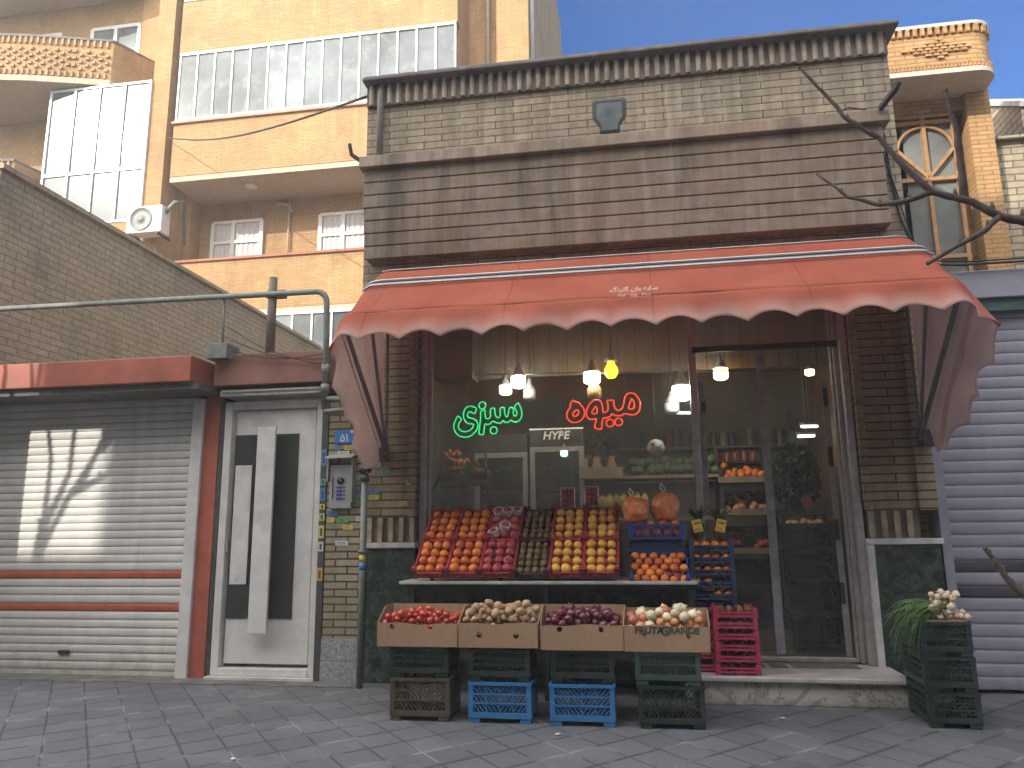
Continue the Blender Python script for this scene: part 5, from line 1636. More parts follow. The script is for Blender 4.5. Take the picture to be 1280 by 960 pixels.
# ------------------------------------------------------------------ cardboard boxes on stacked crates
def mk_card():
    k = N('corrugated_card')
    a = k.mix(k.ramp(k.noise(3, 5), 0.3, 0.7), (0.27, 0.165, 0.098), (0.335, 0.212, 0.13))
    a = k.mix(1.0, a, k.ramp(k.noise(1.0, 3, k.mapping((160, 160, 3))), 0.3, 0.7, (0.9, 0.9, 0.9, 1), (1.06, 1.06, 1.06, 1)), 'MULTIPLY')
    a = k.mix(k.math('MULTIPLY', k.ramp(k.noise(7, 6, rough=0.7), 0.58, 0.72), 0.45), a, (0.22, 0.13, 0.08))
    k.col(a); k.set(Roughness=0.85)
    k.bump(k.noise(1.0, 2, k.mapping((200, 200, 3))), 0.15, 0.002)
    return k.m
card = mk_card()
def holed(w, zt_fn, holes, z0):
    """front sheet with round hand holes: triangulated outline"""
    bm = bmesh.new()
    edges = []
    def loop(pts):
        vs = [bm.verts.new((p[0], 0, p[1])) for p in pts]
        for i in range(len(vs)): edges.append(bm.edges.new((vs[i], vs[(i + 1) % len(vs)])))
    n = 14
    loop([(-w / 2, z0), (w / 2, z0)] + [(w / 2 - w * i / n, zt_fn(0.5 - i / n)) for i in range(n + 1)])
    for hx, hz, hr in holes:
        loop([(hx + hr * math.cos(a * PI / 10), hz + hr * math.sin(a * PI / 10)) for a in range(20)])
    bmesh.ops.triangle_fill(bm, use_beauty=True, use_dissolve=False, edges=edges)
    bm.verts.index_update()
    vs = [v.co.copy() for v in bm.verts]; fs = [[v.index for v in f.verts] for f in bm.faces]
    bm.free()
    return vs, fs
def carton(x0, x1, y0, y1, z0, zf, zb_, lab, holes, seed, text=None):
    t = thing('cardboard_box', lab, 'box', ((x0 + x1) / 2, (y0 + y1) / 2, z0))
    w = x1 - x0; xc = (x0 + x1) / 2
    vs, fs = holed(w, lambda u: zf - 0.006 * math.sin(u * 5 + seed) - 0.004 * math.sin(u * 13 + seed), holes, z0)
    b = B(); b.add([(xc + v.x, y0 + v.z * 0 + 0.004, v.z) for v in vs], fs); b.build('front_panel', card, t, solid=0.006)
    for s, xx in ((-1, x0), (1, x1)):
        b = B()
        sp_ = 0.012 * s
        b.add([(xx, y0 + 0.006, z0), (xx, y1, z0), (xx + sp_, y1, zb_), (xx + sp_, y0 + (y1 - y0) * 0.55, zb_), (xx + sp_ * 0.3, y0 + 0.01, zf)], [(0, 1, 2, 3, 4)])
        b.build('side_panel', card, t, solid=0.006)
    b = B(); b.add([(x0, y1, z0), (x1, y1, z0), (x1 + 0.012, y1 + 0.02, zb_), (x0 - 0.012, y1 + 0.02, zb_)], [(0, 1, 2, 3)]); b.build('back_panel', card, t, solid=0.006)
    b = B(); b.box(x0 + 0.005, x1 - 0.005, y0 + 0.01, y1 - 0.005, z0 + 0.002, z0 + 0.008); b.build('bottom', card, t)
    b = B(); b.add([(x0 + 0.01, y0 + 0.012, zf - 0.085), (x1 - 0.01, y0 + 0.012, zf - 0.085), (x1 - 0.01, y1 - 0.01, zb_ - 0.12), (x0 + 0.01, y1 - 0.01, zb_ - 0.12)], [(0, 1, 2, 3)]); b.build('inner_pad', card, t)
    if text:
        b = B(); lettering(b, 'FRUTA', 0.066, (xc - 0.122, y0 - 0.0018, zf - 0.030), extrude=0.0005, bold=0.0022)
        b.cur = 1
        lettering(b, 'G', 0.085, (xc - 0.012, y0 - 0.0018, zf - 0.036), extrude=0.0005, bold=0.0024)
        lettering(b, 'RANDE', 0.064, (xc + 0.122, y0 - 0.0018, zf - 0.030), extrude=0.0005, bold=0.0018)
        b.build('print', [plain('dark_print', (0.03, 0.035, 0.035), 0.7, 0.3, bump=0), plain('green_print', (0.03, 0.075, 0.035), 0.7, 0.3, bump=0)], t)
    return t
def heap(kinds, x0, x1, y0, y1, zf, zb_, n, r0, r1, label, group, mound=0.04, seed=0):
    rg = random.Random(seed)
    placed = []
    for i in range(n):
        r = rg.uniform(r0, r1)
        best = None
        for tr_ in range(26):
            x = rg.uniform(x0 + r, x1 - r); y = rg.uniform(y0 + r, y1 - r)
            fy = (y - y0) / (y1 - y0)
            z = zf + (zb_ - zf) * fy + r
            for (px, py, pz, pr) in placed:
                d2 = (px - x) ** 2 + (py - y) ** 2; rr = (pr + r) * 0.94
                if d2 < rr * rr: z = max(z, pz + math.sqrt(rr * rr - d2))
            cost = z + 0.10 * abs((x - x0) / (x1 - x0) - 0.5) * (1 if mound else 0)
            if best is None or cost < best[0]: best = (cost, x, y, z)
        _, x, y, z = best
        placed.append((x, y, z, r))
        kd = kinds[int(rg.random() * len(kinds))]
        fruit(kd, (x, y, z), r, label[kd] if isinstance(label, dict) else label, group[kd] if isinstance(group, dict) else group)
YB = 5.80
carton(-2.0, -1.385, YB, YB + 0.40, 0.525, 0.692, 0.80, 'brown cardboard box of tomatoes nearest the riser pipe', [(-0.195, 0.668, 0.019), (0.10, 0.668, 0.019)], 1)
heap(['tomato'], -1.985, -1.40, YB + 0.02, YB + 0.38, 0.635, 0.70, 112, 0.022, 0.030, 'glossy red tomato in the cardboard box nearest the riser pipe', 'tomatoes in the cardboard box', seed=3)
carton(-1.372, -0.785, YB, YB + 0.40, 0.525, 0.697, 0.80, 'brown cardboard box of potatoes between the tomatoes and red onions', [(-0.14, 0.615, 0.022), (0.135, 0.612, 0.022)], 2)
heap(['potato'], -1.36, -0.80, YB + 0.02, YB + 0.38, 0.62, 0.70, 84, 0.021, 0.042, 'pale brown potato in the cardboard box beside the tomatoes', 'potatoes in the cardboard box', seed=4)
carton(-0.76, -0.165, YB, YB + 0.40, 0.515, 0.687, 0.80, 'brown cardboard box of red onions between potatoes and pale onions', [(-0.16, 0.66, 0.020), (0.14, 0.66, 0.020)], 4)
heap(['red_onion'], -0.75, -0.18, YB + 0.02, YB + 0.38, 0.615, 0.70, 66, 0.024, 0.040, 'dark purple red onion in the cardboard box', 'red onions in the cardboard box', seed=5)
carton(-0.155, 0.435, YB - 0.02, YB + 0.38, 0.515, 0.690, 0.78, 'cardboard box of mixed pale onions with dark and green lettering on its front', [(-0.155, 0.622, 0.018), (0.15, 0.62, 0.018)], 6, True)
OL = {'onion_tan': 'tan brown onion in the printed cardboard box', 'onion_white': 'creamy white onion in the printed cardboard box', 'onion_pink': 'pinkish red onion in the printed cardboard box'}
OG = {'onion_tan': 'tan onions in the printed box', 'onion_white': 'white onions in the printed box', 'onion_pink': 'pink onions in the printed box'}
heap(['onion_tan', 'onion_white', 'onion_pink', 'onion_white'], -0.145, 0.42, YB, YB + 0.36, 0.615, 0.69, 62, 0.025, 0.044, OL, OG, seed=6)
c_br = lattice(0.455, 0.36, 0.30, P_BROWN)
c_sky = lattice(0.462, 0.36, 0.282, P_SKY)
c_gr = lattice(0.455, 0.36, 0.285, P_GREEN)
c_gv = lattice(0.455, 0.36, 0.225, P_GREY, 'bars')
c_gd = lattice(0.455, 0.36, 0.222, P_GREEN)
yc = YB + 0.20
dup(c_br, (-1.672, yc, 0), 'olive brown slatted crate standing on the pavement under the tomatoes')
dup(c_gd, (-1.69, yc + 0.01, 0.300), 'dark green slatted crate between the tomato box and the brown crate', None, (0, 0, R(1)))
dup(c_sky, (-1.072, yc, 0), 'bright blue slatted crate standing on the pavement under the potatoes')
dup(c_gd, (-1.075, yc + 0.02, 0.284), 'dark green slatted crate between the potato box and the blue crate', None, (0, 0, R(-1)))
dup(c_sky, (-0.475, yc - 0.02, 0), 'bright blue slatted crate standing on the pavement under the red onions', None, (0, 0, R(1)))
dup(c_gd, (-0.468, yc + 0.03, 0.284), 'dark green slatted crate between the red onion box and the blue crate')
dup(c_gr, (0.150, yc - 0.02, 0), 'dark green slatted crate standing on the pavement under the pale onions', None, (0, 0, R(1.5)))
dup(c_gv, (0.138, yc - 0.02, 0.287), 'grey green upright-barred crate under the printed onion box')

# ------------------------------------------------------------------ stacked trays on the step
t_pink = tray(0.335, 0.29, 0.092, P_PINK, side=0.62)
t_teal = tray(0.36, 0.30, 0.115, P_TEAL, side=0.55)
ORD = ['bottom', 'second lowest', 'third from the bottom', 'middle', 'third from the top', 'second highest', 'topmost']
for k_ in range(6):
    c = Vector((0.712 + rnd.uniform(-.005, .005), 6.80 + rnd.uniform(-.005, .005), 0.222 + k_ * 0.086))
    o = ['bottom', 'second lowest', 'third from the bottom', 'third from the top', 'second highest', 'topmost'][k_]
    dup(t_pink, c, '%s pink tray of the kiwi stack on the step' % o, None, (0, 0, rnd.uniform(-.01, .01)))
    for a in range(4):
        for q in range(2 if k_ < 5 else 3):
            fruit('kiwi', c + Vector(((a - 1.5) * 0.072 + rnd.uniform(-.006, .006), -0.09 + q * 0.085, 0.052 + (0.012 if k_ == 5 else 0))), rnd.uniform(0.028, 0.032), 'kiwi in the %s pink tray on the step' % o, 'kiwis in the %s pink tray' % o, (rnd.uniform(-.2, .2) + (0 if rnd.random() < .4 else 1.4), rnd.uniform(-.3, .3), rnd.uniform(0, 3)))
for k_ in range(6):
    o = ['bottom', 'second lowest', 'third from the bottom', 'third from the top', 'second highest', 'topmost'][k_]
    dup(t_pink, Vector((0.40, 6.92, 0.222 + k_ * 0.090)), '%s pink tray in the stack half hidden by the onion box' % o)
for k_ in range(5):
    o = ['bottom', 'second lowest', 'middle', 'second highest', 'topmost'][k_]
    c = Vector((0.575, 7.06, 0.765 + k_ * 0.101))
    dup(t_teal, c, '%s dark blue tray of oranges stacked against the shop glass' % o)
    for a in range(4):
        if k_ == 1 and a > 1: continue
        if k_ == 0 and a < 2: continue
        for q in range(2):
            fruit('orange', c + Vector(((a - 1.5) * 0.083 + rnd.uniform(-.004, .004), -0.10 + q * 0.09, 0.058)), rnd.uniform(0.036, 0.040), 'orange in the %s dark blue tray against the glass' % o, 'oranges in the %s dark blue tray' % o)
b = B(); b.box(0.40, 0.75, 6.95, 7.22, 0.222, 0.765)
sup = thing('tray_support', 'dark box under the blue orange trays behind the pink trays', 'box', (0.575, 7.1, 0.222)); b.build('box', P_TEAL, sup, bevel=0.01)
# pineapples
pine_m = plain('pineapple_skin', (0.14, 0.10, 0.035), 0.7, 0.5, 30, 0.8, 22)
leaf_m = plain('pineapple_leaf', (0.045, 0.085, 0.035), 0.5, 0.3, 12, 0.1)
tag_m = plain('yellow_tag', (0.70, 0.48, 0.06), 0.45, 0.12, bump=0)
for x, lab, dx in ((0.485, 'pineapple with a yellow tag on the orange trays, nearer the carrot bags', -0.01), (0.665, 'pineapple with a yellow printed tag on the orange trays, nearer the door', 0.01)):
    t = thing('pineapple', lab, 'pineapple', (x, 7.08, 1.28))
    b = B(); b.blob((x, 7.08, 1.36), 0.062, 3, (1, 1, 1.35), 0.10, 6); b.build('fruit', pine_m, t)
    b = B()
    for k_ in range(26):
        a = rnd.uniform(0, 6.28); L = rnd.uniform(0.09, 0.17); e = rnd.uniform(0.2, 1.0)
        p0 = Vector((x, 7.08, 1.43)); d = Vector((math.cos(a) * e, math.sin(a) * e, 1)).normalized()
        b.tube([p0, p0 + d * L * 0.6, p0 + d * L + Vector((math.cos(a), math.sin(a), -0.6)) * 0.03 * e], [0.011, 0.008, 0.001], 5)
    b.build('leaves', leaf_m, t)
    b = B(); Mx = Matrix.Translation((x + dx, 7.0, 1.395)) @ Matrix.Rotation(0.25 if dx > 0 else -0.2, 4, 'Y') @ Matrix.Rotation(-0.25, 4, 'X')
    b.box(-0.04, 0.04, -0.002, 0.002, -0.055, 0.055, Mx); tg = b.build('tag', tag_m, t)
    b = B(); b.box(-0.025, 0.03, -0.0035, -0.0022, 0.012, 0.032, Mx); b.box(-0.03, 0.02, -0.0035, -0.0022, -0.03, -0.022, Mx); b.box(-0.03, 0.03, -0.0035, -0.0022, -0.045, -0.038, Mx); b.build('tag_print', plain('tag_brown', (0.30, 0.12, 0.03), 0.6, 0.1, bump=0), tg)

# ------------------------------------------------------------------ dark crates with garlic at the right
c_rt = lattice(0.335, 0.52, 0.235, P_GREEN)
for k_, o in enumerate(('bottom', 'middle', 'top')):
    dup(c_rt, (2.085 - 0.008 * k_, 6.30, k_ * 0.2355), '%s black green slatted crate of the garlic stack by the right shutter' % o, None, (0, 0, R(-3 + k_ * 1.2)))
rg = random.Random(12)
garlic_pts = []
b_st = B()
for k_ in range(46):
    x = 2.12 + rg.gauss(0, 0.062); y = 6.14 + rg.gauss(0, 0.06)
    x = min(max(x, 1.99), 2.26); y = min(max(y, 6.03), 6.3)
    r = rg.uniform(0.021, 0.029)
    z = 0.712 + r
    for (px, py, pz, pr) in garlic_pts:
        d2 = (px - x) ** 2 + (py - y) ** 2; rr = (pr + r) * 0.9
        if d2 < rr * rr: z = max(z, pz + math.sqrt(rr * rr - d2) * 0.8)
    if z > 0.90: continue
    garlic_pts.append((x, y, z, r))
    fruit('garlic', (x, y, z), r, 'pinkish fresh garlic bulb heaped on the dark crates by the right shutter', 'garlic bulbs on the dark crates', (rg.uniform(0.6, 1.6), rg.uniform(-.5, .5), rg.uniform(0, 6.28)))
b = B(); b.box(1.95, 2.24, 6.06, 6.54, 0.700, 0.712); b.build('board', card, None, 'thin board under the garlic on the dark crates', 'board', origin=(2.09, 6.3, 0.7))
gl2 = thing('garlic_greens', 'long green garlic leaves drooping off the dark crates toward the step', 'leaves', (2.0, 6.3, 0.71))
green_leaf = plain('garlic_leaf', (0.085, 0.18, 0.05), 0.45, 0.4, 8, 0.05, rnd_obj=0)
pale_leaf = plain('pale_stalk', (0.22, 0.28, 0.12), 0.5, 0.3, 8, 0.05)
b = B()
for k_ in range(70):
    p0 = Vector((2.07 + rg.gauss(0, 0.035), 6.20 + rg.gauss(0, 0.06), 0.74 + rg.uniform(0, 0.08)))
    L = rg.uniform(0.26, 0.46)
    a = PI + rg.gauss(0.0, 0.40)
    up = rg.uniform(0.15, 0.55)
    pts = []
    fall = rg.uniform(0.5, 1.25)
    for q in range(9):
        t = q / 8
        pts.append(p0 + Vector((math.cos(a) * L * t * (1 - 0.30 * t * fall), -abs(math.sin(a)) * L * t * (1 if rg.random() < 2 else 1) * (1 if k_ % 3 else -1), up * L * t - fall * L * 1.05 * t * t)))
    w_ = rg.uniform(0.005, 0.011)
    vs, fs = [], []
    sd = Vector((0.3, 0.9, 0.3)).normalized()
    for q, p in enumerate(pts):
        ww = w_ * (1.0 - (q / 8) ** 2 * 0.9)
        vs += [p - sd * ww, p + Vector((0, 0, -0.002)), p + sd * ww]
    for q in range(8):
        fs += [(q * 3, q * 3 + 1, q * 3 + 4, q * 3 + 3), (q * 3 + 1, q * 3 + 2, q * 3 + 5, q * 3 + 4)]
    b.smooth = True
    b.add(vs, fs, 1 if k_ % 6 == 0 else 0)
lv = b.build('leaves', [green_leaf, pale_leaf], gl2, solid=0.0015)
# ------------------------------------------------------------------ neon words hanging behind the glass
def smooth_loop(pts, closed=True, n=5):
    out_ = []
    L = len(pts)
    for i in range(L if closed else L - 1):
        p0 = pts[(i - 1) % L] if closed or i > 0 else pts[0]
        p1, p2 = pts[i], pts[(i + 1) % L]
        p3 = pts[(i + 2) % L] if closed or i + 2 < L else pts[-1]
        for k in range(n):
            t = k / n
            out_.append(tuple(0.5 * (2 * b_ + (c_ - a_) * t + (2 * a_ - 5 * b_ + 4 * c_ - d_) * t * t + (3 * b_ - a_ - 3 * c_ + d_) * t ** 3) for a_, b_, c_, d_ in zip(p0, p1, p2, p3)))
    return out_
def circ(x, y, r, n=20): return [(x + r * math.cos(2 * PI * k / n), y + r * math.sin(2 * PI * k / n)) for k in range(n)]
NY = 7.43
def neon(name, lab, loops, tl, scale, mat, back):
    C0 = at(tl[0], tl[1], NY); S = 0.00768 / scale * 1.005
    t = thing(name, lab, 'neon sign', C0)
    for (pts, sm) in loops:
        pp = smooth_loop(pts) if sm else pts
        b = B(); b.tube([C0 + Vector((x * S, 0, -y * S)) for x, y in pp], 0.0062, 6, closed=True)
        b.build('neon_tube', mat, t)
    b = B()
    xs = [p[0] for l, _ in loops for p in l]
    for fx in (0.2, 0.8):
        x = min(xs) + (max(xs) - min(xs)) * fx
        p = C0 + Vector((x * S, 0.012, -250 * S)); b.tube([p, Vector((p.x, p.y, 2.98)), Vector((p.x, 8.04, 3.02))], 0.0015, 4)
    b.build('hanging_wire', back, t)
green_n = emit('green_neon', (0.0, 0.80, 0.22), 0.75)
red_n = emit('red_neon', (1.0, 0.04, 0.008), 1.1)
wire_m = plain('thin_wire', (0.1, 0.1, 0.1), 0.5, 0.1, bump=0)
G1 = [(155, 318), (125, 365), (95, 440), (100, 520), (140, 585), (200, 625), (275, 637), (345, 622), (410, 575), (455, 505), (460, 440), (430, 385), (375, 355), (320, 340), (303, 305), (320, 265), (350, 258), (405, 285), (425, 260), (440, 210), (395, 182), (340, 170), (285, 190), (250, 240), (240, 305), (255, 370), (290, 420), (345, 438), (390, 445), (390, 475), (360, 520), (310, 547), (255, 552), (200, 535), (165, 490), (170, 430), (208, 368)]
G2 = [(507, 258), (545, 240), (572, 240), (572, 300), (580, 350), (605, 370), (640, 360), (657, 320), (652, 270), (660, 222), (690, 212), (718, 220), (722, 270), (735, 330), (765, 360), (795, 345), (805, 300), (800, 250), (812, 215), (845, 208), (868, 220), (870, 280), (885, 335), (903, 350), (920, 325), (935, 260), (945, 220), (975, 215), (1005, 235), (1000, 290), (1012, 335), (1035, 345), (1055, 325), (1050, 270), (1022, 205), (1072, 155), (1100, 190), (1125, 260), (1130, 330), (1110, 390), (1070, 425), (1030, 437), (990, 420), (965, 405), (925, 432), (880, 435), (845, 410), (810, 440), (760, 440), (715, 420), (690, 410), (655, 440), (610, 458), (570, 448), (558, 520), (545, 600), (520, 606), (478, 588), (490, 480), (505, 350)]
neon('neon_sign', 'green neon outline word hanging in the shop window at the left', [(G1, True), (G2, True), (circ(530, 165, 52), False), (circ(703, 548, 53), False)], (560, 495), 11.636, green_n, wire_m)
R1 = [(185, 195), (225, 218), (265, 225), (310, 275), (345, 330), (355, 390), (335, 450), (290, 500), (225, 522), (165, 518), (115, 480), (90, 420), (105, 360), (135, 310), (150, 285), (145, 260)]
R1b = [(225, 345), (262, 345), (268, 375), (245, 420), (205, 435), (180, 415), (190, 380)]
R2 = [(385, 370), (400, 310), (435, 255), (480, 215), (530, 200), (575, 208), (605, 245), (620, 320), (625, 385), (665, 385), (695, 350), (700, 290), (690, 225), (740, 215), (785, 220), (780, 265), (795, 320), (825, 360), (860, 367), (900, 340), (925, 280), (945, 190), (985, 130), (1030, 118), (1085, 130), (1130, 180), (1160, 250), (1162, 320), (1140, 390), (1095, 430), (1040, 438), (985, 430), (940, 415), (895, 440), (830, 445), (785, 435), (755, 420), (715, 458), (665, 472), (620, 480), (605, 540), (590, 630), (545, 628), (495, 605), (510, 540), (522, 482), (460, 488), (410, 470), (385, 430)]
R2b = [(525, 300), (540, 350), (530, 400), (480, 400), (460, 380), (480, 345)]
R2c = [(1045, 205), (1070, 240), (1080, 300), (1065, 345), (1030, 355), (995, 335), (1010, 280), (1030, 235)]
neon('neon_sign', 'red neon outline word hanging in the shop window near the middle', [(R1, True), (R1b, True), (R2, True), (R2b, True), (R2c, True), (circ(720, 550, 55), False), (circ(845, 537, 54), False)], (700, 485), 11.636, red_n, wire_m)

# ------------------------------------------------------------------ lamps in the shop
white_l = emit('white_bulb_light', (1.0, 0.95, 0.85), 30.0)
warm_l = emit('warm_bulb_light', (1.0, 0.60, 0.22), 9.0)
cream_l = emit('cream_bulb_light', (1.0, 0.78, 0.46), 24.0)
yel_l = emit('yellow_bulb_light', (1.0, 0.52, 0.03), 2.2)
dim_w = plain('bulb_reflection', (0.42, 0.44, 0.42), 0.4, 0.05, bump=0)  # dull bodies standing in for bulb reflections in the glass
dim_t = plain('cream_bulb_reflection', (0.42, 0.30, 0.16), 0.4, 0.05, bump=0)
base_m = plain('bulb_base', (0.30, 0.30, 0.30), 0.5, 0.2, bump=0)
def bulb(px, py, Y, r, h, mat, lab, pear=False, top=3.79):
    p = at(px, py, Y)
    t = thing('hanging_bulb', lab, 'light bulb', p)
    b = B()
    if pear: b.lathe([(0.0, -h * .55), (r * .6, -h * .5), (r, -h * .2), (r * .95, h * .05), (r * .55, h * .35), (r * .45, h * .5)], p, 16)
    else: b.lathe([(0.0, -h / 2), (r * .6, -h * .48), (r * .93, -h * .36), (r, -h * .2), (r, h / 2)], p, 18)
    b.build('glow_cap', mat, t)
    b = B(); b.lathe([(r * .98, h / 2 + 0.001), (r * .8, h * .75), (r * .35, h * 1.25), (r * .3, h * 1.6), (0.008, h * 1.7)], p, 14); b.build('bulb_base', base_m, t)
    b = B(); b.tube([p + Vector((0, 0, h * 1.65)), Vector((p.x, p.y, max(top, p.z + 0.3)))], 0.004, 5); b.build('cord', cable_m, t)
bulb(648, 478, 7.75, 0.075, 0.12, white_l, 'bright white bulb hanging above the green neon word')
bulb(632, 488, 8.03, 0.068, 0.10, warm_l, 'small amber bulb hanging left of the bright white one over the green word')
bulb(662, 494, 8.02, 0.068, 0.11, dim_w, 'dull greyish reflection of the bright white bulb, shaped as a bulb, over the green word')
bulb(740, 473, 7.72, 0.085, 0.115, cream_l, 'wide cream white bulb hanging above the red neon word')
bulb(764, 462, 7.70, 0.070, 0.17, yel_l, 'yellow pear shaped bulb hanging above the red neon word', True)
bulb(743, 492, 7.78, 0.075, 0.10, dim_t, 'dull tan reflection of the cream white bulb, shaped as a bulb, over the red word')
bulb(852, 492, 7.68, 0.088, 0.14, white_l, 'large brilliant white bulb hanging beside the door post')
bulb(840, 511, 7.95, 0.075, 0.11, dim_w, 'dull grey reflection of the brilliant white bulb, shaped as a bulb, by the door post')
bulb(901, 468, 7.90, 0.072, 0.115, warm_l, 'amber bulb hanging inside the doorway under the dark bar')
bulb(705, 567, 8.42, 0.040, 0.065, emit('mint_bulb_light', (0.55, 0.95, 0.80), 1.6), 'tiny mint white bulb low in front of the right fridge')
bulb(1012, 466, 8.6, 0.05, 0.06, warm_l, 'small amber bulb deep in the doorway near the side wall')
b = B(); p0, p1 = at(540, 469, 7.72), at(1000, 462, 7.72); b.tube([p0, p1], 0.008, 6); 
b.build('lamp_wire', plain('brown_rod', (0.12, 0.09, 0.07), 0.6, 0.2), None, 'thin brown rod running across the window above the neon words', 'rod', origin=p0)
for (px, py, L, lab) in ((851, 516, 0.45, 'slim fluorescent tube glowing beside the brilliant white bulb'), (1012, 533, 0.5, 'reflected fluorescent tube, built as a glowing tube deep behind the right door panel'), (1008, 545, 0.5, 'lower reflected fluorescent tube, built as a glowing tube behind the right door panel')):  # the two door panel tubes are reflections, built as glowing tubes
    p = at(px, py, 9.2)
    t = thing('tube_light', lab, 'tube light', p)
    q = Vector((0.6, 1.0, 0.12)).normalized() * L * 0.5
    b = B(); b.tube([p - q, p + q], 0.016, 8); b.build('tube', emit('tube_glow', (0.85, 0.95, 1.0), 2.0), t)
    b = B(); b.bar(p - q * 1.05 + Vector((0, 0, 0.03)), p + q * 1.05 + Vector((0, 0, 0.03)), 0.05, 0.03); b.tube([p + Vector((0, 0, 0.03)), (p.x, p.y, 3.79)], 0.004, 5); b.build('holder', base_m, t)

# ------------------------------------------------------------------ fridges
frd = plain('fridge_grey', (0.16, 0.16, 0.15), 0.4, 0.15, 4, 0.0)
fr_in = plain('fridge_inside', (0.07, 0.075, 0.07), 0.6, 0.2, 3, 0.0)
fr_gl = glass('fridge_glass', (0.75, 0.78, 0.76), 0.08, 0.03, 0.06, (0.4, 0.4, 0.38))
bottle_m = [plain('bottle_%d' % i, c_, 0.2, 0.1, bump=0) for i, c_ in enumerate(((0.10, 0.14, 0.06), (0.20, 0.19, 0.17), (0.22, 0.10, 0.03), (0.05, 0.09, 0.12)))]
def fridge(x0, x1, y0, z1, lab, head, sgn=None):
    t = thing('display_fridge', lab, 'fridge', ((x0 + x1) / 2, y0 + 0.3, 0.22))
    b = B(); b.box(x0, x0 + 0.03, y0 + 0.03, y0 + 0.6, 0.24, z1); b.box(x1 - 0.03, x1, y0 + 0.03, y0 + 0.6, 0.24, z1); b.box(x0 + 0.031, x1 - 0.031, y0 + 0.57, y0 + 0.6, 0.24, z1); b.box(x0 + 0.031, x1 - 0.031, y0 + 0.03, y0 + 0.569, z1 - 0.03, z1); b.box(x0 + 0.031, x1 - 0.031, y0 + 0.03, y0 + 0.569, 0.24, 0.5)
    b.build('cabinet', frd, t)
    zt = z1 - head
    b = B()
    b.box(x0, x0 + 0.055, y0, y0 + 0.028, 0.5, zt); b.box(x1 - 0.055, x1, y0, y0 + 0.028, 0.5, zt); b.box(x0 + 0.056, x1 - 0.056, y0, y0 + 0.028, zt - 0.06, zt); b.box(x0 + 0.056, x1 - 0.056, y0, y0 + 0.028, 0.5, 0.56)
    dr = b.build('door', plain('fridge_door_frame', (0.30, 0.30, 0.29), 0.4, 0.1, bump=0), t)
    b = B(); b.box(x0 + 0.056, x1 - 0.056, y0 + 0.01, y0 + 0.016, 0.561, zt - 0.061); b.build('pane', fr_gl, dr)
    b = B(); b.box(x0, x1, y0 - 0.01, y0 + 0.029, zt + 0.005, z1); b.build('header', plain('fridge_header', (0.055, 0.055, 0.055), 0.4, 0.3, 5, bump=0), t)
    for s in range(4):
        z = 0.72 + s * 0.36
        if z > zt - 0.2: break
        b = B(); b.box(x0 + 0.04, x1 - 0.04, y0 + 0.06, y0 + 0.5, z, z + 0.02); b.build('shelf', plain('shelf_edge', (0.45, 0.45, 0.43), 0.4, 0.1, bump=0), t)
        n = 7
        for k in range(n):
            if rnd.random() < 0.12: continue
            x = x0 + 0.08 + (x1 - x0 - 0.16) * k / (n - 1)
            p = (x, y0 + 0.14, z + 0.021); h = rnd.uniform(0.17, 0.25)
            bo = thing('bottle', 'small bottle standing behind the glass of the %s fridge' % sgn, 'bottle', p, 'bottles inside the %s fridge' % sgn)
            b = B(); b.lathe([(0.028, 0), (0.030, 0.01), (0.030, h * 0.6), (0.012, h * 0.8), (0.012, h)], p, 8); b.build('body', bottle_m[rnd.randrange(4)], bo)
            b = B(); b.lathe([(0.014, h + 0.001), (0.014, h + 0.018)], p, 8); b.build('lid', white_pl, bo)
    return t
fridge(-1.83, -1.23, 8.5, 2.44, 'dark glass door fridge with grimy header left of the lettered one', 0.20, 'left')
f2 = fridge(-1.20, -0.60, 8.48, 2.50, 'glass door fridge with pale slanted lettering on its dark header', 0.21, 'lettered')
b = B(); lettering(b, 'HYPE', 0.125, (-0.905, 8.466, 2.405), extrude=0.001, bold=0.003, shear=0.2); b.build('lettering', emit('header_letters', (0.62, 0.60, 0.53), 0.35), f2)
b = B(); b.box(-1.2, -0.6, 8.462, 8.469, 2.475, 2.49); b.build('light_strip', emit('header_strip', (0.8, 0.8, 0.75), 0.35), f2)

# ------------------------------------------------------------------ shelves and goods deep in the shop
shelf_w = plain('pale_shelf_wood', (0.26, 0.20, 0.13), 0.7, 0.25, 8, 0.1)
dk_wood = plain('dark_rack', (0.035, 0.03, 0.025), 0.7, 0.3)
rk2 = thing('goods_rack', 'dark shelving unit with green heads and bananas behind the fruit crates', 'rack', (0.1, 8.7, 0.22))
for z in (0.75, 1.50, 1.945):
    b = B(); b.box(-0.57, 0.85, 8.5, 9.0, z - 0.025, z); b.build('shelf', dk_wood, rk2)
    b = B(); b.box(-0.57, 0.85, 8.485, 8.499, z - 0.03, z + 0.004); b.build('shelf_lip', shelf_w, rk2)
for x in (-0.57, 0.85):
    for y in (8.5, 9.0):
        b = B(); b.box(x - 0.02, x + 0.02, y - 0.015, y + 0.015, 0.22, 2.0); b.build('post', dk_wood, rk2)
cab_m = fruitmat('cabbage_leaf', (0.055, 0.11, 0.04), 0.6, 0.6, 14, blotch=(0.16, 0.22, 0.10), amt=0.6, rv=0.3)
cb_ = B(); cb_.blob((0, 0, 0), 1, 3, (1, 1, 0.85), 0.22, 2.6, 3); cab_me = cb_.mesh('cabbage', cab_m)
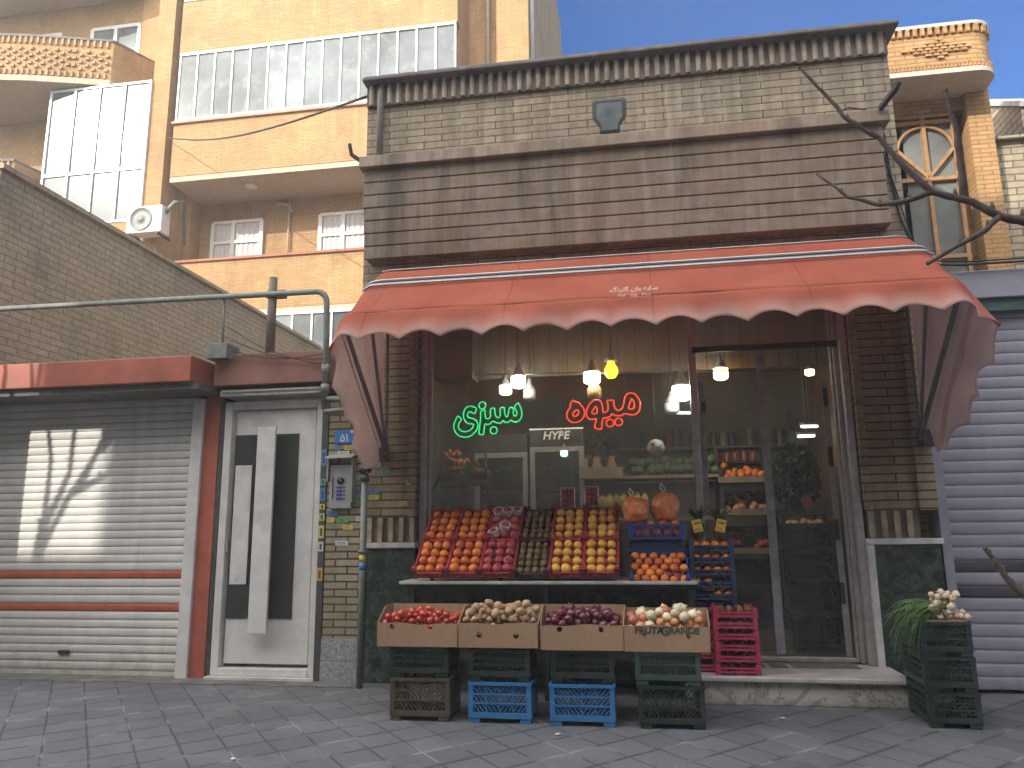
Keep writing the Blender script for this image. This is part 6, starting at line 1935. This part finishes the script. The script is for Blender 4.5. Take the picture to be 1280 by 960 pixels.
for k in range(22):
    x = -0.06 + (k % 11) * 0.085 + rnd.uniform(-.02, .02); z = 1.945 + 0.06 + (k // 11) * 0.085 + rnd.uniform(-.01, .02)
    o = bpy.data.objects.new('cabbage', cab_me); COL.objects.link(o); o.location = (x, 8.58 + (k // 11) * 0.06, z); r_ = rnd.uniform(0.05, 0.07); o.scale = (r_, r_, r_); o.rotation_euler = (rnd.uniform(-1, 1), rnd.uniform(-1, 1), rnd.uniform(0, 6)); WPOS[o.name] = o.location.copy()
    tag(o, 'green cabbage head piled on the upper shelf behind the glass', 'cabbage', 'green heads on the upper shelf')
ban_m = fruitmat('banana_peel', (0.42, 0.31, 0.05), 0.5, 0.0, blotch=(0.25, 0.22, 0.04), amt=0.5, rv=0.2)
for k in range(9):
    x = -0.56 + k * 0.075
    b = B()
    for q in range(3):
        dx = (q - 1) * 0.02
        b.tube([(x + dx * .3, 8.50, 1.76), (x + dx, 8.46, 1.71), (x + dx * 1.3, 8.45, 1.65), (x + dx * 1.2, 8.47, 1.59), (x + dx, 8.50, 1.56)], [0.008, 0.016, 0.018, 0.016, 0.006], 7)
    b.build('banana_hand', ban_m, None, 'hand of ripening bananas hanging in a row behind the grapefruit crates', 'bananas', 'banana hands behind the glass', origin=(x, 8.48, 1.56))
b = B(); b.tube([(-0.6, 8.5, 1.765), (0.12, 8.5, 1.765)], 0.012, 6); b.build('banana_rail', dk_wood, rk2)
wb = thing('wooden_crate', 'small wooden crate with clay jars on the shelf right of the lettered fridge', 'crate', (-0.42, 8.35, 1.93))
b = B(); b.box(-0.63, -0.18, 8.34, 8.355, 1.93, 2.03); b.build('front_board', shelf_w, wb)
b = B(); b.box(-0.63, -0.18, 8.6, 8.615, 1.93, 2.03); b.build('back_board', shelf_w, wb)
for x in (-0.63, -0.195):
    b = B(); b.box(x, x + 0.015, 8.356, 8.599, 1.93, 2.05); b.build('end_board', shelf_w, wb)
b = B(); b.box(-0.63, -0.18, 8.34, 8.61, 1.915, 1.929); b.build('bottom', shelf_w, wb)
b = B(); b.box(-0.60, -0.55, 8.36, 8.40, 2.03, 2.14); b.build('corner_post', shelf_w, wb)
clay = plain('clay_jar', (0.32, 0.20, 0.10), 0.6, 0.2)
for x, wh in ((-0.46, 'left'), (-0.30, 'right')):
    j = thing('clay_jar', 'tan clay jar in the wooden crate, %s the lettered fridge' % ('nearer to' if wh == 'left' else 'farther from'), 'jar', (x, 8.46, 1.94))
    b = B(); b.lathe([(0.04, 0), (0.055, 0.04), (0.055, 0.12), (0.035, 0.17), (0.04, 0.20)], (x, 8.46, 1.94), 14); b.build('body', clay, j)
    b = B(); b.lathe([(0.042, 0.201), (0.042, 0.215), (0.012, 0.225)], (x, 8.46, 1.94), 12); b.build('lid', shelf_w, j)
# bushy pot plants above
herb = plain('dark_herb_leaf', (0.020, 0.045, 0.018), 0.6, 0.5, 12, 0.2)
herb2 = plain('mid_herb_leaf', (0.045, 0.085, 0.03), 0.6, 0.4, 12, 0.2)
def bush(c, sx, sy, sz, n, ls, bb, mats_n=2, seed=0):
    rg = random.Random(seed)
    for k in range(n):
        while True:
            p = Vector((rg.uniform(-1, 1), rg.uniform(-1, 1), rg.uniform(-1, 1)))
            if 0.35 < p.length < 1.05: break
        q = Vector(c) + Vector((p.x * sx, p.y * sy, p.z * sz))
        d = Vector((rg.gauss(0, 1), rg.gauss(0, 1), rg.gauss(0.2, 1))).normalized(); e = d.orthogonal().normalized()
        L = ls * rg.uniform(0.6, 1.3)
        bb.add([q - e * L * .35, q + d * L * .5 - Vector((0, 0, L * .05)), q + e * L * .35, q - d * L * .5], [(0, 1, 2, 3)], rg.randrange(mats_n))
b = B(); bush((-0.42, 8.7, 2.28), 0.22, 0.1, 0.13, 260, 0.06, b, 2, 3)
b.build('leafy_plant', [herb, herb2], None, 'dark leafy greens piled above the wooden crate of jars', 'greens', origin=(-0.42, 8.6, 2.1))
# left tilted tray of produce
tt = thing('tilted_tray', 'dark tilted wooden tray of carrots and greens high at the left inside the window', 'tray', (-2.0, 8.0, 1.9))
def tl(x, s, u): return Vector((x - 0.12 * 0, 7.78 + s * 0.8, 1.86 + s * 0.52 + u))
A = [at(535, 567, 8.15), at(535, 590, 8.15), at(572, 609, 7.8), at(590, 590, 7.8)]
def slab(pts, th, vec, bb, mat=None):
    n = len(pts); v = Vector(vec) * th
    bb.add([Vector(p) for p in pts] + [Vector(p) + v for p in pts], [tuple(range(n)), tuple(reversed(range(n, 2 * n)))] + [(i, (i + 1) % n, n + (i + 1) % n, n + i) for i in range(n)], mat)
x0, x1 = -2.12, -1.50
fl0, fl1 = Vector((-2.02, 7.70, 1.83)), Vector((-1.52, 7.70, 1.83))
bk = Vector((-0.12, 0.55, 0.32)); uv = Vector((0, -0.05, 0.11))
b = B(); slab([fl0, fl1, fl1 + uv * .5, fl0 + uv * .5], 0.015, (0, 1, 0), b); b.build('front_board', shelf_w, tt)
b = B(); slab([fl0, fl0 + bk, fl0 + bk + uv * 1.6, fl0 + uv * 1.6], 0.015, (1, 0, 0), b, 0); pl_ = fl0 + bk * .4 + uv * .8; b.build('side_board', dk_wood, tt)
b = B(); b.lathe([(0.05, 0), (0.05, 0.004)], n=14, Mx=Matrix.Translation(fl0 + bk * .45 + uv * .8 + Vector((-0.002, 0, 0))) @ Matrix.Rotation(-PI / 2, 4, 'Y')); b.build('round_label', plain('grey_label', (0.2, 0.21, 0.18), 0.6, 0.2), tt)
b = B(); slab([fl1, fl1 + bk, fl1 + bk + uv * 1.6, fl1 + uv * 1.6], 0.015, (-1, 0, 0), b); b.build('side_board', dk_wood, tt)
b = B(); slab([fl0, fl1, fl1 + bk, fl0 + bk], 0.01, (0, 0, -1), b); b.build('bottom', dk_wood, tt)
b = B(); b.bar(fl0 + bk * .5, (-2.4, 8.0, 1.3), 0.03, 0.03); b.bar(fl1 + bk * .5, (fl1.x, 8.0, 0.22), 0.03, 0.03); b.build('prop', dk_wood, tt)
carrot_m = fruitmat('carrot_skin', (0.50, 0.15, 0.04), 0.5, 0.1, rv=0.25)
cm = B(); cm.lathe([(0.0, -1.0), (0.10, -0.9), (0.2, 0.0), (0.27, 0.8), (0.18, 0.98)], n=9); cme = cm.mesh('carrot', carrot_m)
for k in range(22):
    s_ = rnd.uniform(0.1, 0.95)
    p = fl0.lerp(fl1, rnd.uniform(0.25, 0.95) if s_ < .5 else rnd.uniform(0.1, 0.6)) + bk * s_ + uv * 0.75
    o = bpy.data.objects.new('carrot', cme); COL.objects.link(o); o.location = p; o.scale = (0.085,) * 3; o.rotation_euler = (rnd.uniform(0.6, 1.9), rnd.uniform(-.4, .4), rnd.uniform(-2, 2)); WPOS[o.name] = p
    tag(o, 'orange carrot lying in the tilted tray high at the left inside the window', 'carrot', 'carrots in the tilted tray')
b = B(); bush(fl0.lerp(fl1, 0.5) + bk * .3 + uv * .6, 0.22, 0.14, 0.035, 160, 0.05, b, 2, 8); b.build('tray_greens', [herb, herb2], None, 'dark greens spread at the front of the tilted tray', 'greens', origin=fl0.lerp(fl1, .5))
# wall box high at the left
wbx = thing('wall_speaker', 'dark box speaker high at the left end of the shop window', 'speaker', (-2.0, 7.7, 2.95))
b = B(); b.box(-2.06, -1.66, 7.6, 7.9, 2.92, 3.45); b.build('cabinet', plain('dark_cabinet', (0.03, 0.032, 0.03), 0.5, 0.3), wbx, bevel=0.01)
b = B(); b.box(-2.02, -1.70, 7.59, 7.599, 2.97, 3.40); b.build('grille', plain('grey_grille', (0.06, 0.065, 0.06), 0.7, 0.3, 60, 0.3), wbx)
# hanging round disc
hd = thing('hanging_disc', 'round grey printed disc hanging on a thread behind the glass', 'disc', at(820, 560, 7.8))
p = at(820, 560, 7.8)
b = B(); b.lathe([(0.088, -0.002), (0.088, 0.002)], n=28, Mx=Matrix.Translation(p) @ Matrix.Rotation(PI / 2, 4, 'X')); b.build('disc', plain('grey_disc', (0.27, 0.28, 0.26), 0.6, 0.1), hd)
b = B()
for k in range(4): b.box(p.x - 0.05 + 0.01 * k, p.x + 0.055 - 0.006 * k, p.y - 0.0045, p.y - 0.003, p.z + 0.015 - k * 0.022, p.z + 0.021 - k * 0.022)
b.lathe([(0.02, 0), (0.02, 0.001)], n=14, Mx=Matrix.Translation((p.x - 0.03, p.y - 0.0035, p.z + 0.045)) @ Matrix.Rotation(PI / 2, 4, 'X')); b.build('print', plain('disc_print', (0.12, 0.13, 0.12), 0.6, 0.1, bump=0), hd)
b = B(); b.tube([p + Vector((0, 0, 0.088)), (p.x, p.y, 3.0)], 0.0015, 4); b.build('thread', wire_m, hd)
# rack along the right wall
rk3 = thing('produce_rack', 'dark stepped rack of tilted produce shelves seen through the plastic door', 'rack', (1.2, 8.9, 0.22))
for k, z in enumerate((1.86, 1.52, 1.12, 0.75)):
    b = B(); slab([(0.82, 8.5, z), (1.35, 8.5, z), (1.42, 9.3, z + 0.28), (0.86, 9.3, z + 0.28)], 0.02, (0, 0, -1), b); b.build('shelf', dk_wood, rk3)
    b = B(); b.box(0.82, 1.36, 8.47, 8.495, z - 0.01, z + 0.055); b.build('shelf_lip', shelf_w if k < 3 else dk_wood, rk3)
for x in (0.85, 1.36):
    b = B(); b.box(x - 0.02, x + 0.02, 8.9, 8.94, 0.22, 2.3); b.build('post', dk_wood, rk3)
for k, (z, kd, nm) in enumerate(((1.86, 'orange', 'oranges on the top rack shelf'), (1.52, 'onion_tan', 'tan produce on the second rack shelf'), (1.12, 'tomato', 'red produce on the third rack shelf'))):
    for q in range(20):
        s_ = rnd.random(); a_ = rnd.random()
        fruit(kd, (0.88 + a_ * 0.42, 8.54 + s_ * 0.5, z + 0.05 + s_ * 0.175 + rnd.uniform(0, .02)), rnd.uniform(0.032, 0.045), '%s behind the plastic door curtain' % {'orange': 'orange heaped on the top shelf of the dark rack', 'onion_tan': 'tan onion on the second shelf of the dark rack', 'tomato': 'dim red tomato on the third shelf of the dark rack'}[kd], nm)
jar_m = plain('red_jar', (0.22, 0.05, 0.04), 0.35, 0.2)
for k in range(5):
    p = (0.90 + k * 0.095, 9.1, 2.115)
    j = thing('preserve_jar', 'small dark red preserve jar in the row above the orange shelf', 'jar', p, 'preserve jars on the rack')
    b = B(); b.lathe([(0.035, 0), (0.038, 0.02), (0.038, 0.10), (0.028, 0.12)], p, 10); b.build('body', jar_m, j)
    b = B(); b.lathe([(0.032, 0.121), (0.032, 0.14)], p, 10); b.build('lid', dk_wood, j)
b = B(); b.box(0.84, 1.38, 9.0, 9.25, 2.095, 2.114); b.build('jar_shelf', dk_wood, rk3)
b = B(); bush((1.62, 8.55, 1.90), 0.24, 0.25, 0.34, 1500, 0.07, b, 2, 5)
b.build('herb_heap', [herb, herb2], None, 'tall dark heap of leafy herbs behind the right plastic panel', 'herbs', origin=(1.62, 8.55, 1.5))
hs = thing('herb_stand', 'dark stacked stand carrying the herb heap', 'stand', (1.62, 8.55, 0.22))
b = B(); b.box(1.40, 1.86, 8.3, 8.8, 1.50, 1.56); b.build('top', dk_wood, hs)
for sx_ in (1.43, 1.83):
    for sy_ in (8.33, 8.77):
        b = B(); b.box(sx_ - 0.015, sx_ + 0.015, sy_ - 0.015, sy_ + 0.015, 0.22, 1.499); b.build('leg', dk_wood, hs)
for k_, o in enumerate(('bottom', 'second lowest', 'second highest', 'topmost')):
    dup((c_gr, c_br, c_gr, c_gr)[k_], (1.60 + rnd.uniform(-.02, .02), 8.10 + rnd.uniform(-.02, .02), 0.222 + k_ * 0.302), '%s slatted crate of the stack behind the right plastic panel' % o, None, (0, 0, rnd.uniform(-.08, .08)))
for k_ in range(16):
    fruit('potato', (1.45 + rnd.random() * 0.3, 8.02 + rnd.random() * 0.2, 0.222 + 3 * 0.302 + 0.27 + rnd.uniform(0, .03)), rnd.uniform(0.03, 0.045), 'potato in the topmost crate behind the right plastic panel', 'potatoes behind the plastic panel')
b = B()
sg_c = at(1010, 628, 8.2)
t = thing('price_card', 'slanted red lettered price card before the herb heap', 'sign', sg_c)
Mx = Matrix.Translation(sg_c) @ Matrix.Rotation(R(-28), 4, 'Y')
b.box(-0.055, 0.055, -0.003, 0.003, -0.075, 0.075, Mx); b.build('card', plain('dim_card', (0.10, 0.09, 0.09), 0.6, 0.2), t)
b = B()
for k in range(3): b.box(-0.042 + k * 0.03, -0.022 + k * 0.03, -0.005, -0.0035, -0.05, 0.055, Mx)
b.build('print', plain('dim_red_print', (0.32, 0.06, 0.06), 0.6, 0.1, bump=0), t)
b = B(); b.tube([sg_c + Vector((0, 0.0, -0.06)), sg_c + Vector((0.0, 0.12, -0.09))], 0.006, 5); b.build('peg', dk_wood, t)
# cartons on the floor inside
for k, (xa, xb, ya, za, zb_, mm, lab) in enumerate(((0.95, 1.40, 8.0, 0.225, 0.42, card, 'open brown carton on the shop floor under the herb stand'), (0.97, 1.42, 8.02, 0.425, 0.60, P_TEAL, 'dark blue bin stacked on the brown carton inside the door'))):
    t = thing('floor_carton', lab, 'carton' if k == 0 else 'bin', ((xa + xb) / 2, ya + .15, za))
    b = B(); b.box(xa, xb, ya, ya + 0.008, za, zb_); b.box(xa, xb, ya + 0.29, ya + 0.30, za, zb_); b.box(xa, xa + 0.008, ya + 0.009, ya + 0.289, za, zb_); b.box(xb - 0.008, xb, ya + 0.009, ya + 0.289, za, zb_); b.box(xa + 0.009, xb - 0.009, ya + 0.009, ya + 0.289, za, za + 0.008); b.build('box', mm, t)
    b = B(); b.lathe([(0.02, 0), (0.02, 0.002)], n=12, Mx=Matrix.Translation((xb - 0.12, ya - 0.001, zb_ - 0.07)) @ Matrix.Rotation(PI / 2, 4, 'X')); b.build('hand_hole', alu_dark, t)
# wall clutter: framed picture board and hooks
for px, py, w_, h_, lab in ((992, 546, 0.14, 0.14, 'small dark framed board on the warm lit side wall'),):
    p = at(px, py, 9.6); t = thing('wall_board', lab, 'board', p); b = B(); b.box(p.x - w_ / 2, p.x + w_ / 2, 9.58, 9.6, p.z - h_ / 2, p.z + h_ / 2); b.build('panel', alu_dark, t)
    b = B(); b.tube([(p.x, 9.59, p.z + h_ / 2), (p.x - 0.04, 9.6, p.z + h_ / 2 + 0.18), (p.x - 0.02, 9.62, p.z + 0.3)], 0.02, 6); b.build('hook', alu_dark, t)

# ------------------------------------------------------------------ clear plastic door curtain with magnet strips
film = glass('wrinkled_plastic_film', (0.90, 0.92, 0.90), 0.06, 0.06, 0.025, (0.6, 0.6, 0.58))
_k = film.node_tree
nz = _k.nodes.new('ShaderNodeTexNoise'); nz.inputs['Scale'].default_value = 14; nz.inputs['Detail'].default_value = 5; nz.inputs['Distortion'].default_value = 2.2
mp = _k.nodes.new('ShaderNodeMapping'); mp.inputs['Scale'].default_value = (3.2, 1, 1.6); tcn = _k.nodes.new('ShaderNodeTexCoord')
_k.links.new(tcn.outputs['Object'], mp.inputs['Vector']); _k.links.new(mp.outputs[0], nz.inputs['Vector'])
bp_ = _k.nodes.new('ShaderNodeBump'); bp_.inputs['Strength'].default_value = 1.0; bp_.inputs['Distance'].default_value = 0.02
_k.links.new(nz.outputs['Fac'], bp_.inputs['Height'])
for nd in _k.nodes:
    if nd.bl_idname == 'ShaderNodeBsdfGlossy': _k.links.new(bp_.outputs[0], nd.inputs['Normal'])
tape = plain('grey_tape', (0.30, 0.30, 0.31), 0.5, 0.35, 9, 0.2, dirt=((0.15, 0.15, 0.15), 0.5))
dcur = thing('plastic_door_curtain', 'clear wrinkled plastic door curtain with grey taped edges and black magnets', 'curtain', (1.15, 7.39, 0.23))
CY = 7.395
def film_panel(x0, x1, seed):
    b = B(); b.smooth = True
    b.grid(lambda u, v: Vector((x0 + (x1 - x0) * u, CY + 0.012 * noise.noise(Vector((u * 3 + seed, v * 9, seed))) + 0.006 * noise.noise(Vector((u * 9, v * 24, seed + 4))), 0.275 + (3.0 - 0.275) * v)), 24, 90)
    return b
film_panel(0.58, 1.15, 1).build('film', film, dcur)
film_panel(1.17, 1.79, 6).build('film', film, dcur)
def strip(xa, xb, w_, z0, z1, y=CY - 0.02):
    b = B(); n = 40
    vs = []; fs = []
    for k in range(n + 1):
        z = z0 + (z1 - z0) * k / n; x = xa + (xb - xa) * k / n + 0.004 * noise.noise(Vector((k * 0.4, xa, 0)))
        vs += [(x - w_ / 2, y, z), (x + w_ / 2, y + 0.004 * noise.noise(Vector((k * .5, 1, 0))), z)]
    for k in range(n): fs.append((2 * k, 2 * k + 1, 2 * k + 3, 2 * k + 2))
    b.add(vs, fs); return b
cr = random.Random(5)
glint = plain('film_crease', (0.75, 0.76, 0.74), 0.15, 0.1, bump=0, spec=1.0)  # white slivers painted in as the sparkle of light on the film
for x0_, x1_ in ((0.66, 1.10), (1.22, 1.66)):
    b = B()
    for q in range(48):
        x = x0_ + (x1_ - x0_) * (0.5 + 0.5 * math.sin(q * 1.7)) * cr.random() ** 0.6; z = cr.choice((0.5, 0.9, 1.2, 1.6, 1.75, 2.1, 2.4)) + cr.gauss(0, 0.14)
        a = cr.uniform(-0.9, 0.9) + PI / 2; L = cr.uniform(0.004, 0.016) if cr.random() < 0.9 else cr.uniform(0.03, 0.06)
        p = Vector((x, CY - 0.022, max(0.3, min(2.9, z)))); d_ = Vector((math.cos(a), 0, math.sin(a))) * L
        b.tube([p, p + d_ * 0.5 + Vector((cr.uniform(-.003, .003), -0.004, 0)), p + d_], [0.0008, 0.0016, 0.0006], 4)
    b.build('painted_sparkles', glint, dcur)
strip(1.16, 1.16, 0.075, 0.28, 2.99).build('tape_edge', tape, dcur, solid=0.004)
strip(1.73, 1.715, 0.055, 0.27, 2.7).build('tape_edge', tape, dcur, solid=0.004)
strip(0.60, 0.60, 0.05, 1.5, 2.75).build('tape_edge', tape, dcur, solid=0.004)
for z in (2.55, 2.0, 1.35, 0.80):
    b = B(); b.box(1.695, 1.73, CY - 0.035, CY - 0.025, z - 0.09, z + 0.09); b.build('magnet', alu_dark, dcur)
b = B(); b.box(0.60, 0.64, CY - 0.035, CY - 0.025, 2.45, 2.55); b.build('magnet', alu_dark, dcur)
# crates and sacks stacked on the shop floor behind the door curtain
sack_m = plain('woven_sack', (0.30, 0.26, 0.18), 0.85, 0.3, 14, 0.4, 60)
for k, (x, y, s_, lab) in enumerate(((1.30, 9.9, 0.2, 'pale sack standing against the back wall of the shop'),)):
    t = thing('sack', lab, 'sack', (x, y, 0.22))
    b = B(); b.blob((x, y, 0.22 + s_ * 1.25), s_, 3, (1, 0.8, 1.35), 0.12, 2.0, k); b.build('sack_body', sack_m, t)
    b = B(); b.tube([(x, y, 0.22 + s_ * 2.45), (x + 0.01, y, 0.22 + s_ * 2.7), (x + 0.02, y, 0.22 + s_ * 2.95)], [s_ * 0.28, s_ * 0.14, s_ * 0.3], 10); b.build('tied_neck', sack_m, t)
wall_rk = thing('wall_shelf', 'long shelf of jars and tins on the back wall of the shop', 'shelf', (0.6, 10.5, 2.2))
for z in (2.45, 2.02):
    b = B(); b.box(-0.5, 1.9, 10.42, 10.695, z - 0.03, z); b.build('board', shelf_w, wall_rk)
tin_m = [plain('tin_%d' % i, c_, 0.35, 0.15, bump=0) for i, c_ in enumerate(((0.22, 0.06, 0.04), (0.24, 0.20, 0.07), (0.06, 0.13, 0.07), (0.25, 0.24, 0.22), (0.07, 0.09, 0.16)))]
for z in (2.45, 2.02):
    for k in range(20):
        if rnd.random() < 0.15: continue
        x = -0.42 + k * 0.118 + rnd.uniform(-.015, .015); h = rnd.uniform(0.11, 0.24); r_ = rnd.uniform(0.035, 0.052)
        p = (x, 10.5, z + 0.001)
        o = thing('tin', 'small tin or jar standing in a row on the back wall shelf', 'tin', p, 'tins on the back wall shelf')
        b = B(); b.lathe([(r_ * .97, 0), (r_, 0.006), (r_, h), (r_ * .9, h + 0.008)], p, 10); b.build('body', tin_m[rnd.randrange(5)], o)
        b = B(); b.lathe([(r_ * .92, h + 0.009), (r_ * .92, h + 0.022)], p, 10); b.build('lid', tin_m[3], o)
# little litter on the pavement
for x, y, lab in ((-2.53, 4.72, 'scrap of white paper on the pavement in the foreground'), (-0.62, 5.55, 'pale crumpled scrap between the two blue crates'), (0.95, 6.2, 'bright bottle cap on the pavement before the step')):
    b = B(); b.blob((x, y, 0.008), 0.016, 1, (1.5, 1, 0.4), 0.4, 3, x); b.build('litter_scrap', white_pl, None, lab, 'litter', origin=(x, y, 0))
# ------------------------------------------------------------------ thin haze added to lift the darks like lens flare
hz = bpy.data.materials.new('added_haze_air')
hz.use_nodes = True
ht = hz.node_tree
for nd in list(ht.nodes):
    if nd.bl_idname != 'ShaderNodeOutputMaterial': ht.nodes.remove(nd)
pv = ht.nodes.new('ShaderNodeVolumePrincipled')
pv.inputs['Color'].default_value = (0.93, 0.97, 0.93, 1)
pv.inputs['Density'].default_value = 0.005
pv.inputs['Anisotropy'].default_value = 0.2
ht.links.new(pv.outputs['Volume'], ht.nodes['Material Output'].inputs['Volume'])
b = B(); b.box(-405, 405, -405, 905, -1.2, 20.6)
b.build('added_haze', hz, kind='stuff')
sc.cycles.volume_bounces = 0
